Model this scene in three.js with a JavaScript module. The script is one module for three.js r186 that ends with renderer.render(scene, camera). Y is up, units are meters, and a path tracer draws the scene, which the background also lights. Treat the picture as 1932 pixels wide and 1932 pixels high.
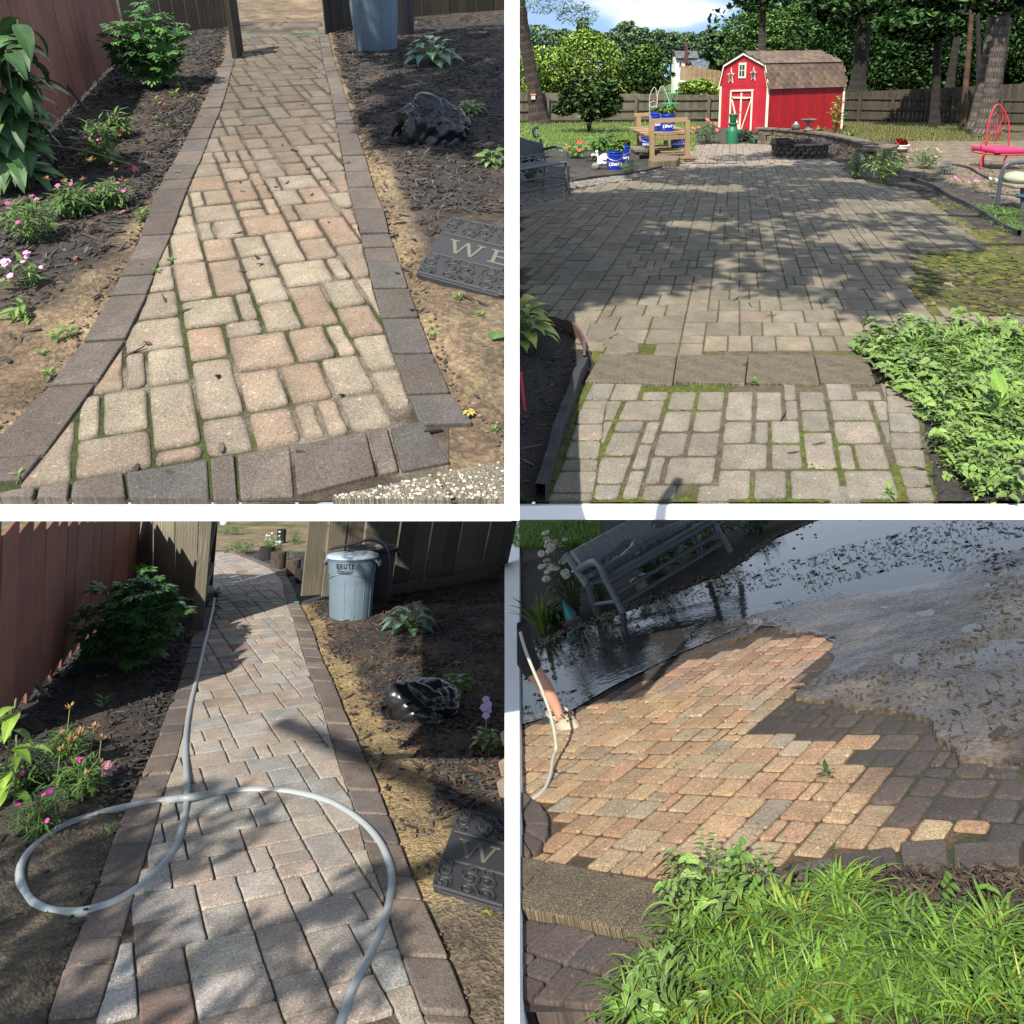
import * as THREE from 'three';
import { mergeGeometries, mergeVertices } from 'three/addons/utils/BufferGeometryUtils.js';
import { RoundedBoxGeometry } from 'three/addons/geometries/RoundedBoxGeometry.js';
import { MarchingCubes } from 'three/addons/objects/MarchingCubes.js';

// ---------------------------------------------------------------- camera, sky, sun, exposure
const scene = new THREE.Scene();
const F = 1500, PPX = 966, PPY = 490;                    // focal length and optical centre, in pixels of a 1932 px square picture
const PITCH = Math.atan(350 / F), EYE = 1.8;
const camera = new THREE.PerspectiveCamera(2 * Math.atan(1442 / F) * 180 / Math.PI, 1, 0.05, 900);
camera.position.set(0, EYE, 0);
camera.rotation.set(-PITCH, 0, 0);
camera.setViewOffset(2884, 2884, 476, 952, 1932, 1932);  // a lens shifted down, as on a view camera
camera.updateMatrixWorld();
const SUN = new THREE.Vector3(-0.3, 0.79, 0.53).normalize();
const sun = new THREE.DirectionalLight(new THREE.Color(1, 0.93, 0.82), 5);
sun.position.copy(SUN).multiplyScalar(60); sun.castShadow = true;
sun.shadow.mapSize.set(4096, 4096);
Object.assign(sun.shadow.camera, { left: -45, right: 45, top: 45, bottom: -45, near: 1, far: 200 });
scene.add(sun); scene.add(sun.target);
const renderer = new THREE.WebGLRenderer({ antialias: true });
renderer.toneMapping = THREE.LinearToneMapping; renderer.toneMappingExposure = 1.85;
renderer.shadowMap.enabled = true;

// ---------------------------------------------------------------- random numbers and noise
function rng(seed) { let a = (seed * 2654435761) >>> 0; return () => { a = (a + 0x6d2b79f5) | 0; let t = Math.imul(a ^ (a >>> 15), 1 | a); t = (t + Math.imul(t ^ (t >>> 7), 61 | t)) ^ t; return ((t ^ (t >>> 14)) >>> 0) / 4294967296; }; }
const hsh = (x, y, s) => { let h = (Math.imul(x, 374761393) + Math.imul(y, 668265263) + Math.imul(s, 974634777)) | 0; h = Math.imul(h ^ (h >>> 13), 1274126177); h ^= h >>> 16; return (h >>> 0) / 4294967296; };
const sm = (t) => t * t * (3 - 2 * t), clamp = (x, a = 0, b = 1) => Math.max(a, Math.min(b, x)), lerp = (a, b, t) => a + (b - a) * t;
const sstep = (a, b, x) => sm(clamp((x - a) / (b - a)));
function vn(x, y, p = 0, s = 1) {                       // value noise, tiling with period p when p > 0
  const xi = Math.floor(x), yi = Math.floor(y), fx = sm(x - xi), fy = sm(y - yi), w = (i) => (p ? ((i % p) + p) % p : i);
  const a = hsh(w(xi), w(yi), s), b = hsh(w(xi + 1), w(yi), s), c = hsh(w(xi), w(yi + 1), s), d = hsh(w(xi + 1), w(yi + 1), s);
  return a + (b - a) * fx + (c - a) * fy + (a - b - c + d) * fx * fy;
}
function fbm(x, y, o = 4, p = 0, s = 1) { let v = 0, a = 0.5, n = 0; for (let i = 0; i < o; i++) { v += a * vn(x, y, p, s + i); n += a; a *= 0.5; x *= 2; y *= 2; p *= 2; } return v / n; }
const n3 = (x, y, z, s = 1) => (vn(x + z * 0.7, y - z * 0.3, 0, s) + vn(y + x * 0.4, z + 9.1, 0, s + 5) + vn(z - y * 0.2, x + 3.7, 0, s + 9)) / 3;

// ---------------------------------------------------------------- sky: air and clouds, with pale fill haze added below the horizon
{
  const w = 1024, h = 512, d = new Float32Array(w * h * 4);
  for (let j = 0; j < h; j++) for (let i = 0; i < w; i++) {
    const el = ((j + 0.5) / h - 0.5) * Math.PI, az = (i + 0.5) / w * Math.PI * 2, e = Math.max(0, Math.sin(el));
    const t = Math.pow(e, 0.42);
    let r = lerp(0.27, 0.17, t), g = lerp(0.4, 0.29, t), b = lerp(0.6, 0.55, t);
    const hy = 1 / (e + 0.16), cx = Math.cos(az) * hy * 1.7 + 7.3, cz = Math.sin(az) * hy * 1.7 + 2.6;
    const c = sstep(0.5 - 0.12 * e, 0.68 - 0.16 * e, fbm(cx, cz, 6, 0, 31)) * sstep(-0.02, 0.05, Math.sin(el)) * 0.92, lit = 0.9 + 0.35 * fbm(cx * 2 + 4, cz * 2, 4, 0, 41);
    r = lerp(r, 0.7 * lit, c); g = lerp(g, 0.72 * lit, c); b = lerp(b, 0.74 * lit, c);
    if (el < 0) { const q = clamp(-el / 0.9); r = lerp(r, 0.38, q); g = lerp(g, 0.42, q); b = lerp(b, 0.48, q); }  // haze under the horizon brightened to throw fill light on the lower gardens
    d.set([r, g, b, 1], (j * w + i) * 4);
  }
  const t = new THREE.DataTexture(d, w, h, THREE.RGBAFormat, THREE.FloatType);
  t.mapping = THREE.EquirectangularReflectionMapping; t.magFilter = t.minFilter = THREE.LinearFilter; t.needsUpdate = true;
  scene.background = t; scene.environment = t;
}

// ---------------------------------------------------------------- the four gardens: each is a level or sloping plot below the eye
const camR = new THREE.Vector3(1, 0, 0), camU = new THREE.Vector3(0, Math.cos(PITCH), -Math.sin(PITCH)), camF = new THREE.Vector3(0, -Math.sin(PITCH), -Math.cos(PITCH));
const EYEP = new THREE.Vector3(0, EYE, 0);
const ray = (x, y) => camR.clone().multiplyScalar(x - PPX).addScaledVector(camU, PPY - y).addScaledVector(camF, F);
const S = 0.48407;
function plot(ox, oy, H, p, q) {
  const a = ray(...p), b = ray(...q), n = new THREE.Vector3().crossVectors(b, a).normalize(); if (n.dot(camU) < 0) n.negate();
  const w = camF.clone().addScaledVector(n, -camF.dot(n)).normalize(), xa = new THREE.Vector3().crossVectors(w, n), o = EYEP.clone().addScaledVector(n, -H);
  const m = new THREE.Matrix4().makeBasis(xa, n, w.clone().negate()).setPosition(o);
  return { ox, oy, H, n, w, xa, o, m, q: new THREE.Quaternion().setFromRotationMatrix(m) };
}
const PL = [
  plot(23.7, 23.7, 1.5, [0, -194], [1932, -194]),
  plot(973.1, 23.7, 1.8, [0, 140], [1932, 140]),
  plot(23.7, 973.1, 1.65, [0, 840], [1932, 840]),
  plot(973.1, 973.1, 1.0, [973.1, 913.6], [1908.3, 654.6]),
];
const rayL = (k, u, v) => { const P = PL[k], r = ray(P.ox + u * S, P.oy + v * S); return [r.dot(P.xa), r.dot(P.n), -r.dot(P.w)]; };
const G = (k, u, v, h = 0) => { const r = rayL(k, u, v), t = (PL[k].H - h) / -r[1]; return [r[0] * t, r[2] * t]; };                 // the spot of a plot's ground (x, z in metres) seen at u, v
const V = (k, u, v, z) => { const r = rayL(k, u, v), t = z / r[2]; return [r[0] * t, PL[k].H + r[1] * t]; };                         // x and height of what is seen at u, v at distance z
const UV = (k, x, z, h = 0) => { const P = PL[k], d = new THREE.Vector3(x, h, z).applyMatrix4(P.m).sub(EYEP), c = d.dot(camF); return [(PPX + F * d.dot(camR) / c - P.ox) / S, (PPY - F * d.dot(camU) / c - P.oy) / S]; };
const mpp = (k, u, v) => { const g = G(k, u, v); return new THREE.Vector3(g[0], 0, g[1]).applyMatrix4(PL[k].m).sub(EYEP).dot(camF) / F * S; };   // metres across one pixel at the ground there
const tall = (k, u, v, vt) => V(k, u, vt, G(k, u, v)[1])[1];

// ---------------------------------------------------------------- naming, parts, things
const used = new Map();
function numbered(name) { const n = used.get(name) || 0; used.set(name, n + 1); return n ? `${name}_${String(n).padStart(3, '0')}` : name; }
function place(k, o, x = 0, y = 0, z = 0, ry = 0, lean = 0, pitch = 0) {
  const P = PL[k], e = new THREE.Quaternion().setFromEuler(new THREE.Euler(pitch, ry, lean, 'ZXY'));
  o.position.set(x, y, z).applyMatrix4(P.m); o.quaternion.copy(P.q).multiply(e); scene.add(o); return o;
}
function thing(k, name, label, category, x, z, o = {}) {
  const g = new THREE.Group(); g.name = numbered(name); g.userData = { label, category }; if (o.group) g.userData.group = o.group;
  return place(k, g, x, o.y || 0, z, o.ry || 0, o.lean || 0, o.pitch || 0);
}
const shade = (m) => { m.castShadow = m.receiveShadow = true; return m; };
function part(parent, name, geo, mat, o = {}) {
  const m = shade(new THREE.Mesh(geo, mat)); m.name = name;
  if (o.at) m.position.set(...o.at); if (o.rot) m.rotation.set(...o.rot); if (o.sc) Array.isArray(o.sc) ? m.scale.set(...o.sc) : m.scale.setScalar(o.sc); if (o.label) m.userData.label = o.label; if (o.kind) m.userData.kind = o.kind;
  parent.add(m); return m;
}
function single(k, name, geo, mat, label, category, o = {}) {
  const m = shade(new THREE.Mesh(geo, mat)); m.name = numbered(name); m.userData = { label, category }; if (o.group) m.userData.group = o.group;
  return place(k, m, o.x || 0, o.y || 0, o.z || 0, o.ry || 0, o.lean || 0, o.pitch || 0);
}
function struct(k, name, geo, mat, label) { const m = shade(new THREE.Mesh(geo, mat)); m.name = numbered(name); m.userData = { kind: 'structure', label }; return place(k, m); }
function stuff(k, name, label, category, mesh) { mesh.castShadow = mesh.receiveShadow = true; mesh.name = numbered(name); mesh.userData = { kind: 'stuff', label, category }; return place(k, mesh); }

// ---------------------------------------------------------------- textures
function tex(n, fn, srgb = true, m = n) {
  const d = new Uint8Array(n * m * 4);
  for (let j = 0; j < m; j++) for (let i = 0; i < n; i++) { const c = fn(i / n, j / m), o = (j * n + i) * 4; if (typeof c === 'number') { d[o] = d[o + 1] = d[o + 2] = clamp(c) * 255; } else for (let q = 0; q < 3; q++) d[o + q] = clamp(c[q]) * 255; d[o + 3] = 255; }
  const t = new THREE.DataTexture(d, n, m); t.wrapS = t.wrapT = THREE.RepeatWrapping; t.magFilter = THREE.LinearFilter; t.minFilter = THREE.LinearMipmapLinearFilter; t.generateMipmaps = true; t.needsUpdate = true;
  if (srgb) t.colorSpace = THREE.SRGBColorSpace; return t;
}
const rep = (t, x, y) => { const c = t.clone(); c.repeat.set(x, y); c.needsUpdate = true; return c; };
const grit = (u, v, n, s) => { const x = hsh(Math.floor(u * n), Math.floor(v * n), s); return x; };
const T = {};
// concrete pavers: sandy grain with pale and dark grains; one tile is 0.5 m
T.paver = tex(512, (u, v) => { const f = fbm(u * 6, v * 6, 4, 6, 3), g = vn(u * 128, v * 128, 128, 5), g2 = grit(u, v, 256, 7), w = vn(u * 90, v * 90, 90, 11); let c = 0.72 + 0.2 * (f - 0.5) + 0.2 * (g - 0.5) + 0.12 * (g2 - 0.5); if (w > 0.88) c += 0.2; if (w < 0.1) c -= 0.16; return [c * 1.01, c, c * 0.985]; });
T.paverB = tex(512, (u, v) => 0.5 + 0.35 * (vn(u * 128, v * 128, 128, 5) - 0.5) + 0.4 * (fbm(u * 8, v * 8, 4, 8, 3) - 0.5) + 0.2 * (grit(u, v, 256, 7) - 0.5), false);
T.aggr = tex(512, (u, v) => { const g = vn(u * 100, v * 100, 100, 15), g2 = vn(u * 180, v * 180, 180, 16), f = fbm(u * 4, v * 4, 4, 4, 17); const c = 0.6 + 0.5 * (g - 0.5) + 0.35 * (g2 - 0.5) + 0.2 * (f - 0.5); return [c * 1.02, c, c * 0.94]; });
// bare soil and bark mulch
T.soil = tex(512, (u, v) => { const f = fbm(u * 5, v * 5, 5, 5, 21), g = fbm(u * 60, v * 60, 2, 60, 23), w = vn(u * 120, v * 120, 120, 24); let c = 0.62 + 0.34 * (f - 0.5) + 0.36 * (g - 0.5); if (w > 0.93) c += 0.2; return [c, c * 0.985, c * 0.96]; });
T.soilB = tex(512, (u, v) => 0.5 + 0.6 * (fbm(u * 10, v * 10, 5, 10, 21) - 0.5) + 0.3 * (vn(u * 120, v * 120, 120, 24) - 0.5), false);
T.mulch = tex(512, (u, v) => { const a = fbm(u * 16 + 2 * vn(u * 6, v * 6, 6, 2), v * 50, 3, 16, 27), b = fbm(u * 50, v * 14, 3, 50, 28), m = vn(u * 10, v * 10, 10, 29) > 0.5; const c = 0.25 + 0.75 * (m ? a : b); return [c, c * 0.96, c * 0.93]; });
// sawn timber, grain along v; one tile is 0.6 m across the grain and 1.2 m along it
T.wood = tex(512, (u, v) => { const k = fbm(u * 4, v * 2, 3, 2, 33), g = Math.sin((u * 34 + k * 9) * 6.283) * 0.5 + 0.5, f = fbm(u * 90, v * 6, 3, 6, 35), d = fbm(u * 5, v * 3, 4, 1, 36); const c = 0.66 + 0.12 * (g - 0.5) + 0.34 * (f - 0.5) + 0.4 * (d - 0.5); return [c, c * 0.99, c * 0.97]; });
T.woodB = tex(256, (u, v) => 0.5 + 0.5 * (fbm(u * 80, v * 6, 3, 6, 35) - 0.5) + 0.3 * (fbm(u * 5, v * 3, 4, 1, 36) - 0.5), false);
T.bark = tex(512, (u, v) => { const r = Math.abs(fbm(u * 14, v * 5, 4, 1, 45) - 0.5) * 2, f = fbm(u * 40, v * 20, 3, 20, 46); const c = 0.3 + 0.6 * Math.pow(r, 0.6) + 0.3 * (f - 0.5); return [c, c * 0.97, c * 0.93]; });
T.barkB = tex(512, (u, v) => Math.pow(Math.abs(fbm(u * 14, v * 5, 4, 1, 45) - 0.5) * 2, 0.6) + 0.3 * (fbm(u * 40, v * 20, 3, 20, 46) - 0.5), false);
T.leaf = tex(128, (u, v) => { const r = Math.abs(Math.sin((v * 9 + Math.abs(u - 0.5) * 4) * 3.1416)); const c = 0.74 + 0.14 * r + 0.3 * (fbm(u * 5, v * 5, 3, 5, 51) - 0.5) - (Math.abs(u - 0.5) < 0.03 ? -0.14 : 0); return c; });
T.grass = tex(256, (u, v) => { const c = 0.6 + 0.7 * (fbm(u * 30, v * 30, 3, 30, 55) - 0.5) + 0.3 * (fbm(u * 4, v * 4, 3, 4, 56) - 0.5); return [c * 0.98, c, c * 0.8]; });
T.shing = tex(256, (u, v) => { const c = 0.65 + 0.5 * (grit(u, v, 256, 61) - 0.5) + 0.3 * (fbm(u * 5, v * 5, 3, 5, 62) - 0.5); return [c, c * 0.98, c * 0.96]; });
T.stone = tex(256, (u, v) => 0.62 + 0.6 * (fbm(u * 7, v * 7, 5, 7, 65) - 0.5) + 0.25 * (grit(u, v, 128, 66) - 0.5));
T.stoneB = tex(256, (u, v) => fbm(u * 7, v * 7, 5, 7, 65), false);
T.wet = tex(512, (u, v) => { const f = fbm(u * 5, v * 5, 5, 5, 71), g = vn(u * 60, v * 60, 60, 73); return 0.5 + 0.5 * (f - 0.5) + 0.25 * (g - 0.5); }, false);
T.dust = tex(256, (u, v) => { const c = 0.86 + 0.2 * (fbm(u * 5, v * 5, 4, 5, 75) - 0.5); return vn(u * 90, v * 90, 90, 77) > 0.94 ? c - 0.25 : c; });

const lin = (r, g, b) => new THREE.Color().setRGB(r, g, b);
const mat = (c, o = {}) => new THREE.MeshStandardMaterial({ color: Array.isArray(c) ? lin(...c) : c, roughness: 0.9, ...o });
const phys = (c, o = {}) => new THREE.MeshPhysicalMaterial({ color: Array.isArray(c) ? lin(...c) : c, roughness: 0.6, ...o });
const leafMat = (c, o = {}) => phys(c, { roughness: 0.5, map: T.leaf, transmission: 0.28, thickness: 0, side: THREE.DoubleSide, specularIntensity: 0.6, ...o });

// ---------------------------------------------------------------- small geometry kit
const place3 = (g, x = 0, y = 0, z = 0, rx = 0, ry = 0, rz = 0, s = 1) => { const m = new THREE.Matrix4().compose(new THREE.Vector3(x, y, z), new THREE.Quaternion().setFromEuler(new THREE.Euler(rx, ry, rz, 'YXZ')), Array.isArray(s) ? new THREE.Vector3(...s) : new THREE.Vector3(s, s, s)); return g.clone().applyMatrix4(m); };
function box(w, h, d, r = 0.004, x = 0, y = 0, z = 0) { const g = new RoundedBoxGeometry(w, h, d, 1, Math.min(r, w / 2.2, h / 2.2, d / 2.2)); g.translate(x, y, z); return boxUV(g); }
function boxUV(g) { const p = g.attributes.position, n = g.attributes.normal, uv = new Float32Array(p.count * 2); for (let i = 0; i < p.count; i++) { const ax = Math.abs(n.getX(i)), ay = Math.abs(n.getY(i)), az = Math.abs(n.getZ(i)); const [a, b] = ax > ay && ax > az ? [p.getZ(i), p.getY(i)] : ay > az ? [p.getX(i), p.getZ(i)] : [p.getX(i), p.getY(i)]; uv[i * 2] = a; uv[i * 2 + 1] = b; } g.setAttribute('uv', new THREE.BufferAttribute(uv, 2)); return g; }
const shiftUV = (g, du, dv, su = 1, sv = 1, turn = false) => { const a = g.attributes.uv; for (let i = 0; i < a.count; i++) { const x = a.getX(i), y = a.getY(i); a.setXY(i, (turn ? y : x) * su + du, (turn ? x : y) * sv + dv); } return g; };
function tube(pts, r, seg = 24, rad = 8, closed = false) { const c = new THREE.CatmullRomCurve3(pts.map((p) => new THREE.Vector3(...p)), closed, 'centripetal'); return new THREE.TubeGeometry(c, seg, r, rad, closed); }
function bar(a, b, r0, r1 = r0, n = 8) { const A = new THREE.Vector3(...a), B = new THREE.Vector3(...b), d = B.clone().sub(A), g = new THREE.CylinderGeometry(r1, r0, d.length(), n); g.translate(0, d.length() / 2, 0); g.applyQuaternion(new THREE.Quaternion().setFromUnitVectors(new THREE.Vector3(0, 1, 0), d.clone().normalize())); g.translate(...a); return g; }
function beam(a, b, w, h, r = 0.003) { const A = new THREE.Vector3(...a), B = new THREE.Vector3(...b), d = B.clone().sub(A), g = box(w, d.length(), h, r, 0, d.length() / 2, 0); g.applyQuaternion(new THREE.Quaternion().setFromUnitVectors(new THREE.Vector3(0, 1, 0), d.normalize())); g.translate(...a); return g; }
const lathe = (pts, n = 28) => new THREE.LatheGeometry(pts.map((p) => new THREE.Vector2(...p)), n);
const merge = (a) => { const idx = a.every((g) => g.index); const b = a.map((g) => { let q = idx ? g : g.index ? g.toNonIndexed() : g; q = q.clone(); for (const n of Object.keys(q.attributes)) if (!['position', 'normal', 'uv', ...(a.every((h) => h.attributes.color) ? ['color'] : [])].includes(n)) q.deleteAttribute(n); return q; }); return mergeGeometries(b); };
function paint(g, c) { const n = g.attributes.position.count, a = new Float32Array(n * 3); for (let i = 0; i < n; i++) a.set(typeof c === 'function' ? c(g.attributes.position.getX(i), g.attributes.position.getY(i), g.attributes.position.getZ(i)) : c, i * 3); g.setAttribute('color', new THREE.BufferAttribute(a, 3)); return g; }
const mul = (c, s) => [c[0] * s, c[1] * s, c[2] * s], mix3 = (a, b, t) => [lerp(a[0], b[0], t), lerp(a[1], b[1], t), lerp(a[2], b[2], t)];
const pick = (r, a) => a[Math.floor(r() * a.length)];
const inside = (P, x, y) => { let c = false; for (let i = 0, j = P.length - 1; i < P.length; j = i++) if ((P[i][1] > y) !== (P[j][1] > y) && x < (P[j][0] - P[i][0]) * (y - P[i][1]) / (P[j][1] - P[i][1]) + P[i][0]) c = !c; return c; };
const edgeAt = (L, v) => { for (let i = 1; i < L.length; i++) if (v <= L[i][1] || i === L.length - 1) { const t = (v - L[i - 1][1]) / (L[i][1] - L[i - 1][1]); return lerp(L[i - 1][0], L[i][0], t); } };      // u of a polyline at v

// a sheet of ground over the window u0..u1, v0..v1 of a plot; uv in metres; tint(u, v, x, z) gives vertex colours, rise(u, v, x, z) height
function sheet(k, u0, u1, v0, v1, nu, nv, tint, rise, vs) {
  const pos = [], col = [], uv = [], idx = [];
  for (let j = 0; j <= nv; j++) for (let i = 0; i <= nu; i++) {
    const v = vs ? vs(j / nv) : lerp(v0, v1, j / nv), u = lerp(u0, u1, i / nu), [x, z] = G(k, u, v);
    pos.push(x, rise ? rise(u, v, x, z) : 0, z); uv.push(x, z); col.push(...(tint ? tint(u, v, x, z) : [1, 1, 1]));
    if (i < nu && j < nv) { const a = j * (nu + 1) + i; idx.push(a, a + nu + 1, a + 1, a + 1, a + nu + 1, a + nu + 2); }
  }
  const g = new THREE.BufferGeometry(); g.setAttribute('position', new THREE.Float32BufferAttribute(pos, 3)); g.setAttribute('uv', new THREE.Float32BufferAttribute(uv, 2)); g.setAttribute('color', new THREE.Float32BufferAttribute(col, 3)); g.setIndex(idx); g.computeVertexNormals(); return g;
}
// a flat sheet bounded by a polygon of u, v points, at height y
function patch(k, poly, y, tint, step = 0.12) {
  const pts = poly.map((p) => G(k, ...p)), sh = new THREE.Shape(pts.map((p) => new THREE.Vector2(p[0], -p[1]))), g = new THREE.ShapeGeometry(sh); g.rotateX(-Math.PI / 2); g.translate(0, y, 0);
  const p = g.attributes.position, uv = new Float32Array(p.count * 2); for (let i = 0; i < p.count; i++) { uv[2 * i] = p.getX(i); uv[2 * i + 1] = p.getZ(i); } g.setAttribute('uv', new THREE.BufferAttribute(uv, 2)); g.computeVertexNormals();
  return g;
}

// ---------------------------------------------------------------- paving
let GAP = 0.0052;
function slab(poly, y, th, bev, col, r, opt = {}) {     // one block with rounded corners and worn edges; poly in x, z
  let P = poly; const n0 = P.length; let ar = 0; for (let i = 0; i < n0; i++) { const a = P[i], b = P[(i + 1) % n0]; ar += a[0] * b[1] - b[0] * a[1]; } if (ar > 0) P = P.slice().reverse();
  const R = opt.round ?? 0.014, Q = [];
  for (let i = 0; i < n0; i++) {
    const p = P[i], a = P[(i + n0 - 1) % n0], b = P[(i + 1) % n0], la = Math.hypot(a[0] - p[0], a[1] - p[1]), lb = Math.hypot(b[0] - p[0], b[1] - p[1]), rr = Math.min(R, la * 0.4, lb * 0.4) * (0.6 + 0.8 * r());
    if (rr < 0.002) { Q.push(p); continue; }
    const A = [p[0] + (a[0] - p[0]) / la * rr, p[1] + (a[1] - p[1]) / la * rr], B = [p[0] + (b[0] - p[0]) / lb * rr, p[1] + (b[1] - p[1]) / lb * rr];
    Q.push(A, [0.25 * A[0] + 0.5 * p[0] + 0.25 * B[0], 0.25 * A[1] + 0.5 * p[1] + 0.25 * B[1]], B);
    if (opt.wave && lb > 0.08) for (const t of [0.38, 0.66]) Q.push([lerp(p[0], b[0], t) + (r() - 0.5) * opt.wave, lerp(p[1], b[1], t) + (r() - 0.5) * opt.wave]);
  }
  const n = Q.length, c = [0, 0]; for (const q of Q) { c[0] += q[0] / n; c[1] += q[1] / n; }
  const tx = (r() - 0.5) * (opt.tilt ?? 0.02), tz = (r() - 0.5) * (opt.tilt ?? 0.02), dy = (r() - 0.5) * (opt.lift ?? 0.003), ou = r() * 7, ov = r() * 7;
  const pos = [], uv = [], cs = [], idx = [];
  const c2 = opt.col2 || col, ph = r() * 6.28, fx = Math.cos(ph) * 9, fz = Math.sin(ph) * 9;
  const put = (x, z, yy, m) => { pos.push(x, yy + dy + (x - c[0]) * tx + (z - c[1]) * tz, z); uv.push(x * 2 + ou, z * 2 + ov); const t = clamp(0.5 + 0.5 * Math.sin((x - c[0]) * fx + (z - c[1]) * fz + ph) + (r() - 0.5) * 0.3); cs.push(...mul(mix3(col, c2, t), m)); };
  const ring = (ins, yy, m) => { for (const q of Q) { const dx = c[0] - q[0], dz = c[1] - q[1], l = Math.hypot(dx, dz) || 1, e = Math.min(ins, l * 0.6) / l; put(q[0] + dx * e, q[1] + dz * e, yy, m); } };
  const em = opt.edge ?? 1;
  ring(0, y - th, em); ring(0, y - bev, em); ring(bev * 0.45, y - bev * 0.22, em); ring(bev * 1.5, y, lerp(em, 1, 0.5)); ring(bev * 3, y, 1);
  for (let k = 0; k < 4; k++) for (let i = 0; i < n; i++) { const a = k * n + i, b = k * n + (i + 1) % n; idx.push(a, b, a + n, b, b + n, a + n); }
  const ci = pos.length / 3; put(c[0], c[1], y + 0.0005, 1); for (let i = 0; i < n; i++) idx.push(4 * n + i, 4 * n + (i + 1) % n, ci);
  const g = new THREE.BufferGeometry(); g.setAttribute('position', new THREE.Float32BufferAttribute(pos, 3)); g.setAttribute('uv', new THREE.Float32BufferAttribute(uv, 2)); g.setAttribute('color', new THREE.Float32BufferAttribute(cs, 3)); g.setIndex(idx); g.computeVertexNormals();
  g.userData = { c, area: Math.abs(ar) / 2 }; return g;
}
function ashlar(i0, i1, j0, j1, r, sizes) {                    // random three-size laying pattern on a grid
  const w = i1 - i0, h = j1 - j0, o = new Uint8Array(w * h), out = [];
  const S5 = sizes || [[3, 2, 0.24], [2, 3, 0.17], [2, 2, 0.39], [1, 2, 0.12], [2, 1, 0.08]];
  for (let j = 0; j < h; j++) for (let i = 0; i < w; i++) {
    if (o[j * w + i]) continue;
    const fit = S5.filter(([a, b]) => { if (i + a > w || j + b > h) return false; for (let y = 0; y < b; y++) for (let x = 0; x < a; x++) if (o[(j + y) * w + i + x]) return false; return true; });
    let run = 0; while (i + run < w && !o[j * w + i + run]) run++; const keep = fit.filter(([a]) => run - a !== 1 || r() < 0.12); if (keep.length) fit.splice(0, fit.length, ...keep);
    let t = r() * fit.reduce((s, f) => s + f[2], 0), c = fit[0] || [1, 1, 1]; for (const f of fit) { t -= f[2]; if (t <= 0) { c = f; break; } }
    for (let y = 0; y < c[1]; y++) for (let x = 0; x < c[0]; x++) if (i + x < w && j + y < h) o[(j + y) * w + i + x] = 1;
    out.push([i + i0, j + j0, c[0], c[1]]);
  }
  return out;
}
function clipHalf(P, a, b) { const f = (p) => (b[0] - a[0]) * (p[1] - a[1]) - (b[1] - a[1]) * (p[0] - a[0]), out = []; for (let i = 0; i < P.length; i++) { const p = P[i], q = P[(i + 1) % P.length], fp = f(p), fq = f(q); if (fp >= 0) out.push(p); if ((fp >= 0) !== (fq >= 0)) { const t = fp / (fp - fq); out.push([lerp(p[0], q[0], t), lerp(p[1], q[1], t)]); } } return out; }
const areaOf = (P) => { let a = 0; for (let i = 0; i < P.length; i++) { const p = P[i], q = P[(i + 1) % P.length]; a += p[0] * q[1] - q[0] * p[1]; } return Math.abs(a) / 2; };
// the blocks of one field: origin and two unit steps in metres, cut back by the two edge lines when given
function field(k, o, e1, e2, win, seed, keep, L, Rr, sizes) {
  const r = rng(seed), inv = (p) => { const d = e1[0] * e2[1] - e1[1] * e2[0], x = p[0] - o[0], y = p[1] - o[1]; return [(x * e2[1] - y * e2[0]) / d, (y * e1[0] - x * e1[1]) / d]; };
  const c = win.map((p) => inv(G(k, ...p))), i0 = Math.floor(Math.min(...c.map((q) => q[0]))) - 3, i1 = Math.ceil(Math.max(...c.map((q) => q[0]))) + 3, j0 = Math.floor(Math.min(...c.map((q) => q[1]))) - 3, j1 = Math.ceil(Math.max(...c.map((q) => q[1]))) + 3;
  const l1 = Math.hypot(...e1), l2 = Math.hypot(...e2), out = [];
  for (const [i, j, w, h] of ashlar(i0, i1, j0, j1, r, sizes)) {
    const g1 = GAP / l1, g2 = GAP / l2, at = (a, b) => [o[0] + e1[0] * a + e2[0] * b, o[1] + e1[1] * a + e2[1] * b], jt = () => (r() - 0.5) * 0.06;
    let P = [at(i + g1 + jt() * 0.6, j + g2 + jt() * 0.6), at(i + w - g1 + jt() * 0.6, j + g2 + jt() * 0.6), at(i + w - g1 + jt() * 0.6, j + h - g2 + jt() * 0.6), at(i + g1 + jt() * 0.6, j + h - g2 + jt() * 0.6)];
    const m = at(i + w / 2, j + h / 2), [u, v] = UV(k, m[0], m[1]); const full = areaOf(P);
    if (keep && !keep(u, v)) continue;
    for (const [E, side] of [[L, 1], [Rr, -1]]) if (E && P.length > 2) {
      let q = 1; while (q < E.length - 1 && v > E[q][1]) q++;
      const a = G(k, ...E[q - 1]), b = G(k, ...E[q]), s = ((b[0] - a[0]) * (m[1] - a[1]) - (b[1] - a[1]) * (m[0] - a[0]));
      P = side > 0 ? clipHalf(P, b, a) : clipHalf(P, a, b);
    }
    if (P.length < 3 || areaOf(P) < full * 0.1 || areaOf(P) < 0.0007) continue;
    out.push({ P, u, v, x: m[0], z: m[1], w, h, cut: areaOf(P) < full * 0.97 });
  }
  return out;
}
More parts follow.
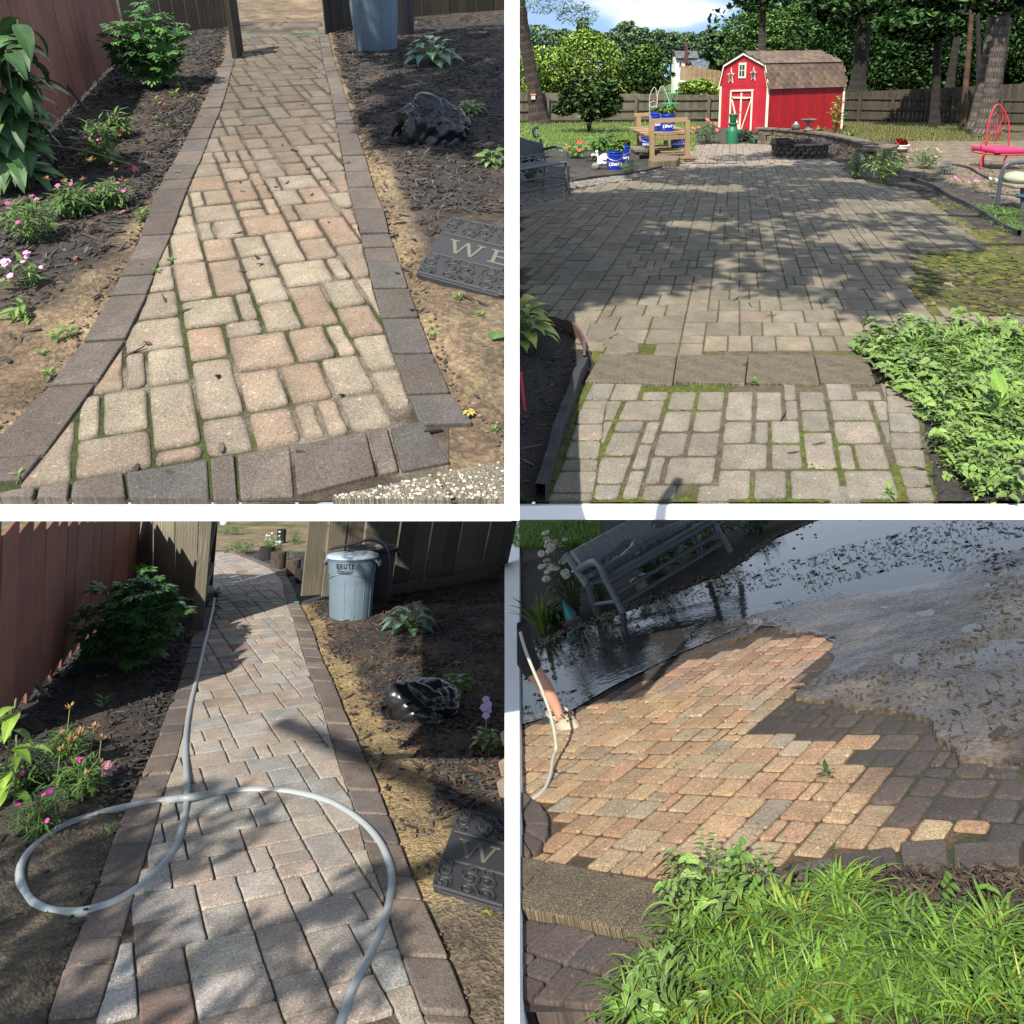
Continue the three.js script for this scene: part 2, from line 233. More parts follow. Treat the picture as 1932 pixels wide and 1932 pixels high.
// a border course between two edge lines, cut into blocks of about len metres
function course(k, A, B, len, seed, gap = 0.004, slant = null) {
  const r = rng(seed), out = [], N = 400, samp = (E, t) => { let L = 0; const d = []; for (let i = 1; i < E.length; i++) { const a = G(k, ...E[i - 1]), b = G(k, ...E[i]); d.push(Math.hypot(a[0] - b[0], a[1] - b[1])); L += d[i - 1]; } let s = t * L; for (let i = 0; i < d.length; i++) { if (s <= d[i] || i === d.length - 1) { const q = s / d[i], a = G(k, ...E[i]), b = G(k, ...E[i + 1]); return [lerp(a[0], b[0], q), lerp(a[1], b[1], q)]; } s -= d[i]; } };
  let tot = 0; for (let i = 0; i < N; i++) { const a = samp(A, i / N), b = samp(A, (i + 1) / N); tot += Math.hypot(a[0] - b[0], a[1] - b[1]); }
  let t = 0; while (t < 1) { const l = len * pick(r, [0.62, 1, 1, 1.3]) / tot, t2 = Math.min(1, t + l), e = gap / tot; if (t2 - t > 2.5 * e) { const acr = (s) => { if (slant === null) return samp(B, s); const a = samp(A, s), q = UV(k, ...a); let vb = q[1]; for (let z = 0; z < 3; z++) vb = q[1] + slant * (edgeAt(B, vb) - q[0]); return G(k, edgeAt(B, vb), vb); }; const p = [samp(A, t + e), samp(A, t2 - e), acr(t2 - e), acr(t + e)]; const c = [0, 1].map((i) => (p[0][i] + p[1][i] + p[2][i] + p[3][i]) / 4), [u, v] = UV(k, c[0], c[1]); out.push({ P: p.map((q) => [q[0] + (c[0] - q[0]) * 0.02 + (r() - 0.5) * 0.004, q[1] + (c[1] - q[1]) * 0.02 + (r() - 0.5) * 0.004]), u, v, x: c[0], z: c[1] }); } t = t2; }
  return out;
}
// lay blocks: the 300 that show largest are pieces of their own, the rest one mass
function lay(parent, k, blocks, m, seed, look, name = 'paver', cap = 300) {
  const r = rng(seed);
  const gs = blocks.map((b) => { const o = look(b, r); const g = slab(b.P, o.y ?? 0.02, 0.05, o.bev ?? 0.006, o.col, r, { edge: o.edge, round: o.round, tilt: o.tilt, lift: o.lift, col2: o.col2, wave: o.wave }); const d = mpp(k, b.u, b.v); return { g, s: (b.u < -20 || b.u > 1960 || b.v > 1950 || b.v < -10 ? 1e-3 : 1) * g.userData.area / (d * d * d) }; });
  gs.sort((a, b) => b.s - a.s);
  gs.slice(0, cap).forEach((q) => { const [cx, cz] = q.g.userData.c; q.g.translate(-cx, 0, -cz); part(parent, name, q.g, m, { at: [cx, 0, cz] }); });
  const rest = gs.slice(cap).map((q) => q.g); if (rest.length) part(parent, 'distant_' + name + '_field', mergeGeometries(rest.map((g) => { g.userData = {}; return g; })), m, { kind: 'stuff' });
}

// ================================================================ materials shared by the gardens
const M = {
  paver: mat([1, 1, 1], { map: T.paver, bumpMap: T.paverB, bumpScale: 0.0025, vertexColors: true, roughness: 0.92 }),
  joint: mat([1, 1, 1], { map: rep(T.soil, 3, 3), bumpMap: rep(T.soilB, 3, 3), bumpScale: 0.006, vertexColors: true, roughness: 1 }),
  soil: mat([1, 1, 1], { map: rep(T.soil, 1.1, 1.1), bumpMap: rep(T.soilB, 1.1, 1.1), bumpScale: 0.02, vertexColors: true, roughness: 1 }),
  chip: mat([1, 1, 1], { map: rep(T.wood, 2, 1), roughness: 0.85 }),
  aggr: mat([1, 1, 1], { map: rep(T.aggr, 2, 2), bumpMap: rep(T.aggr, 2, 2), bumpScale: 0.004, vertexColors: true, roughness: 0.95 }),
  white: mat([0.88, 0.88, 0.87], { roughness: 0.5 }),
  steelBlack: mat([0.02, 0.02, 0.021], { roughness: 0.6, map: T.dust }),
};
const box3 = (a, b, w, h) => beam(a, b, w, h);
const DUM = new THREE.Object3D();
function scatter(k, name, label, category, geo, m, n, win, seed, ok, fit) {  // loose bits lying on the ground: nobody could count them
  const r = rng(seed), pts = []; const c = win.map((p) => G(k, ...p)), x0 = Math.min(...c.map((p) => p[0])), x1 = Math.max(...c.map((p) => p[0])), z0 = Math.min(...c.map((p) => p[1])), z1 = Math.max(...c.map((p) => p[1]));
  for (let t = 0; t < n * 40 && pts.length < n; t++) { const x = lerp(x0, x1, r()), z = lerp(z0, z1, Math.sqrt(r())), q = UV(k, x, z); if (ok(q[0], q[1], r, x, z)) pts.push([x, z, q[0], q[1]]); }
  const im = new THREE.InstancedMesh(geo, m, pts.length), col = new THREE.Color();
  pts.forEach((p, i) => { DUM.position.set(p[0], 0, p[1]); DUM.rotation.set(0, 0, 0); DUM.scale.set(1, 1, 1); const cc = fit(DUM, r, p[2], p[3]); DUM.updateMatrix(); im.setMatrixAt(i, DUM.matrix); im.setColorAt(i, col.setRGB(...cc)); });
  return stuff(k, name, label, category, im);
}
const chipGeo = (() => { const g = new THREE.BoxGeometry(1, 0.22, 0.24, 3, 1, 1), p = g.attributes.position; for (let i = 0; i < p.count; i++) { const x = p.getX(i), t = 1 - Math.pow(Math.abs(x) * 1.7, 2) * 0.6; p.setY(i, p.getY(i) * t + 0.05 * Math.sin(x * 5)); p.setZ(i, p.getZ(i) * t * (1 + 0.3 * Math.sin(x * 9 + 1))); } g.computeVertexNormals(); return g; })();
const chipFit = (c0) => (d, r) => { const l = 0.03 + 0.085 * r() * r() + 0.012; d.scale.set(l, 0.02 + 0.02 * r(), 0.03 + 0.035 * r()); d.rotation.set((r() - 0.5) * 0.7, r() * 6.28, (r() - 0.5) * 0.8); d.position.y = 0.008 + r() * 0.018; const b = r() < 0.12 ? 2.6 : 0.5 + 0.9 * r(); return mul(c0, b); };
const pebGeo = (() => { const g = new THREE.IcosahedronGeometry(1, 1), p = g.attributes.position; for (let i = 0; i < p.count; i++) { const s = 0.85 + 0.3 * n3(p.getX(i) * 1.5, p.getY(i) * 1.5, p.getZ(i) * 1.5, 3); p.setXYZ(i, p.getX(i) * s, p.getY(i) * s * 0.65, p.getZ(i) * s); } const q = mergeVertices(g); q.computeVertexNormals(); return q; })();

const SOIL = [0.3, 0.215, 0.135], SAND = [0.42, 0.32, 0.19], DARK = [0.06, 0.052, 0.047], LITTER = [0.17, 0.115, 0.075];

// ================================================================ upper-left garden: the path before washing
const L1 = [[885, 60], [868, 190], [820, 370], [780, 470], [735, 590], [690, 690], [640, 830], [610, 910], [575, 985], [540, 1085], [500, 1190], [440, 1300], [400, 1370], [310, 1500], [240, 1600], [20, 1880], [-60, 1985]];
const L1o = [[845, 60], [825, 190], [775, 300], [735, 390], [690, 480], [650, 560], [600, 640], [560, 720], [515, 860], [470, 960], [400, 1090], [320, 1240], [190, 1430], [60, 1580], [-120, 1740], [-260, 1870]];
const R1 = [[1190, 60], [1212, 200], [1245, 330], [1265, 450], [1285, 570], [1310, 690], [1335, 800], [1360, 890], [1385, 1000], [1410, 1100], [1445, 1240], [1480, 1340], [1520, 1440], [1560, 1570], [1590, 1635]];
const R1o = [[1225, 60], [1250, 180], [1275, 260], [1300, 340], [1335, 450], [1375, 570], [1410, 690], [1440, 750], [1460, 850], [1500, 960], [1540, 1080], [1580, 1190], [1640, 1350], [1700, 1490], [1750, 1560], [1900, 1760]];
{
  const k = 0, n = (u, v, s) => fbm(u / 130, v / 130, 4, 0, s);
  const tint = (u, v, x, z) => {
    const q = fbm(x * 3, z * 3, 4, 0, 5), l = edgeAt(L1o, v), rr = edgeAt(R1o, v);
    let s = 0;                                            // 0 dark mulch, 1 bare soil
    if (u < l + 60) { const w = v > 700 ? 40 + (v - 700) * 0.5 : 20; s = sstep(l - w * (0.6 + 0.9 * q), l - w * 0.2 * q, u); if (v > 1180) s = Math.max(s, sstep(0.25, 0.5, q + (v - 1180) / 1000)); }
    else if (u > rr - 60) { const w = v > 450 ? 60 + (v - 450) * 0.22 : 30; s = 1 - sstep(rr + w * 0.5 * q + 10, rr + w * (0.7 + 0.8 * q), u); if (v > 1080) s = Math.max(s, 0.85 - sstep(0.45, 0.7, q) * 0.3); }
    else s = 1;
    let c = mix3(DARK, mix3(SOIL, SAND, sstep(0.45, 0.65, q)), s);
    if (s < 0.5 && q > 0.55) c = mix3(c, LITTER, 0.5);
    return mul(c, 0.85 + 0.4 * q);
  };
  struct(k, 'garden_soil', sheet(k, -90, 1945, -60, 1917, 120, 120, tint, (u, v, x, z) => { const l = edgeAt(L1o, v), rr = edgeAt(R1o, v), d = Math.max(l - u, u - rr); if (v > 1880 - 0.172 * u + 20 && v > 1500) return 0.007; return d < -10 ? -0.03 : 0.004 + 0.03 * sstep(0, 120, d) * fbm(x * 5, z * 5, 3, 0, 8); }), M.soil, 'dry soil and dark mulch beside the upper left path');
  const path = new THREE.Group(); path.name = numbered('brick_path'); path.userData = { kind: 'structure', label: 'path of tan tumbled pavers between dark soldier courses' }; place(k, path);
  const jt = (u, v, x, z) => { const q = fbm(x * 4, z * 4, 4, 0, 12), g = fbm(x * 2.2 + 9, z * 2.2, 3, 0, 14); let c = mix3([0.11, 0.085, 0.06], [0.3, 0.26, 0.2], sstep(0.5, 0.62, q)); if (v > 900 && g > 0.53) c = mix3(c, [0.07, 0.1, 0.012], sstep(0.53, 0.6, g)); return c; };
  part(path, 'joint_bed', sheet(k, -60, 1700, 40, 1917, 110, 150, jt, (u, v, x, z) => (u < edgeAt(L1o, v) + 4 || u > edgeAt(R1o, v) - 4 ? -0.06 : 0.011)), M.joint);
  const A = G(k, 440, 1415), B = G(k, 692, 1377), C1 = G(k, 831, 1270), C0 = G(k, 865, 1400);
  const e1 = [(B[0] - A[0]) / 3, (B[1] - A[1]) / 3], e2 = [(C1[0] - C0[0]) / 2, (C1[1] - C0[1]) / 2];
  const lower = (u) => 1880 - 0.172 * u;
  const f = field(k, A, e1, e2, [[20, 1900], [1640, 1640], [1230, 90], [870, 90]], 11, (u, v) => v > 95 && v < lower(u) + 60, L1, R1).map((b) => ({ ...b, P: clipHalf(b.P, G(k, 1700, lower(1700) + 2), G(k, -100, lower(-100) + 2)) })).filter((b) => b.P.length > 2 && areaOf(b.P) > 0.0012);
  const TAN = [[0.42, 0.325, 0.235], [0.44, 0.31, 0.22], [0.45, 0.39, 0.29], [0.4, 0.335, 0.26], [0.43, 0.36, 0.27], [0.45, 0.335, 0.24]];
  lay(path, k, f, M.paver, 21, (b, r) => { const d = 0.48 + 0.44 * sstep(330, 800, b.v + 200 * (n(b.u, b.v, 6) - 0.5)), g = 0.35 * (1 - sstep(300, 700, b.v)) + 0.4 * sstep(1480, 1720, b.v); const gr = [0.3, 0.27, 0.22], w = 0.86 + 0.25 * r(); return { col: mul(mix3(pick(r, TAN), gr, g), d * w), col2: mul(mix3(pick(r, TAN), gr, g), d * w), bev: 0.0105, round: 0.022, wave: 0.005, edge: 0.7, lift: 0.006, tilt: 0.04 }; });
  const edge = [...course(k, L1o, L1, 0.29, 31, 0.004, -0.06), ...course(k, R1, R1o, 0.27, 32, 0.004, -0.04)];
  const us = [[-140, -130], [105, 95], [236, 228], [440, 455], [768, 778], [872, 886], [1088, 1106], [1385, 1425], [1466, 1512], [1605, 1712], [1625, 1860]];
  for (let i = 0; i < us.length - 2; i++) { const g = 7, t = (u) => lower(u) + 12, bt = (u) => Math.min(1917, lower(u) + 225 - u * 0.01 + (u > 1400 ? -20 : 0)); edge.push({ P: [G(k, us[i][0] + g, t(us[i][0])), G(k, us[i + 1][0] - g, t(us[i + 1][0])), G(k, us[i + 1][1] - g, bt(us[i + 1][1])), G(k, us[i][1] + g, bt(us[i][1]))], u: (us[i][0] + us[i + 1][0]) / 2, v: 1800, x: 0, z: 0 }); }
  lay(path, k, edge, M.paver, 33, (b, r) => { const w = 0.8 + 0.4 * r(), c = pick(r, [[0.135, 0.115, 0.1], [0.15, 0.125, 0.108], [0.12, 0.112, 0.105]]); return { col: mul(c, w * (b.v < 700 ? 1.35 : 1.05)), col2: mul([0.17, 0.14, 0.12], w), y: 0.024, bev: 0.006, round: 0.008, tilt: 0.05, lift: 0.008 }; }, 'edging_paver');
  // pebbled concrete at the corner
  const sl = [[[1250, 1905], [1640, 1822], [1720, 1916], [1250, 1917]], [[1655, 1818], [1885, 1765], [1944, 1800], [1944, 1916], [1735, 1916]]];
  sl.forEach((s, i) => { const r = rng(40 + i), P = s.map((q) => G(k, ...q)); const m = shade(new THREE.Mesh(slab(P, 0.02, 0.06, 0.006, [0.36, 0.33, 0.27], r, { round: 0.01 }), M.aggr)); m.name = numbered('concrete_slab'); m.userData = { kind: 'structure', label: 'pebbled concrete slab at the near corner of the upper left path' }; place(k, m); });
  scatter(k, 'slab_pebble_field', 'pale pebbles set in the concrete corner slab', 'pebbles', pebGeo, mat([1, 1, 1], { roughness: 0.7 }), 260, [[1250, 1760], [1944, 1760], [1944, 1916], [1250, 1916]], 45, (u, v) => inside(sl[0], u, v) || inside(sl[1], u, v), (d, r) => { const s = 0.002 + 0.0035 * r(); d.scale.set(s, s * 0.7, s); d.position.y = 0.0205; d.rotation.y = r() * 6; return mul(pick(r, [[0.5, 0.47, 0.4], [0.36, 0.3, 0.22], [0.25, 0.24, 0.22]]), 0.7 + 0.4 * r()); });
  const MAT1 = [[1705, 800], [1555, 1050], [1960, 1165], [1960, 790]];
  const mulchOk = (u, v, r, x, z) => { if (inside(MAT1, u, v)) return false; const l = edgeAt(L1o, v), rr = edgeAt(R1o, v), q = fbm(x * 3, z * 3, 4, 0, 5); if (u > 1910 || v > 1905 || v < -40) return false; if (u < l) { const w = v > 700 ? 40 + (v - 700) * 0.5 : 10; return (u < l - w * (0.4 + 0.6 * q) || r() < 0.05) && (v < 1180 || r() < 0.1) && u > -300; } if (u > rr) { const w = v > 450 ? 60 + (v - 450) * 0.25 : 20; return (u > rr + w * (0.5 + 0.6 * q) || r() < 0.05) && (v < 1100 || r() < 0.08); } return r() < 0.006; };
  scatter(k, 'bark_mulch', 'dark shredded bark mulch on the beds of the upper left path', 'mulch', chipGeo, M.chip, 22000, [[-120, -30], [1944, -30], [1944, 1900], [-300, 1900]], 51, mulchOk, chipFit([0.07, 0.058, 0.052]));
}

// ================================================================ upper-right garden: the patio in tree shade
const PATIO2 = [[14, 757], [200, 712], [330, 672], [480, 652], [560, 625], [640, 592], [1262, 590], [1290, 640], [1440, 680], [1545, 692], [1640, 760], [1760, 850], [1870, 930], [1990, 1010], [2100, 1300], [1880, 1235], [1500, 1275], [1400, 1352], [310, 1345], [270, 1300], [200, 1250], [130, 1222], [14, 1140]];
const FARP2 = [[720, 516], [950, 512], [1010, 520], [1150, 540], [1262, 588], [640, 590], [560, 560]];
const STEP2 = [[330, 1345], [1370, 1357], [1400, 1470], [262, 1455]];
{
  const k = 1;
  const tint = (u, v, x, z) => {
    const q = fbm(x * 1.2, z * 1.2, 4, 0, 61), q2 = fbm(x * 4, z * 4, 3, 0, 62);
    const lawn = mix3([0.1, 0.15, 0.03], [0.2, 0.22, 0.06], q2), moss = mix3([0.13, 0.13, 0.025], [0.2, 0.17, 0.06], q2), dirt = mix3([0.33, 0.26, 0.18], [0.42, 0.34, 0.24], q2), bark = mul(DARK, 1.2);
    if (v < 445 + (u > 1200 ? 60 : 0)) { if (u > 1220) return mix3(moss, [0.2, 0.15, 0.09], sstep(0.55, 0.7, q)); return lawn; }
    if (u < 700 && v < 610) { if (v < 520) return lawn; return mix3([0.1, 0.085, 0.07], bark, sstep(0.4, 0.6, q)); }
    if (u > 1480 && v > 500 && v < 640 + (u - 1600) * 0.3) return dirt;
    if (u > 1440 && v < 900) return mix3(bark, LITTER, sstep(0.5, 0.65, q2) * 0.7);
    if (u > 1400 && v < 1240) return mix3([0.21, 0.15, 0.085], [0.17, 0.16, 0.03], sstep(0.45, 0.6, q2));
    if (v > 1200) return mul(DARK, 1.1);
    return [0.12, 0.1, 0.08];
  };
  struct(k, 'lawn', sheet(k, -350, 2600, 262, 1917, 170, 150, tint, (u, v, x, z) => (inside(PATIO2, u, v) || inside(FARP2, u, v) || (v > 1330 && u > edgeAt([[290, 1330], [235, 1545], [185, 1700], [100, 1917]], v) && u < edgeAt([[1420, 1330], [1560, 1475], [1640, 1917]], v)) ? -0.03 : v > 470 ? 0.01 + 0.02 * fbm(x * 4, z * 4, 3, 0, 64) : 0), (t) => 262 + 1655 * Math.pow(t, 1.5)), M.soil, 'lawn, moss and beds around the patio');
  const pat = new THREE.Group(); pat.name = numbered('patio'); pat.userData = { kind: 'structure', label: 'large unwashed paver patio in dappled shade' }; place(k, pat);
  const jt = (u, v, x, z) => { const q = fbm(x * 5, z * 5, 4, 0, 66), g = fbm(x * 1.1, z * 1.1, 3, 0, 67); let c = mix3([0.14, 0.12, 0.08], [0.24, 0.2, 0.13], q); const mo = v > 1460 ? sstep(0.3, 0.42, g) : sstep(0.36, 0.5, g) * 0.9; return mix3(c, mix3([0.1, 0.14, 0.012], [0.2, 0.22, 0.03], q), mo); };
  part(pat, 'joint_bed', sheet(k, -13, 2150, 505, 1917, 110, 150, jt, (u, v) => (inside(PATIO2, u, v) || inside(FARP2, u, v) || v > 1450 && u > 60 && u < 1640 ? 0.012 : -0.05)), M.joint);
  const A = G(k, 580, 1795), B = G(k, 785, 1795), C0 = G(k, 968, 1850), C1 = G(k, 968, 1740);
  const e1 = [(B[0] - A[0]) / 3, (B[1] - A[1]) / 3], e2 = [(C1[0] - C0[0]) / 2, (C1[1] - C0[1]) / 2];
  const GR = [[0.31, 0.275, 0.2], [0.33, 0.28, 0.2], [0.29, 0.26, 0.195], [0.345, 0.28, 0.205], [0.32, 0.28, 0.205]];
  const stone = (b, r) => { const n = fbm(b.x * 1.3, b.z * 1.3, 3, 0, 68), w = (0.78 + 0.38 * r()) * (b.v < 1060 ? 0.66 + 0.25 * n : 0.95), far = b.v < 600; return { col: far ? mul([0.4, 0.33, 0.26], 0.8 + 0.4 * r()) : mul(pick(r, GR), w), col2: far ? [0.36, 0.3, 0.26] : mul(pick(r, GR), w), bev: 0.007, round: 0.012, edge: 0.8, tilt: 0.03, lift: 0.005 }; };  // tree shade painted into the middle pavers, sunlight into the far ones
  const eP = (() => { const a = G(k, 782, 1270), c = G(k, 782 + 40, 1205); const d = G(k, 787, 1205); void c; return [(d[0] - a[0]) / 2 * 0.8, (d[1] - a[1]) / 2 * 0.8]; })(), WIDE = [[3, 2, 0.45], [2, 2, 0.35], [2, 1, 0.12], [1, 2, 0.06], [2, 3, 0.05]];
  GAP = 0.0036;
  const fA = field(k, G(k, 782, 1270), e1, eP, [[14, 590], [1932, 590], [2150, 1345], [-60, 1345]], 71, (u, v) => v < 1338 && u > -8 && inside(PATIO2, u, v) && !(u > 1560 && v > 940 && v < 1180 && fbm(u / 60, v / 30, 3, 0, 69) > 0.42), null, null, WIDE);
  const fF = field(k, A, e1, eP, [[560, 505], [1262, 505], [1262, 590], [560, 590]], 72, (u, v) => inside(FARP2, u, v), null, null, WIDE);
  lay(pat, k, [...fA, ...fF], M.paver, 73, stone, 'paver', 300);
  // near path with mossy joints
  const near = new THREE.Group(); near.name = numbered('brick_path'); near.userData = { kind: 'structure', label: 'grey paver path with mossy joints below the concrete step' }; place(k, near);
  const NL = [[300, 1455], [255, 1545], [205, 1700], [150, 1860], [120, 1917]], NLi = [[390, 1455], [352, 1545], [332, 1700], [318, 1800], [300, 1917]], NR = [[1440, 1470], [1450, 1600], [1460, 1700], [1500, 1830], [1530, 1917]], NRo = [[1555, 1475], [1570, 1600], [1590, 1720], [1615, 1850], [1635, 1917]];
  GAP = 0.0058;
  const fN = field(k, A, e1, e2, [[330, 1460], [1460, 1470], [1520, 1917], [300, 1917]], 75, (u, v) => v > 1478 && v < 1930, NLi, NR).filter((b) => b.P.every((p) => UV(k, ...p)[1] < 1920));
  fN.push(...field(k, A, e1, e2, [[330, 1860], [1500, 1860], [1520, 1917], [300, 1917]], 75, (u, v) => v > 1478 && v < 2000, NLi, NR).filter((b) => b.P.some((p) => UV(k, ...p)[1] >= 1920)).map((b) => { const a = G(k, 0, 1916), c = G(k, 1900, 1916); return { ...b, P: clipHalf(b.P, c, a) }; }).filter((b) => b.P.length > 2 && areaOf(b.P) > 0.002));
  const cN = [...course(k, NL, NLi, 0.2, 76), ...course(k, NR, NRo, 0.2, 77)];
  const nearLook = (b, r) => { const w = 0.9 + 0.28 * r(); return { col: mul(pick(r, [[0.31, 0.285, 0.23], [0.33, 0.295, 0.24], [0.34, 0.29, 0.235], [0.29, 0.275, 0.235]]), w), col2: mul([0.32, 0.29, 0.235], w), bev: 0.008, round: 0.022, wave: 0.005, edge: 0.85, tilt: 0.03, lift: 0.005 }; };
  lay(near, k, fN.map((b) => ({ ...b, P: b.P.map((p) => { const c = [b.x, b.z]; return [p[0] + (c[0] - p[0]) * 0.05, p[1] + (c[1] - p[1]) * 0.05]; }) })), M.paver, 78, nearLook); lay(near, k, cN, M.paver, 79, nearLook, 'edging_paver');
  // concrete step of four slabs
  const st = new THREE.Group(); st.name = numbered('concrete_step'); st.userData = { kind: 'structure', label: 'long grey concrete step of four slabs between path and patio' }; place(k, st);
  const xs = [[330, 268], [628, 612], [905, 893], [1160, 1186], [1366, 1405]];
  for (let i = 0; i < 4; i++) { const r = rng(80 + i); part(st, 'slab', slab([G(k, xs[i][0] + 2, 1347), G(k, xs[i + 1][0] - 2, 1354), G(k, xs[i + 1][1] - 2, 1466), G(k, xs[i][1] + 2, 1457)], 0.03, 0.07, 0.006, mul([0.29, 0.255, 0.195], 0.9 + 0.2 * r()), r, { round: 0.012, lift: 0.004 }), M.aggr); }
  scatter(k, 'moss_cushions', 'bright green moss in the joints of the near path and patio', 'moss', pebGeo, mat([1, 1, 1], { map: rep(T.grass, 6, 6), roughness: 1 }), 9000, [[60, 660], [1640, 900], [1640, 1916], [60, 1916]], 85, (u, v, r, x, z) => v < 1912 && u > 200 && u < 1640 && (v > 1460 || (v < 1340 && inside(PATIO2, u, v) && r() < 0.45)) && fbm(x * 1.1, z * 1.1, 3, 0, 67) > 0.38, (d, r) => { const s = 0.006 + 0.007 * r(); d.scale.set(s * 1.2, s * 0.7, s * 1.2); d.position.y = 0.011; return mul([0.15, 0.2, 0.015], 0.6 + 0.8 * r()); });
  const mOk = (u, v, r) => v < 1912 && u > -8 && ((v > 1240 && u < 250 - (v - 1300) * 0.17 && v > 1225 + Math.max(0, u - 130) * 0.5) || (u < 640 && v > 540 && v < 690 - u * 0.13 + 60 && !inside(PATIO2, u, v) && r() < 0.4) || (u > 1540 && v > 590 && v < 860 && u > 1500 + (v - 640) * 1.1 && !inside(PATIO2, u, v)) || (u > 1580 && v > 1500));
  scatter(k, 'bark_mulch', 'coarse grey black bark mulch on the beds around the patio', 'mulch', chipGeo, M.chip, 11000, [[-8, 520], [1960, 520], [1960, 1912], [-8, 1912]], 88, mOk, chipFit([0.085, 0.078, 0.073]));
  scatter(k, 'pale_gravel', 'pale gravel strip between black edging and patio', 'gravel', pebGeo, mat([1, 1, 1], { map: T.stone, roughness: 0.9 }), 2600, [[-8, 580], [640, 580], [640, 790], [-8, 790]], 89, (u, v, r) => { const c = edgeAt([[-10, 14], [200, 15]], v) * 0 + (u < 200 ? 700 - u * 0.18 : u < 480 ? 664 - (u - 200) * 0.14 : 625 - (u - 480) * 0.27); return u > -6 && u < 620 && v > c + (u < 200 ? 20 : 5) && v < c + (u < 200 ? 62 : 28); }, (d, r) => { const s = 0.012 + 0.016 * r(); d.scale.set(s, s, s * (0.7 + 0.5 * r())); d.rotation.y = r() * 6; d.position.y = 0.02; return mul(pick(r, [[0.5, 0.46, 0.4], [0.6, 0.56, 0.5], [0.38, 0.3, 0.24], [0.45, 0.4, 0.36]]), 0.7 + 0.5 * r()); });
}

// ================================================================ lower-left garden: the washed path
const L3 = [[760, 60], [765, 200], [785, 300], [800, 360], [760, 480], [720, 640], [690, 760], [660, 880], [640, 960], [600, 1060], [570, 1180], [540, 1290], [500, 1400], [470, 1510], [430, 1640], [410, 1720], [345, 1930], [320, 2010]];
const L3o = [[765, 345], [735, 400], [700, 480], [655, 640], [630, 720], [600, 770], [575, 850], [530, 960], [490, 1060], [450, 1140], [410, 1230], [370, 1330], [320, 1480], [260, 1640], [190, 1800], [150, 1930], [130, 1990]];
const L3i = L3.slice(3);
const R3 = [[838, 140], [930, 180], [1010, 215], [1050, 260], [1068, 345], [1100, 430], [1130, 540], [1165, 640], [1210, 770], [1240, 880], [1270, 980], [1310, 1100], [1345, 1200], [1370, 1300], [1420, 1440], [1450, 1520], [1480, 1640], [1530, 1790], [1580, 1930], [1610, 2010]];
const R3o = [[868, 140], [960, 178], [1060, 222], [1095, 285], [1115, 345], [1165, 440], [1200, 550], [1250, 660], [1295, 780], [1360, 920], [1400, 1010], [1440, 1110], [1490, 1250], [1530, 1340], [1590, 1500], [1650, 1640], [1700, 1750], [1770, 1930], [1800, 2010]];
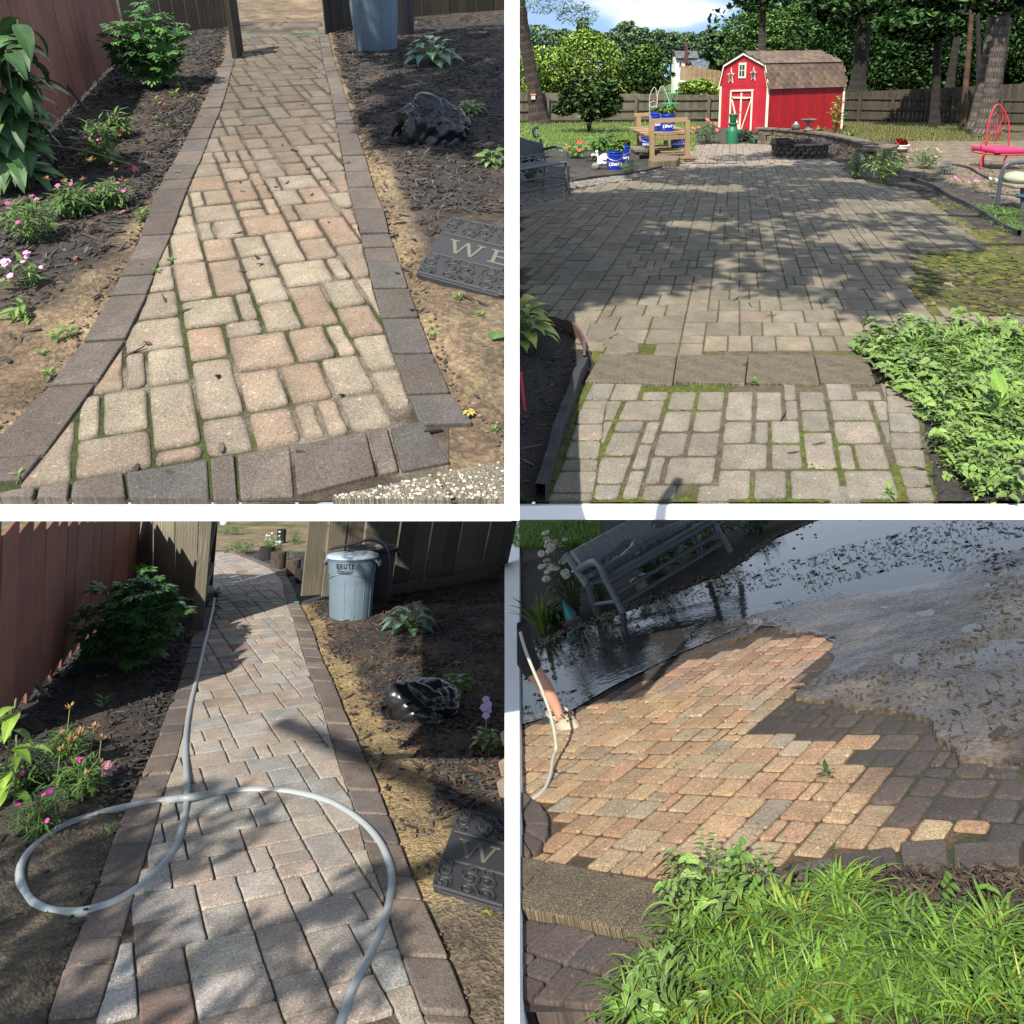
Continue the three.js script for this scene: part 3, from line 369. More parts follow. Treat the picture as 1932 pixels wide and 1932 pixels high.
{
  const k = 2;
  const tint = (u, v, x, z) => {
    const q = fbm(x * 2.5, z * 2.5, 4, 0, 91), l = edgeAt(L3o, v), rr = edgeAt(R3o, v);
    if (v < 142) { if (v < 70) return mix3([0.16, 0.2, 0.05], [0.5, 0.38, 0.2], sstep(0.3, 0.6, q)); return mix3([0.5, 0.38, 0.22], [0.42, 0.33, 0.2], q); }
    if (v < 345 && u > rr) return mul(DARK, 1.2);
    if (u < l) { const s = v > 1080 ? 0.5 + 0.4 * sstep(1080, 1300, v) : sstep(l - 70, l, u) * 0.7; return mul(mix3(mix3(DARK, LITTER, sstep(0.5, 0.7, q) * 0.5), mix3([0.12, 0.1, 0.075], [0.22, 0.17, 0.11], q), s), 0.8 + 0.5 * q); }
    if (u > rr) { const w = 75 + Math.max(0, v - 500) * 0.36, s = 1 - sstep(rr + w * (0.4 + 0.5 * q), rr + w * (0.8 + 0.7 * q), u), low = sstep(1440, 1560, v); return mul(mix3(mix3(DARK, LITTER, sstep(0.42, 0.62, q) * 0.85), mix3([0.58, 0.43, 0.22], [0.3, 0.24, 0.16], low), Math.max(s, low * 0.9)), 0.85 + 0.4 * q); }
    return SOIL;
  };
  struct(k, 'garden_soil', sheet(k, -260, 1945, -14, 2080, 130, 130, tint, (u, v, x, z) => { const d = v < 345 ? 30 : Math.max(edgeAt(L3o, v) - u, u - edgeAt(R3o, v)); if (v < 345 && u < edgeAt(R3o, v) && u > 740) return -0.03; return d < -10 ? -0.04 : 0.004 + 0.035 * sstep(0, 120, d) * fbm(x * 5, z * 5, 3, 0, 92); }, (t) => -14 + 2094 * Math.pow(t, 1.6)), M.soil, 'damp soil and mulch beside the washed path');
  const path = new THREE.Group(); path.name = numbered('brick_path'); path.userData = { kind: 'structure', label: 'washed path of grey and pink pavers running through the gate' }; place(k, path);
  const jt = (u, v, x, z) => mul([0.2, 0.165, 0.125], 0.6 + 0.9 * fbm(x * 5, z * 5, 4, 0, 93));
  part(path, 'joint_bed', sheet(k, 100, 1830, 135, 2060, 110, 150, jt, (u, v) => (u < (v < 345 ? 755 : edgeAt(L3o, v) + 4) || u > edgeAt(R3o, v) - 4 ? -0.06 : 0.009), (t) => 135 + 1925 * Math.pow(t, 1.5)), M.joint);
  const A = G(k, 460, 1560), B = G(k, 720, 1505), C0 = G(k, 970, 1685), C1 = G(k, 930, 1566);
  GAP = 0.003; const MIX = [[3, 2, 0.34], [2, 3, 0.1], [2, 2, 0.36], [1, 2, 0.1], [2, 1, 0.1]];
  const e1 = [(B[0] - A[0]) / 3, (B[1] - A[1]) / 3], e2 = [(C1[0] - C0[0]) / 2, (C1[1] - C0[1]) / 2];
  const f = field(k, A, e1, e2, [[320, 2000], [1620, 2000], [1110, 145], [740, 145]], 101, (u, v) => v > 148 && v < 2040 && u > 740, null, null).length ? field(k, A, e1, e2, [[320, 2000], [1620, 2000], [1110, 145], [740, 145]], 101, (u, v) => v > 148 && v < 2040, L3, R3, MIX) : [];
  const WASH = [[0.56, 0.48, 0.41], [0.54, 0.51, 0.48], [0.5, 0.51, 0.5], [0.58, 0.47, 0.39], [0.62, 0.56, 0.46], [0.57, 0.52, 0.47], [0.53, 0.43, 0.36]];
  lay(path, k, f, M.paver, 102, (b, r) => { const w = 0.85 + 0.3 * r(), c = r() < 0.06 ? [0.3, 0.2, 0.16] : pick(r, WASH); return { col: mul(c, w), col2: mul(pick(r, WASH), w), bev: 0.006, round: 0.011, wave: 0.003, edge: 0.85, lift: 0.004, tilt: 0.03 }; });
  lay(path, k, [...course(k, L3o, L3i, 0.26, 103, 0.004, -0.08), ...course(k, R3, R3o, 0.28, 104, 0.004, 0.05)], M.paver, 105, (b, r) => { const w = 0.75 + 0.5 * r(); return { col: mul(pick(r, [[0.22, 0.185, 0.165], [0.28, 0.22, 0.185], [0.18, 0.16, 0.15]]), w), col2: mul([0.24, 0.195, 0.165], w), y: 0.022, bev: 0.008, round: 0.014, tilt: 0.05, lift: 0.008 }; }, 'edging_paver');
  const MAT3 = [[1738, 1155], [1612, 1495], [1960, 1600], [1960, 1140]];
  const mOk = (u, v, r, x, z) => { if (u > 1938 || v < 200 || v > 2040 || inside(MAT3, u, v)) return false; const q = fbm(x * 2.5, z * 2.5, 4, 0, 91); if (v < 340) return u > 1450; const l = edgeAt(L3o, v), rr = edgeAt(R3o, v); if (u < l) return u > -250 && (v < 1150 ? u < l - 30 || r() < 0.2 : r() < 0.06); if (u > rr) { const w = 60 + Math.max(0, v - 500) * 0.32; return (u > rr + w * (0.5 + 0.6 * q) || r() < 0.04) && (v < 1420 || r() < 0.07); } return false; };
  scatter(k, 'bark_mulch', 'damp dark bark mulch on the beds of the washed path', 'mulch', chipGeo, M.chip, 22000, [[-250, 210], [1944, 210], [1944, 2040], [-250, 2040]], 106, mOk, (() => { const f = chipFit([0.062, 0.055, 0.052]); return (d, r, u) => (u > 1000 && r() < 0.3 ? (f(d, r), [0.2, 0.12, 0.075].map((c) => c * (0.6 + 0.8 * r()))) : f(d, r)); })());
}

// ================================================================ lower-right garden: the patio being washed
const CLEAN = [[-20, 860], [240, 790], [400, 700], [560, 635], [700, 582], [860, 530], [960, 500], [1280, 478], [1225, 560], [1150, 612], [1100, 680], [1040, 722], [1000, 762], [955, 800], [925, 862], [1010, 885], [1000, 902], [1160, 895], [1300, 898], [1420, 905], [1360, 960], [1290, 1000], [1450, 1070], [1485, 1110], [1430, 1140], [1570, 1130], [1500, 1200], [1640, 1230], [1700, 1240], [1800, 1240], [1700, 1320], [1300, 1345], [900, 1480], [640, 1520], [-20, 1380]];
const BED4 = [[2100, 1400], [1932, 1408], [1540, 1408], [1380, 1405], [1200, 1440], [1000, 1452], [640, 1525], [580, 1540], [640, 1680], [560, 1780], [400, 1930], [380, 2080], [2300, 2080]];
{
  const k = 3;
  const SHORE = [[-200, 590], [60, 525], [180, 480], [300, 430], [420, 385], [640, 300], [800, 240], [900, 180], [1000, 100], [1190, 20], [1230, -14]];
  const shoreV = (u) => { for (let i = 1; i < SHORE.length; i++) if (u <= SHORE[i][0] || i === SHORE.length - 1) { const t = clamp((u - SHORE[i - 1][0]) / (SHORE[i][0] - SHORE[i - 1][0])); return lerp(SHORE[i - 1][1], SHORE[i][1], t); } };
  const tint = (u, v, x, z) => { const q = fbm(x * 1.5, z * 1.5, 4, 0, 111); if (v < shoreV(u) + 6) { if (v < 150 - u * 0.5) return mix3([0.14, 0.24, 0.03], [0.2, 0.3, 0.05], q); return mul([0.07, 0.055, 0.04], 0.7 + 0.8 * q); } return v > 1400 ? mul([0.09, 0.07, 0.05], 0.6 + 0.9 * q) : [0.1, 0.08, 0.06]; };
  struct(k, 'garden_soil', sheet(k, -13, 2800, -14, 2080, 140, 120, tint, (u, v, x, z) => (v < shoreV(u) + 4 || inside(BED4, u, v) ? 0.014 : -0.03)), M.soil, 'dark soil of the beds around the patio being washed');
  const pat = new THREE.Group(); pat.name = numbered('patio'); pat.userData = { kind: 'structure', label: 'patio half washed, bright orange pavers beside dark dirty ones' }; place(k, pat);
  const jt = (u, v, x, z) => { const q = fbm(x * 5, z * 5, 4, 0, 112); return inside(CLEAN, u, v) ? mul([0.2, 0.12, 0.055], 0.6 + 0.8 * q) : mix3([0.05, 0.05, 0.03], [0.08, 0.1, 0.025], q); };
  part(pat, 'joint_bed', sheet(k, -13, 2200, 300, 1545, 110, 110, jt, (u, v) => (v < shoreV(u) + 20 || inside(BED4, u, v) ? -0.06 : 0.0145)), M.joint);
  const A = G(k, 1135.6, 1218.5), B = G(k, 1310.3, 1232), C1 = G(k, 1205, 1140);
  const e1 = [(B[0] - A[0]) / 3, (B[1] - A[1]) / 3], e2 = [(C1[0] - A[0]) / 2, (C1[1] - A[1]) / 2];
  const stepV = (u) => 1385 + u * 0.207;
  const f = field(k, A, e1, e2, [[-60, 420], [1200, 330], [2100, 500], [2200, 1350], [900, 1520], [-60, 1400]], 121, (u, v) => u > -8 && v > Math.max(shoreV(u) + 25, 400 - u * 0.02) && v < (u < 1000 ? stepV(u) - 12 : u < 1240 ? 1420 - (u - 1000) * 0.18 : 1325) && !(Math.hypot(u - 0, (v - 1250) * 1.0) < 138) && !(u > 1300 && v < 620));
  const ORG = [[0.54, 0.36, 0.205], [0.56, 0.38, 0.225], [0.54, 0.33, 0.19], [0.58, 0.44, 0.26], [0.55, 0.37, 0.21], [0.5, 0.39, 0.26], [0.52, 0.32, 0.19], [0.57, 0.41, 0.24], [0.46, 0.38, 0.28]];
  lay(pat, k, f, M.paver, 122, (b, r) => { const c = inside(CLEAN, b.u, b.v), w = 0.85 + 0.3 * r(), up = b.v < 700 ? [0.98, 0.95, 1.12] : [1, 1, 1]; const d = mul(pick(r, [[0.055, 0.046, 0.044], [0.06, 0.046, 0.042], [0.075, 0.055, 0.045]]), w * (b.u > 1400 && b.v > 900 ? 1.3 : 1)); const o = (x) => [x[0] * up[0] * w, x[1] * up[1] * w, x[2] * up[2] * w]; const near = inside(CLEAN, b.u + 26, b.v - 6) && inside(CLEAN, b.u - 26, b.v + 6); return c ? { col: o(pick(r, ORG)), col2: o(near ? pick(r, ORG) : [0.25, 0.16, 0.1]), bev: 0.006, round: 0.01, wave: 0.003, edge: 0.8, tilt: 0.03, lift: 0.005 } : { col: d, col2: mul(d, 1.25), bev: 0.009, round: 0.018, wave: 0.004, tilt: 0.03, lift: 0.005 }; });
  // dark soldier course at the lower right, the curved edging at the left
  const E1 = [[900, 1470], [1000, 1425], [1120, 1385], [1220, 1368], [1390, 1335], [1560, 1318], [1700, 1310], [1932, 1305], [2200, 1300]], E2 = [[940, 1520], [1020, 1490], [1130, 1445], [1210, 1440], [1370, 1405], [1540, 1412], [1690, 1416], [1932, 1412], [2200, 1410]];
  lay(pat, k, course(k, E1, E2, 0.11, 124, 0.005), M.paver, 125, (b, r) => ({ col: mul([0.1, 0.08, 0.07], 0.8 + 0.5 * r()), col2: mul([0.12, 0.095, 0.08], 0.8 + 0.5 * r()), y: 0.024, bev: 0.006, round: 0.01, tilt: 0.06, lift: 0.007 }), 'edging_paver');
  const wedge = []; for (let i = 0; i < 6; i++) { const a0 = -1.5 + i * 0.5 + 0.02, a1 = a0 + 0.46, q = (a, r) => G(k, Math.max(-13, Math.cos(a) * r), 1255 + Math.sin(a) * r * 0.96); wedge.push({ P: [q(a0, 52), q(a1, 52), q(a1, 92), q((a0 + a1) / 2, 140), q(a0, 140)].slice(0, 2).concat([q(a1, 138), q((a0 + a1) / 2, 143), q(a0, 138)]), u: 60, v: 1250, x: 0, z: 0 }); }
  lay(pat, k, wedge, M.paver, 127, (b, r) => ({ col: mul([0.13, 0.1, 0.085], 0.7 + 0.5 * r()), y: 0.036, bev: 0.006, round: 0.012, lift: 0.006 }), 'edging_paver');
  const st = new THREE.Group(); st.name = numbered('concrete_step'); st.userData = { kind: 'structure', label: 'rough concrete step slabs below the washed patio' }; place(k, st);
  const sx = [[-12, 1386, -12, 1600], [140, 1418, -8, 1604], [400, 1472, 238, 1655], [585, 1512, 430, 1708], [690, 1540, 570, 1765]];
  for (let i = 1; i < 4; i++) { const a = sx[i], b = sx[i + 1], r = rng(130 + i); part(st, 'slab', slab([G(k, a[0] + 2, a[1]), G(k, b[0] - 2, b[1]), G(k, b[2] - 2, b[3]), G(k, a[2] + 2, a[3])], 0.045, 0.07, 0.006, mul([0.25, 0.205, 0.135], 0.9 + 0.2 * r()), r, { round: 0.01, lift: 0.003 }), M.aggr); }
  { const r = rng(139); part(st, 'slab', slab([[-12, 1386], [136, 1417], [-12, 1596]].map((p) => G(k, ...p)), 0.045, 0.07, 0.006, [0.25, 0.205, 0.135], r, { round: 0.01 }), M.aggr); }
  // dark pavers of the lower landing
  const land = new THREE.Group(); land.name = numbered('brick_path'); land.userData = { kind: 'structure', label: 'dark paver landing below the concrete step' }; place(k, land);
  const rows = [[[-12, 1608], [60, 1630], [-12, 1700]], [[64, 1630], [135, 1648], [42, 1755], [-12, 1742], [-12, 1712]], [[140, 1648], [178, 1652], [60, 1762], [48, 1757]], [[182, 1650], [328, 1690], [212, 1812], [66, 1760]], [[334, 1692], [400, 1706], [280, 1822], [218, 1812]], [[404, 1708], [455, 1722], [335, 1848], [284, 1828]], [[460, 1722], [492, 1737], [372, 1868], [340, 1850]], [[500, 1740], [572, 1775], [440, 1905], [376, 1872]], [[-12, 1748], [95, 1780], [30, 1850], [-12, 1862]], [[98, 1782], [200, 1816], [140, 1882], [36, 1848]], [[-12, 1868], [26, 1854], [130, 1890], [70, 1960], [-12, 1960]], [[205, 1820], [300, 1846], [190, 1970], [80, 1960], [146, 1886]], [[305, 1848], [405, 1898], [350, 1990], [200, 1975]]];
  lay(land, k, rows.map((p) => ({ P: p.map((q) => G(k, ...q)), u: p[0][0], v: p[0][1], x: 0, z: 0 })), M.paver, 141, (b, r) => ({ col: mul(pick(r, [[0.1, 0.078, 0.07], [0.12, 0.085, 0.07], [0.09, 0.08, 0.08]]), 0.8 + 0.4 * r()), col2: mul([0.14, 0.1, 0.085], 0.8 + 0.4 * r()), y: 0.033, bev: 0.004, round: 0.008, lift: 0.003 }));
  part(land, 'joint_bed', patch(k, [[-13, 1590], [600, 1760], [440, 1990], [-13, 1990]], 0.024), mat([0.08, 0.06, 0.045], { map: rep(T.soil, 3, 3) }));
  // muddy wash water and silt over the far pavers
  const WATER = [[-12, 660], [-12, 850], [60, 830], [230, 780], [380, 690], [480, 640], [620, 570], [760, 510], [900, 450], [1000, 450], [1180, 480], [1250, 520], [1230, 560], [1350, 620], [1700, 640], [2200, 600], [2300, -14], [1235, -14], [1190, 26], [1000, 112], [900, 190], [800, 250], [640, 312], [420, 398], [300, 444], [180, 494], [60, 540], [-12, 560]];
  const SILT = [[900, 440], [760, 510], [860, 500], [1000, 440], [1180, 470], [1270, 480], [1180, 620], [1090, 700], [1220, 740], [1350, 770], [1540, 800], [1640, 830], [1660, 900], [1740, 950], [1760, 1000], [1932, 1020], [2200, 1040], [2250, 120], [1900, 150], [1700, 200], [1650, 300], [1500, 310], [1200, 360], [1040, 400], [960, 420]];
  const silt = struct(k, 'muddy_silt', (() => { const g = sheet(k, 700, 2250, 110, 1045, 150, 100, (u, v, x, z) => { const q = fbm(x * 2.2 + z, z * 2.2, 5, 0, 142), q2 = fbm(x * 9, z * 9, 3, 0, 143); const pale = [0.24, 0.185, 0.125], dk = [0.07, 0.05, 0.033], ol = [0.05, 0.04, 0.016]; let c = mix3(dk, pale, sstep(0.42, 0.62, q + (v > 620 ? 0.12 * sstep(620, 800, v) : -0.04))); if (u > 1640 && v < 560) c = mix3(c, ol, 0.6); return mul(c, 0.8 + 0.4 * q2); }, (u, v, x, z) => { const e = inside(SILT, u + 170 * (fbm(x * 1.7, z * 1.7, 4, 0, 151) - 0.5), v + 120 * (fbm(x * 1.7 + 5, z * 1.7, 4, 0, 152) - 0.5)); const q = fbm(x * 6, z * 6, 4, 0, 144); return e ? 0.026 + 0.01 * (q - 0.42) + 0.003 * fbm(x * 22, z * 22, 2, 0, 145) : 0.004; }); return g; })(), phys([1, 1, 1], { vertexColors: true, map: rep(T.soil, 1.5, 1.5), roughness: 0.5, roughnessMap: rep(T.wet, 1.3, 1.3), bumpMap: rep(T.soilB, 1.5, 1.5), bumpScale: 0.004, specularIntensity: 0.8 }), 'wet grey brown silt and debris washed over the dirty pavers');
  void silt;
  struct(k, 'water', patch(k, WATER, 0.027), phys([0.035, 0.034, 0.03], { roughness: 0.09, bumpMap: rep(T.wet, 0.8, 0.8), bumpScale: 0.002, ior: 1.33, specularIntensity: 1 }), 'shallow dirty wash water standing on the patio, reflecting the sky');
  scatter(k, 'wash_debris', 'dark bits of mulch and grit strewn through the wash water', 'debris', chipGeo, M.chip, 3600, [[-8, 60], [2000, 60], [2000, 900], [-8, 900]], 146, (u, v, r, x, z) => u > -6 && (inside(WATER, u, v) || inside(SILT, u, v)) && fbm(x * 1.6, z * 1.6, 4, 0, 147) > 0.5, (d, r) => { const l = 0.006 + 0.035 * r() * r() * r(); d.scale.set(l * 1.6, l * 0.5 + 0.006, l * 0.6 + 0.006); d.rotation.set((r() - 0.5) * 0.5, r() * 6.28, 0); d.position.y = 0.03; return mul([0.07, 0.055, 0.038], 0.5 + r()); });
  scatter(k, 'pale_gravel', 'cream pebbles along the shore between the flower bed and the wet patio', 'gravel', pebGeo, mat([1, 1, 1], { map: T.stone, roughness: 0.75 }), 2400, [[-8, 0], [1230, 0], [1230, 640], [-8, 640]], 148, (u, v, r) => { const s = shoreV(u); return u > -6 && u < 1200 && (Math.abs(v - s) < (v < 120 ? 7 : 12) * (0.5 + r()) || (u < 160 && v > s && v < 740 && r() < 0.06) || (v > s && v < s + 90 && r() < 0.02)); }, (d, r) => { const s = 0.006 + 0.009 * r(); d.scale.set(s, s, s * (0.7 + 0.5 * r())); d.rotation.y = r() * 6; d.position.y = 0.026; return mul(pick(r, [[0.62, 0.5, 0.3], [0.7, 0.6, 0.42], [0.5, 0.36, 0.2], [0.6, 0.55, 0.45]]), 0.7 + 0.5 * r()); });
}

const crumb = (k, label, seed, ok) => scatter(k, 'soil_crumbs', label, 'soil', pebGeo, mat([1, 1, 1], { map: T.stone, roughness: 1 }), 5200, [[-100, 250], [1940, 250], [1940, 1900], [-100, 1900]], seed, ok, (d, r) => { const s = 0.003 + 0.009 * r() * r(); d.scale.set(s, s * 0.8, s); d.rotation.y = r() * 6; d.position.y = 0.012; return mul(pick(r, [[0.3, 0.22, 0.14], [0.22, 0.16, 0.1], [0.4, 0.32, 0.22], [0.12, 0.09, 0.07]]), 0.6 + 0.7 * r()); });
crumb(0, 'crumbs and clods on the dry soil beside the upper path', 161, (u, v) => u > -90 && u < 1940 && v < 1900 && (u < edgeAt(L1o, v) - 5 || u > edgeAt(R1o, v) + 5));
crumb(2, 'crumbs and clods on the damp soil beside the washed path', 162, (u, v) => u > -90 && u < 1940 && v < 1990 && (u < edgeAt(L3o, v) - 5 || u > edgeAt(R3o, v) + 5));
scatter(3, 'root_litter', 'dark roots and litter on the soil between dark edging and grass', 'litter', chipGeo, M.chip, 1600, [[900, 1410], [2000, 1410], [2000, 1680], [900, 1680]], 163, (u, v) => v > 1415 && v < 1680 && u > 1000, (d, r) => { const l = 0.01 + 0.035 * r(); d.scale.set(l, 0.01, 0.01 + 0.008 * r()); d.rotation.set((r() - 0.5) * 0.8, r() * 6.28, (r() - 0.5)); d.position.y = 0.02 + 0.01 * r(); return mul(pick(r, [[0.09, 0.06, 0.04], [0.16, 0.11, 0.07], [0.05, 0.04, 0.03]]), 0.6 + 0.8 * r()); });

// ================================================================ white bands added between the four views, shaped as kerb, post and edging
{
  const pz = (x, y, z) => { const r = ray(x, y); return EYEP.clone().addScaledVector(r, z / r.z); };
  for (const [k, h, y0, y1, label] of [[3, 0.06, 966, 1990, 'added white divider band between the washed path garden and the washed patio']]) {
    const P = PL[k], n = 40, pos = [], idx = [], at = (x, y, e, hh) => { const [a, b] = G(k, (x - P.ox) / S, (y - P.oy) / S, e); pos.push(a, hh, b); };
    for (let i = 0; i <= n; i++) { const y = lerp(y0, y1, i / n); at(952, y, h, -0.05); at(952, y, h, h); at(980, y, h, h); at(980, y, h, -0.05); if (i < n) for (let j = 0; j < 3; j++) { const a = i * 4 + j; idx.push(a, a + 4, a + 1, a + 1, a + 4, a + 5); } }
    idx.push(n * 4, n * 4 + 2, n * 4 + 1, n * 4, n * 4 + 3, n * 4 + 2, 0, 1, 2, 0, 2, 3);
    let g = new THREE.BufferGeometry(); g.setAttribute('position', new THREE.Float32BufferAttribute(pos, 3)); g.setIndex(idx); g = g.toNonIndexed(); g.computeVertexNormals(); boxUV(g); struct(k, 'divider_kerb', g, M.white, label);
  }
  { // added band shaped as a slim post between the upper views
    const P = PL[0], e = ray(966, 952), z0 = e.z * -P.H / e.dot(P.n) + 0.03, c = [pz(952, -30, z0), pz(980, -30, z0), pz(952, 982, z0), pz(980, 982, z0)], pos = [], idx = [];
    for (const q of c) pos.push(q.x, q.y, q.z); for (const q of c) pos.push(q.x * 0.98, q.y, q.z - 0.03);
    for (const t of [[0, 2, 1], [1, 2, 3], [4, 5, 6], [5, 7, 6], [0, 4, 2], [4, 6, 2], [1, 3, 5], [5, 3, 7], [0, 1, 4], [1, 5, 4], [2, 6, 3], [3, 6, 7]]) idx.push(...t);
    let g = new THREE.BufferGeometry(); g.setAttribute('position', new THREE.Float32BufferAttribute(pos, 3)); g.setIndex(idx); g = g.toNonIndexed(); g.computeVertexNormals(); boxUV(g);
    const post = shade(new THREE.Mesh(g, M.white)); post.name = 'divider_post'; post.userData = { kind: 'structure', label: 'added white divider band standing between the upper gardens' }; scene.add(post);
  }
  for (const [k, x0, x1] of [[0, -260, 966], [1, 966, 2200]]) {
    const P = PL[k], e = ray(966, 952), nn = P.n, t = -P.H / e.dot(nn), d = e.z * t;              // distance of the terrace's near edge
    const a = pz(x0, 951, d), b = pz(x1, 951, d), hgt = 29 / F * Math.abs(d) * 1.02, gg = box(b.x - a.x, hgt, 0.03, 0.003);
    const m = shade(new THREE.Mesh(gg, M.white)); m.name = numbered('divider_edging'); m.userData = { kind: 'structure', label: k ? 'added white divider band along the near end of the patio terrace' : 'added white divider band along the near end of the upper path terrace' };
    m.position.set((a.x + b.x) / 2, a.y - hgt / 2 * Math.cos(PITCH) , d + 0.012); m.rotation.x = -PITCH; scene.add(m);
  }
}

// ================================================================ plants
const SHAPES = { lance: (t) => Math.pow(Math.sin(Math.PI * Math.pow(t, 0.72)), 0.9), ovate: (t) => Math.sin(Math.PI * Math.pow(t, 0.55)) * (1 - 0.25 * t), strap: (t) => Math.min(1, t * 6 + 0.55) * Math.pow(1 - t, 0.55), petal: (t) => Math.sin(Math.PI * Math.pow(0.08 + 0.86 * t, 1.5)) };
function leafGeo(len, wid, o = {}) {                     // a folded, arching blade along +z
  const n = o.n ?? 5, f = SHAPES[o.shape || 'lance'], pos = [], uv = [], idx = [], dr = o.droop ?? 0.25, fold = o.fold ?? 0.25, wav = o.wave ?? 0;
  for (let i = 0; i <= n; i++) { const t = i / n, w = Math.max(0.0005, wid * 0.5 * f(t)), a = t * dr * 2, z = len * (dr ? Math.sin(a) / (dr * 2) : t), y = dr ? -len * (1 - Math.cos(a)) / (dr * 2) : 0; for (const s of [-1, 0, 1]) { pos.push(s * w, y + Math.abs(s) * w * fold + wav * wid * Math.sin(t * 14 + s * 2) * Math.abs(s), z); uv.push(0.5 + s * 0.5, t); } if (i < n) { const b = i * 3; idx.push(b, b + 1, b + 3, b + 1, b + 4, b + 3, b + 1, b + 2, b + 4, b + 2, b + 5, b + 4); } }
  const g = new THREE.BufferGeometry(); g.setAttribute('position', new THREE.Float32BufferAttribute(pos, 3)); g.setAttribute('uv', new THREE.Float32BufferAttribute(uv, 2)); g.setIndex(idx.map((q, i) => (i % 3 === 1 ? idx[i + 1] : i % 3 === 2 ? idx[i - 1] : q))); g.computeVertexNormals(); return g;
}
function palmate(len, seed) {                            // a deeply cut leaf of lobed leaflets
  const r = rng(seed), a = []; const put = (l, w, yaw, x, z, y = 0) => a.push(place3(leafGeo(l, w, { n: 3, shape: 'lance', droop: 0.3, fold: 0.2 }), x, y, z, 0.05 - r() * 0.2, yaw, (r() - 0.5) * 0.3));
  for (const [yaw, s] of [[0, 1], [0.75, 0.85], [-0.75, 0.85], [1.35, 0.6], [-1.35, 0.6]]) { const l = len * 0.62 * s, cx = Math.sin(yaw) * len * 0.1, cz = Math.cos(yaw) * len * 0.1; put(l, l * 0.42, yaw + (r() - 0.5) * 0.1, cx, cz); put(l * 0.62, l * 0.28, yaw + 0.45, cx + Math.sin(yaw) * l * 0.3, cz + Math.cos(yaw) * l * 0.3, 0.002); put(l * 0.62, l * 0.28, yaw - 0.45, cx + Math.sin(yaw) * l * 0.3, cz + Math.cos(yaw) * l * 0.3, 0.004); }
  return merge(a);
}
function leafAt(parent, name, geo, m, p, yaw, pitch, roll, s) { const o = shade(new THREE.Mesh(geo, m)); o.name = name; o.position.set(...p); o.rotation.set(pitch, yaw, roll, 'YXZ'); o.scale.setScalar(s); parent.add(o); return o; }
const LM = {
  hostaBlue: [0.2, 0.38, 0.26], hosta: [0.14, 0.28, 0.06], hostaLime: [0.5, 0.62, 0.12], peony: [0.1, 0.27, 0.06], cone: [0.08, 0.19, 0.06], dianthus: [0.14, 0.26, 0.06], daisy: [0.1, 0.21, 0.045], weed: [0.17, 0.32, 0.055], iris: [0.3, 0.48, 0.08], fresh: [0.22, 0.4, 0.06], dark: [0.035, 0.1, 0.025], silver: [0.3, 0.36, 0.32],
};
const LMV = {}; for (const [n, c] of Object.entries(LM)) LMV[n] = [0.75, 1, 1.3].map((s) => leafMat([c[0] * s * (s > 1 ? 1.15 : 1), c[1] * s, c[2] * s]));
const stemM = mat([0.12, 0.16, 0.05], { roughness: 0.8 });
function hosta(k, u, v, o) {                             // a clump of broad ribbed leaves on arching stalks
  const [x, z] = G(k, u, v), r = rng(o.seed), px = mpp(k, u, v), R = (o.wpx / 2) * px, Hh = o.hpx ? tall(k, u, v, v - o.hpx) : R * 0.7;
  const t = thing(k, o.name || 'hosta', o.label, 'plant', x, z, { group: o.group }), st = [], vs = [0, 1, 2].map((i) => leafGeo(R * 0.62, R * 0.4 * (o.broad ?? 1), { n: 6, shape: 'ovate', droop: 0.45 + 0.15 * i, fold: 0.3, wave: 0.03 }));
  const n = o.n ?? 22;
  for (let i = 0; i < n; i++) { const q = i / n, yaw = i * 2.399 + r() * 0.4, rad = R * (0.1 + 0.42 * Math.sqrt(1 - q)) , y = Hh * (0.3 + 0.62 * q) * (0.85 + 0.25 * r()), p = [Math.sin(yaw) * rad, y, Math.cos(yaw) * rad]; st.push(tube([[0, 0, 0], [p[0] * 0.35, y * 0.65, p[2] * 0.35], p], R * 0.016, 5, 4)); leafAt(t, 'leaf', vs[i % 3], LMV[o.mat || 'hosta'][Math.floor(r() * 3)], p, yaw, -0.5 * q - 0.15 + (r() - 0.5) * 0.3, (r() - 0.5) * 0.4, 0.75 + 0.45 * r()); }
  part(t, 'stalk', merge(st), stemM); return t;
}
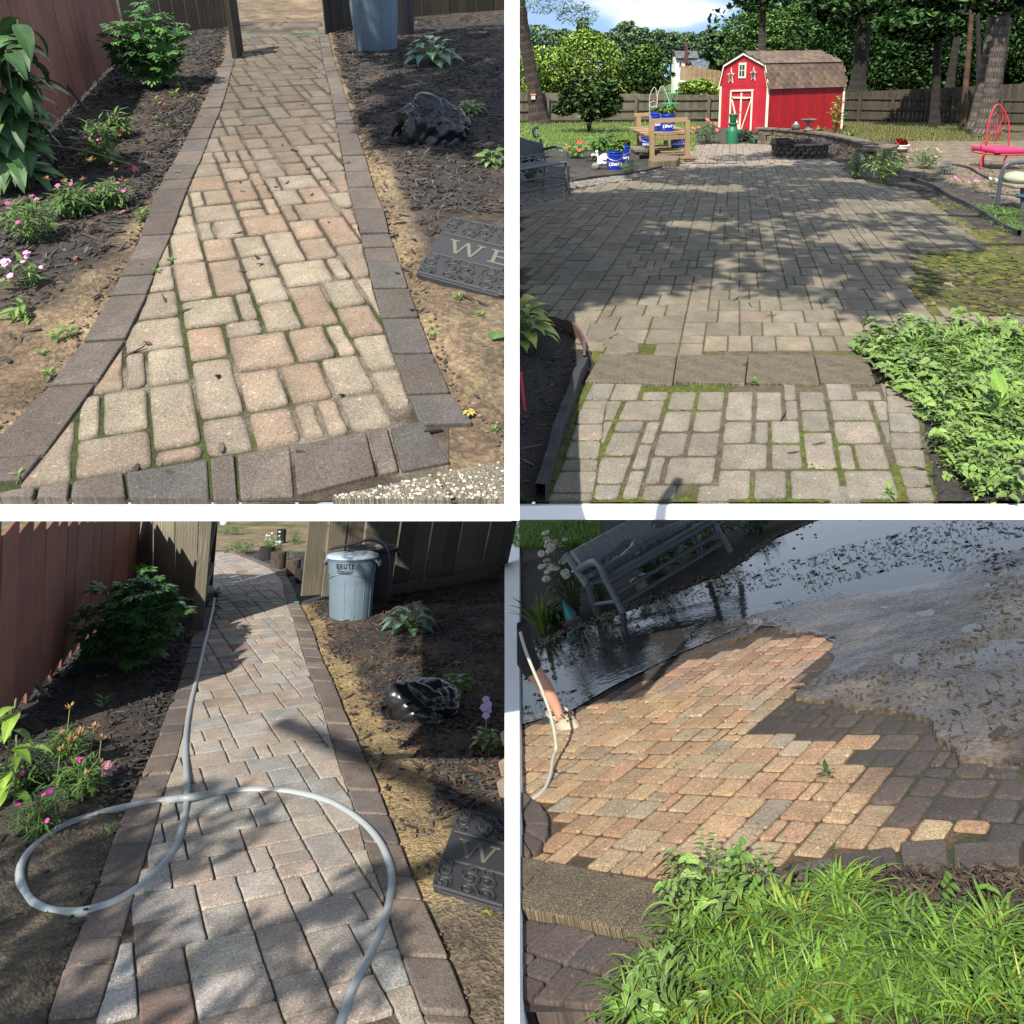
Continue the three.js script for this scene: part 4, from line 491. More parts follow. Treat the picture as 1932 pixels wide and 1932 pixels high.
function bushy(k, u, v, o) {                             // leaves of a kind spread through a rounded volume on stems
  const [x, z] = G(k, u, v), r = rng(o.seed), px = mpp(k, u, v), R = (o.wpx / 2) * px, Hh = tall(k, u, v, v - o.hpx);
  const t = thing(k, o.name || 'shrub', o.label, o.cat || 'shrub', x, z, { group: o.group, lean: o.lean || 0 }), st = [], n = o.n ?? 150, L = o.leaf * px, geos = o.geos ? o.geos(L) : [leafGeo(L, L * (o.wid ?? 0.35), { n: 4, shape: o.shape || 'lance', droop: 0.4 }), leafGeo(L, L * (o.wid ?? 0.35) * 0.85, { n: 4, shape: o.shape || 'lance', droop: 0.15 })];
  const ns = o.stems ?? 14, tips = [];
  for (let i = 0; i < ns; i++) { const a = i * 2.4 + r(), q = Math.sqrt((i + 0.5) / ns), y = Hh * (1 - 0.45 * q * q) * (0.8 + 0.25 * r()), rr = R * q * 0.85; const p = [Math.sin(a) * rr, y, Math.cos(a) * rr * (o.flat ?? 0.9)]; tips.push(p); st.push(tube([[p[0] * 0.15, 0, p[2] * 0.15], [p[0] * 0.5, y * 0.55, p[2] * 0.5], p], Math.max(0.0025, Hh * 0.006), 6, 4)); }
  part(t, 'stem', merge(st), o.stemM || stemM);
  const acc = [];
  for (let i = 0; i < n; i++) { const p = tips[i % ns], s = Math.pow(r(), 0.6) * 0.92 + 0.08, yaw = r() * 6.28; const q = [p[0] * lerp(0.3, 1, s) + Math.sin(yaw) * R * 0.1 * r(), p[1] * s * (0.95 + 0.1 * r()) + L * 0.15, p[2] * lerp(0.3, 1, s) + Math.cos(yaw) * R * 0.1 * r()]; const sc = 0.6 + 0.65 * r(), pit = -0.5 + r() * 0.9 - (s > 0.9 ? 0.3 : 0), m = LMV[o.mat][Math.floor(r() * 2.99)], g = geos[i % geos.length]; if (o.massed) acc.push(place3(g, ...q, pit, yaw, (r() - 0.5) * 0.7, sc)); else leafAt(t, 'leaf', g, m, q, yaw, pit, (r() - 0.5) * 0.7, sc); }
  if (o.massed) part(t, 'foliage', merge(acc), LMV[o.mat][1]);
  if (o.flowers) { const [fn, fc, fs] = o.flowers, fm = phys(fc, { roughness: 0.6, side: THREE.DoubleSide, transmission: 0.2, thickness: 0 }), fg = flowerGeo(fs * px, o.petals ?? 5); for (let i = 0; i < fn; i++) { const p = tips[Math.floor(r() * ns)]; const m = part(t, 'flower', fg, fm, { at: [p[0] + (r() - 0.5) * R * 0.3, p[1] * (0.92 + 0.16 * r()) + L * 0.3, p[2] + (r() - 0.5) * R * 0.3], rot: [0.3 + r() * 0.5, r() * 6, (r() - 0.5) * 0.6], sc: 0.7 + 0.5 * r() }); if (o.eye) part(m, 'flower_centre', eyeG, o.eye, { sc: fs * px * 0.13 }); } }
  return t;
}
const eyeG = new THREE.SphereGeometry(1, 8, 6);
function flowerGeo(s, n) { const a = []; for (let i = 0; i < n; i++) a.push(place3(leafGeo(s * 0.5, s * 2.6 / n, { n: 3, shape: 'petal', droop: 0.25, fold: 0.1 }), 0, 0, 0, -0.2, i * 6.283 / n, 0)); return merge(a); }
function spray(k, u, v, o) {                             // straight leafy stems fanning from one foot: perennials, iris, grasses
  const [x, z] = G(k, u, v), r = rng(o.seed), px = mpp(k, u, v), t = thing(k, o.name || 'perennial', o.label, o.cat || 'plant', x, z, { group: o.group }), Hh = tall(k, u, v, v - o.hpx), n = o.n ?? 24, W = (o.wpx / 2) * px, g = [0, 1, 2].map((i) => leafGeo(Hh * (0.8 + 0.2 * i), o.bl ? o.bl * px : Hh * 0.06, { n: 6, shape: 'strap', droop: 0.25 + 0.35 * i * (o.arch ?? 1), fold: 0.35 }));
  for (let i = 0; i < n; i++) { const yaw = i * 2.4 + r(), q = Math.sqrt(r()); leafAt(t, 'leaf', g[i % 3], LMV[o.mat][Math.floor(r() * 2.99)], [Math.sin(yaw) * W * 0.25 * q, 0, Math.cos(yaw) * W * 0.25 * q], yaw, -1.5 + (o.fan ?? 0.6) * q, 0, 0.6 + 0.5 * r()); }
  return t;
}
function seedling(k, u, v, s, seed, label, m = 'weed') { const [x, z] = G(k, u, v), r = rng(seed), t = thing(k, 'weed', label, 'weed', x, z), L = s * mpp(k, u, v), g = leafGeo(L * 0.55, L * 0.2, { n: 3, droop: 0.4 }); part(t, 'stem', bar([0, 0, 0], [0, L * 0.5, 0], L * 0.015, L * 0.01, 5), stemM); for (let i = 0; i < 9; i++) leafAt(t, 'leaf', g, LMV[m][i % 3], [0, L * (0.1 + 0.05 * i), 0], i * 2.2, -0.5 - 0.05 * i + (r() - 0.5) * 0.3, 0, 0.7 + 0.4 * r()); return t; }
// crowns: many small two-faced leaves spread through clumps
function crown(blobs, size, seed, tone, opt = {}) {
  const r = rng(seed), pos = [], nor = [], col = [], idx = []; let c = 0; const A = new THREE.Vector3(), B = new THREE.Vector3(), N = new THREE.Vector3();
  for (const [x, y, z, rx, ry, rz, n, tn] of blobs) for (let i = 0; i < n; i++) {
    let a, b, d, l; do { a = r() * 2 - 1; b = r() * 2 - 1; d = r() * 2 - 1; l = Math.hypot(a, b, d); } while (l > 1 || l < 0.05);
    const sh = Math.pow(l, -0.45), px = x + a * sh * rx, py = y + b * sh * ry, pz = z + d * sh * rz; if (n3(px * 1.3 / rx, py * 1.3 / ry, pz * 1.3 / rz, 7) < (opt.gap ?? 0.36)) continue;
    const s = size * (0.6 + 0.8 * r()); A.set(r() - 0.5, (r() - 0.5) * 0.6 - 0.1, r() - 0.5).normalize().multiplyScalar(s); B.set(r() - 0.5, (r() - 0.5) * 0.7, r() - 0.5).cross(A).normalize().multiplyScalar(s * (opt.slim ?? 0.45)); N.crossVectors(A, B).normalize(); if (N.y < 0) N.negate();
    const t = tone[Math.floor(r() * tone.length)], w = (tn ?? 1) * (0.7 + 0.6 * r());
    for (const [e, f] of [[-1, 0], [0, -1], [1, 0], [0, 1]]) { pos.push(px + A.x * e + B.x * f, py + A.y * e + B.y * f - Math.abs(f) * 0, pz + A.z * e + B.z * f); nor.push(N.x, N.y, N.z); col.push(t[0] * w, t[1] * w, t[2] * w); }
    idx.push(c, c + 1, c + 2, c, c + 2, c + 3); c += 4;
  }
  const g = new THREE.BufferGeometry(); g.setAttribute('position', new THREE.Float32BufferAttribute(pos, 3)); g.setAttribute('normal', new THREE.Float32BufferAttribute(nor, 3)); g.setAttribute('color', new THREE.Float32BufferAttribute(col, 3)); g.setIndex(idx); return g;
}
const crownM = phys([1, 1, 1], { vertexColors: true, roughness: 0.65, transmission: 0.35, thickness: 0, side: THREE.DoubleSide, specularIntensity: 0.4 });
const barkM = mat([0.2, 0.16, 0.13], { map: rep(T.bark, 1, 1), bumpMap: rep(T.barkB, 1, 1), bumpScale: 0.02, roughness: 1 });
const barkGrey = mat([0.36, 0.32, 0.28], { map: rep(T.bark, 1, 1), bumpMap: rep(T.barkB, 1, 1), bumpScale: 0.02, roughness: 1 });
const barkDark = mat([0.09, 0.075, 0.065], { map: rep(T.bark, 1, 1), roughness: 1 });
function trunkGeo(pts, r0, r1, seed, flare = 1.5) {      // a tapered, slightly lumpy trunk along pts
  const c = new THREE.CatmullRomCurve3(pts.map((p) => new THREE.Vector3(...p))), n = 26, m = 14, g = new THREE.TubeGeometry(c, n, 1, m), p = g.attributes.position, q = new THREE.Vector3();
  for (let i = 0; i <= n; i++) { const t = i / n, o = c.getPointAt(t), R = lerp(r0, r1, t) * (1 + (flare - 1) * Math.exp(-t * 14)); for (let j = 0; j <= m; j++) { const id = i * (m + 1) + j; q.fromBufferAttribute(p, id).sub(o); const w = 0.88 + 0.26 * vn(j % m * 0.9 + seed, i * 0.7, 0, seed) + 0.1 * (Math.exp(-t * 14)) * Math.sin(j * 2.7); q.multiplyScalar(R * w).add(o); p.setXYZ(id, q.x, q.y, q.z); } }
  g.computeVertexNormals(); const len = c.getLength(), uv = g.attributes.uv; for (let i = 0; i < uv.count; i++) uv.setXY(i, uv.getY(i) * 1.4, uv.getX(i) * len * 0.7); return g;
}

// ================================================================ ground cover and grass masses: nobody could count the leaves
function groundcover(k, poly, seed, win, name, label, o) {
  const r = rng(seed), L = 1, g = merge([0, 1, 2, 3, 4, 5].map((i) => place3(leafGeo(L * 0.5, L * 0.28, { n: 4, shape: 'ovate', droop: 0.35, fold: 0.3 }), (i % 2 ? 1 : -1) * 0.04, 0.12 * i, 0.1 * i, -0.25, (i % 2 ? 1 : -1) * 1.2 + i * 0.1, 0))), edge = merge([0, 1, 2, 3, 4, 5].map((i) => place3(leafGeo(L * 0.54, L * 0.325, { n: 4, shape: 'ovate', droop: 0.36, fold: 0.3 }), (i % 2 ? 1 : -1) * 0.04, 0.12 * i - 0.008, 0.1 * i, -0.25, (i % 2 ? 1 : -1) * 1.2 + i * 0.1, 0)));
  const pts = []; for (let t = 0; t < o.n * 30 && pts.length < o.n; t++) { const u = lerp(win[0], win[2], r()), v = lerp(win[1], win[3], r()); if (inside(poly, u, v)) pts.push([u, v]); }
  const put = (geo, nm, lab, tone, sc) => { const q = rng(seed + 5), im = new THREE.InstancedMesh(geo, leafMat([1, 1, 1]), pts.length), c = new THREE.Color(); pts.forEach(([u, v], i) => { const [x, z] = G(k, u, v), s = o.L * mpp(k, u, v) * (0.7 + 0.6 * q()) * sc; DUM.position.set(x, o.h * q() * Math.min(1, 0.3 + q()), z); DUM.rotation.set((q() - 0.5) * 1.0 + 0.35, q() * 6.28, (q() - 0.5) * 1.0, 'YXZ'); DUM.scale.setScalar(s); DUM.updateMatrix(); im.setMatrixAt(i, DUM.matrix); const w = 0.6 + 0.7 * q(); im.setColorAt(i, c.setRGB(tone[0] * w, tone[1] * w, tone[2] * w)); }); DUM.rotation.order = 'XYZ'; return stuff(k, nm, lab, 'ground cover', im); };
  put(g, name, label, o.tone || [0.22, 0.4, 0.07], 1); if (o.vary) put(edge, name + '_margin', 'cream margins of the leaves of the ' + label.replace('variegated trailing ', ''), [0.45, 0.53, 0.22], 1);
}
function grasses(k, poly, seed, win, name, label, n, hpx, tone) {
  const r = rng(seed), g = merge([...Array(9)].map((_, i) => place3(leafGeo(1, 0.07, { n: 6, shape: 'strap', droop: 0.35 + 0.75 * ((i * 0.37) % 1), fold: 0.3 }), 0, 0, 0, -1.4 + 0.8 * ((i * 0.61) % 1), i * 2.4, 0, 0.6 + 0.4 * ((i * 0.77) % 1))));
  const pts = []; for (let t = 0; t < n * 30 && pts.length < n; t++) { const u = lerp(win[0], win[2], r()), v = lerp(win[1], win[3], r()); if (inside(poly, u, v)) pts.push([u, v]); }
  const im = new THREE.InstancedMesh(g, leafMat([1, 1, 1]), pts.length), c = new THREE.Color(); pts.forEach(([u, v], i) => { const [x, z] = G(k, u, v), s = hpx * mpp(k, u, v) * (0.5 + 0.6 * r()); DUM.position.set(x, 0, z); DUM.rotation.set((r() - 0.5) * 0.3, r() * 6.28, (r() - 0.5) * 0.3); DUM.scale.setScalar(s); DUM.updateMatrix(); im.setMatrixAt(i, DUM.matrix); const w = 0.35 + 1.05 * r(), dead = r() < 0.05 ? 1.9 : 1; im.setColorAt(i, c.setRGB(tone[0] * w * dead, tone[1] * w, tone[2] * w)); });
  return stuff(k, name, label, 'grass', im);
}

// ================================================================ builders for the left-hand gardens
import { FontLoader } from 'three/addons/loaders/FontLoader.js';
import { TextGeometry } from 'three/addons/geometries/TextGeometry.js';
const FONT = await new FontLoader().loadAsync('fonts/droid/droid_sans_bold.typeface.json'), SERIF = await new FontLoader().loadAsync('fonts/droid/droid_serif_regular.typeface.json');
function text(str, size, depth, font = FONT) { const g = new TextGeometry(str, { font, size, depth, curveSegments: 4, bevelEnabled: false }); g.computeBoundingBox(); const b = g.boundingBox; g.translate(-(b.max.x + b.min.x) / 2, -(b.max.y + b.min.y) / 2, 0); return g; }
function wrap(g, R, y, taper = 0) { const p = g.attributes.position; for (let i = 0; i < p.count; i++) { const yy = p.getY(i), r = R + taper * yy + p.getZ(i), a = p.getX(i) / R; p.setXYZ(i, Math.sin(a) * r, y + yy, Math.cos(a) * r); } g.computeVertexNormals(); return g; }
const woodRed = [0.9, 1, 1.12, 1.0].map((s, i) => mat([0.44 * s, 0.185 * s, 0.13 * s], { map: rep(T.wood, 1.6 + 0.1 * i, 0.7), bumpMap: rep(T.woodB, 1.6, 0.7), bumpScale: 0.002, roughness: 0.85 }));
const woodGrey = [0.78, 0.95, 1.1, 1.25].map((s, i) => mat([0.235 * s, 0.215 * s, 0.165 * s], { map: rep(T.wood, 1.6 + 0.1 * i, 0.7), bumpMap: rep(T.woodB, 1.6, 0.7), bumpScale: 0.003, roughness: 0.95 }));
const woodShaded = [0.8, 1, 1.2].map((s) => mat([0.09 * s, 0.075 * s, 0.055 * s], { map: rep(T.wood, 1.6, 0.7), roughness: 0.95 }));  // grey fence wood with deep shade painted into its colour
const woodNew = [0.85, 1, 1.12].map((s) => mat([0.55 * s, 0.37 * s, 0.19 * s], { map: rep(T.wood, 1.6, 0.7), roughness: 0.75 }));
// boards side by side from a to b (ground spots); top(i, x, z) gives each board's height
function fence(k, name, label, a, b, bw, mats, o = {}) {
  const r = rng(o.seed || 1), L = Math.hypot(b[0] - a[0], b[1] - a[1]), yaw = -Math.atan2(b[1] - a[1], b[0] - a[0]), n = Math.max(1, Math.round(L / bw));
  const t = thing(k, name, label, o.cat || 'fence', a[0], a[1], { ry: yaw, group: o.group });
  for (let i = 0; i < n; i++) {
    const w = L / n, x = (i + 0.5) * w, h = o.top(a[0] + (b[0] - a[0]) * x / L, a[1] + (b[1] - a[1]) * x / L, i), y0 = (o.y0 ?? 0.02) + (o.ragged ?? 0.01) * r();
    const q = lerp(o.lean0 || 0, o.lean1 ?? (o.lean0 || 0), i / n), g = shiftUV(box(w - 0.004 - 0.006 * r(), h - y0, 0.019, 0.003, 0, (h - y0) / 2, 0), r() * 5, r() * 5);
    const m = part(t, 'board', g, pick(r, mats), { at: [x, y0, (r() - 0.5) * 0.008 + (o.lap ? (i % 2) * 0.015 : 0)] }); m.rotation.set((r() - 0.5) * 0.01 + (o.tip || 0), 0, q + (r() - 0.5) * 0.008);
  }
  if (o.rails) for (const y of o.rails) part(t, 'rail', shiftUV(box(L, 0.085, 0.038, 0.003, L / 2, y, o.railZ ?? -0.03), 1, 1, 1, 1, true), mats[1]);
  if (o.posts) for (const [f, h] of o.posts) part(t, 'post', box(0.09, h, 0.09, 0.005, f * L, h / 2, (o.railZ ?? -0.03) * 2.4), mats[1]);
  return t;
}
// how tall a board may be before it meets the terrace above (or leaves the picture)
const upTo = (k, y) => (x, z) => { const P = PL[k]; const [u] = UV(k, x, z); return Math.max(0.05, V(k, u, (y - P.oy) / S, z)[1]); };

function hoseOn(k, name, label, pts, rad, m, o = {}) { const p = pts.map(([u, v, h]) => { const [x, z] = G(k, u, v, h ?? rad); return [x, h ?? rad, z]; }); return single(k, name, tube(p, rad, pts.length * 14, 10), m, label, 'hose', o); }
const plasticBlack = phys([0.014, 0.014, 0.016], { roughness: 0.27, specularIntensity: 1 });
function bag(k, u, v, wpx, hpx, seed, label) {          // a slumped, knotted refuse sack of crumpled film
  const [x, z] = G(k, u, v), px = mpp(k, u, v), W = wpx * px / 2, Hh = tall(k, u, v, v - hpx), t = thing(k, 'rubbish_bag', label, 'bag', x, z, { ry: 0.3 });
  const ridge = (a, b, c, s) => 1 - Math.abs(n3(a, b, c, s) - 0.5) * 4.6;
  const g = mergeVertices((() => { const q = new THREE.IcosahedronGeometry(1, 30); q.deleteAttribute('normal'); q.deleteAttribute('uv'); return q; })(), 1e-4), p = g.attributes.position;
  const rr = rng(seed + 40), cir = (n, w, am) => [...Array(n)].map(() => { const v = new THREE.Vector3(rr() - 0.5, (rr() - 0.5) * 0.8, rr() - 0.5).normalize(); return [v.x, v.y, v.z, (rr() - 0.5) * 0.9, w * (0.6 + 0.8 * rr()), am * (0.5 + rr())]; }), C = [...cir(15, 0.26, 0.075), ...cir(18, 0.09, 0.022), ...cir(14, 0.04, 0.008)];
  for (let i = 0; i < p.count; i++) { let X = p.getX(i), Y = p.getY(i), Z = p.getZ(i); let s = 1.08 + 0.3 * (n3(X * 1.1, Y * 1.1, Z * 1.1, seed + 7) - 0.5); const wob = 0.05 * (n3(X * 2.4, Y * 2.4, Z * 2.4, seed + 3) - 0.5); for (const [a, b, c, d, w, am] of C) { const q = Math.abs(a * X + b * Y + c * Z + d + wob) / w; if (q < 1) s -= am * (1 - q); } const tuft = Math.exp(-((X + 0.75) ** 2 + (Z - 0.2) ** 2) * 6) * 0.3; X *= s; Z *= s; Y = Math.max(-0.4, Y * s * (0.9 - 0.2 * X) + tuft * Math.sign(Y) * 0.5); p.setXYZ(i, X * W * 1.05, (Y + 0.4) / 1.35 * Hh * (1 + 0.3 * (n3(X * 1.4, 3, Z * 1.4, seed + 9) - 0.5)), Z * W * 0.85); }
  g.computeVertexNormals(); part(t, 'sack', g, plasticBlack);
  const kn = []; const r = rng(seed); for (let i = 0; i < 9; i++) { const a = i * 0.7; kn.push(place3(leafGeo(W * 0.42, W * 0.26, { n: 5, shape: 'strap', droop: 0.5, fold: 0.8, wave: 0.1 }), -W * 0.8, Hh * 0.35, W * 0.15, -0.5 + r() * 0.7, -1.57 + (a - 2.8) * 0.33, r(), 0.7 + 0.5 * r())); }
  part(t, 'knot', merge(kn), phys([0.012, 0.012, 0.014], { roughness: 0.28, side: THREE.DoubleSide })); return t;
}
const binGrey = phys([0.17, 0.235, 0.3], { roughness: 0.48, map: rep(T.dust, 1, 1) }), binBlack = phys([0.016, 0.016, 0.018], { roughness: 0.5 });
function bin(k, u, v, wb, wt, hpx, m, label, o = {}) {
  const [x, z] = G(k, u, v), px = mpp(k, u, v), rb = wb * px / 2, rt = wt * px / 2, Hh = o.h ?? tall(k, u, v, v - hpx), R = (t) => lerp(rb, rt, t);
  const t = thing(k, 'rubbish_bin', label, 'bin', x, z, { lean: o.lean || 0, ry: o.ry || 0 });
  part(t, 'body', lathe([[0, 0.01], [rb * 0.9, 0.01], [rb * 0.97, 0], [rb, 0.02], [R(0.5), Hh * 0.5], [R(0.7), Hh * 0.7], [R(0.72) + 0.006, Hh * 0.72], [R(0.9) + 0.006, Hh * 0.92], [R(0.93) - 0.004, Hh * 0.93], [R(0.93) - 0.012, Hh * 0.9], [rb * 0.9, 0.03]], 48), m);
  part(t, 'rim', lathe([[rt * 0.95, Hh * 0.9], [rt * 1.02, Hh * 0.925], [rt * 1.05, Hh * 0.955], [rt * 1.05, Hh * 0.985], [rt * 1.02, Hh], [rt * 0.95, Hh * 0.99], [rt * 0.93, Hh * 0.92]], 48), m);
  const rib = []; for (let i = 0; i < 14; i++) { const a = i / 14 * 6.283; rib.push(bar([Math.sin(a) * rb * 1.0, 0.03, Math.cos(a) * rb * 1.0], [Math.sin(a) * R(0.66) * 1.0, Hh * 0.66, Math.cos(a) * R(0.66) * 1.0], 0.004, 0.004, 6)); } part(t, 'rib', merge(rib), m, { kind: 'stuff' });
  for (const s of [-1, 1]) part(t, 'handle', tube([[s * R(0.9), Hh * 0.95, -rt * 0.22], [s * (R(0.9) + rt * 0.16), Hh * 0.9, -rt * 0.16], [s * (R(0.9) + rt * 0.2), Hh * 0.84, 0], [s * (R(0.9) + rt * 0.16), Hh * 0.9, rt * 0.16], [s * R(0.9), Hh * 0.95, rt * 0.22]], rt * 0.055, 20, 8), m);
  if (o.arch) { const A = [], n = 24; for (let i = 0; i <= n; i++) { const q = i / n * 2 - 1, a = q * 1.15, y = Hh * (0.70 + 0.05 * Math.cos(q * 2.6)); A.push([Math.sin(a) * (R(0.72) + 0.004), y, Math.cos(a) * (R(0.72) + 0.004)]); } part(t, 'raised_band', tube(A, 0.007, 40, 8), m); }
  if (o.text) { const Rt = R(0.86) + 0.007, b = mat([0.012, 0.012, 0.014]); part(t, 'lettering', wrap(text(o.text, rt * 0.19, 0.003), Rt, Hh * 0.87), b); const fr = []; for (const [w, hh] of [[0.3, 0.15], [0.25, 0.1]]) { const W = rt * w, D = rt * hh; fr.push(tube([[-W, D, 0], [W, D, 0], [W * 1.06, 0, 0], [W, -D * 0.8, 0], [0, -D, 0], [-W, -D * 0.8, 0], [-W * 1.06, 0, 0]].map(([a, c]) => { const an = a / Rt; return [Math.sin(an) * (Rt + 0.003), Hh * 0.79 + c * 0.6, Math.cos(an) * (Rt + 0.003)]; }), rt * 0.008, 40, 5, true)); } fr.push(wrap(text('Rubbermaid', rt * 0.05, 0.002), Rt, Hh * 0.79)); part(t, 'badge', merge(fr), b); }
  return { t, Hh, rb, rt, R };
}
function spiral(cx, cz, r0, turns, dir, ph) { const o = []; for (let i = 0; i <= 18; i++) { const q = i / 18, a = ph + dir * q * turns * 6.283, R = r0 * (1 - 0.82 * q); o.push([cx + Math.cos(a) * R, 0, cz + Math.sin(a) * R]); } return o; }
// a rubber mat with a raised scroll border and lettering; a, b, c: three corners in pixels (far left, near left, then the direction across)
function doormat(k, A, B, C, word, label, seed, clipU) {
  const a = G(k, ...A), b = G(k, ...B), c = G(k, ...C), down = [b[0] - a[0], b[1] - a[1]], Hh = Math.hypot(...down), ac = [c[0] - b[0], c[1] - b[1]], W = Math.hypot(...ac), ex = [ac[0] / W, ac[1] / W], ez = [down[0] / Hh, down[1] / Hh];
  const t = thing(k, 'doormat', label, 'doormat', a[0], a[1]), rubber = phys([0.026, 0.027, 0.029], { roughness: 0.6 }), pos = (x, z, y = 0) => [ex[0] * x + ez[0] * z, y, ex[1] * x + ez[1] * z];
  const ok = (x, z) => UV(k, a[0] + pos(x, z)[0], a[1] + pos(x, z)[2])[0] < clipU;
  const lim = (z) => { let x = 0; while (x < W * 1.4 && ok(x, z)) x += 0.004; return x; };
  const l0 = lim(0), l1 = lim(Hh), P = [pos(0, Hh * 0.0), pos(0, Hh), pos(l1, Hh), pos(l0, 0)].map((p) => [p[0], p[2]]); const r = rng(seed);
  part(t, 'base', (() => { const g = slab(P, 0.034, 0.05, 0.003, [1, 1, 1], r, { round: 0.05, tilt: 0, lift: 0 }); return g; })(), rubber);
  const sc = []; const flat = (pts, rad) => { const q = pts.map(([x, , z]) => [x, z]).filter(([x, z]) => x > 0.01 && z > 0.012 && z < Hh - 0.012 && ok(x + 0.01, z)); if (q.length > 4) sc.push(place3(tube(q.map(([x, z]) => pos(x, z, 0.035)), rad, q.length * 2, 6), 0, 0, 0)); };
  const band = Hh * 0.33, nx = Math.ceil(W * 1.4 / (band * 0.42));
  for (let i = 0; i < nx; i++) for (const [z0, s] of [[band * 0.5, 1], [Hh - band * 0.5, -1]]) { const x = (i + 0.5) * band * 0.42; for (const [dz, rr, d] of [[-0.26, 0.19, 1], [0.1, 0.21, -1], [0.36, 0.12, 1]]) { flat(spiral(x + (i % 2 ? 0.04 : -0.04) * band, z0 + dz * band * s, band * rr, 1.5, d * (i % 2 ? 1 : -1), i + dz * 7), band * 0.03); } flat([0, 1, 2, 3, 4, 5, 6, 7, 8].map((q) => [x + band * 0.16 * Math.sin(q * 0.8), 0, z0 + band * s * (q / 8 - 0.5) * 0.9]), band * 0.022); }
  for (const z of [0.02, band, Hh - band, Hh - 0.02]) { const n = 30; flat(Array.from({ length: n }, (_, i) => [i / n * W * 1.4, 0, z + (z > 0.03 && z < Hh - 0.03 ? Math.sin(i * 0.8) * 0.0 : 0)]), band * 0.035); }
  part(t, 'scrollwork', merge(sc), rubber);
  const size = Hh * 0.2, pale = mat([0.12, 0.11, 0.085]); let x = W * 0.16;
  for (const ch of word) { const g = text(ch, size, 0.006, SERIF); g.computeBoundingBox(); const w = g.boundingBox.max.x - g.boundingBox.min.x; x += w / 2; if (ok(x + w / 2 + 0.004, Hh * 0.55)) { const p = g.attributes.position; for (let i = 0; i < p.count; i++) { const q = pos(x + p.getX(i), Hh * 0.5 - p.getY(i), 0.033 + p.getZ(i) * 0.7); p.setXYZ(i, ...q); } g.computeVertexNormals(); const m = part(t, 'letter', g, pale); m.userData.label = 'raised letter ' + ch; } x += w / 2 + size * 0.22; }
  return t;
}
function leafLitter(k, u, v, s, c, seed, label) { const [x, z] = G(k, u, v), r = rng(seed), g = merge([0, 1, 2, 3, 4].map((i) => place3(leafGeo(s * 0.55, s * 0.3, { n: 3, shape: 'lance', droop: 0.5 * r(), fold: 0.5 }), 0, 0.01 + 0.01 * r(), 0, -0.15, (i - 2) * 0.6, 0))); return single(k, 'fallen_leaf', g, leafMat(c, { transmission: 0.1, roughness: 0.8 }), label, 'leaf', { x, z, y: 0.012, ry: r() * 6 }); }

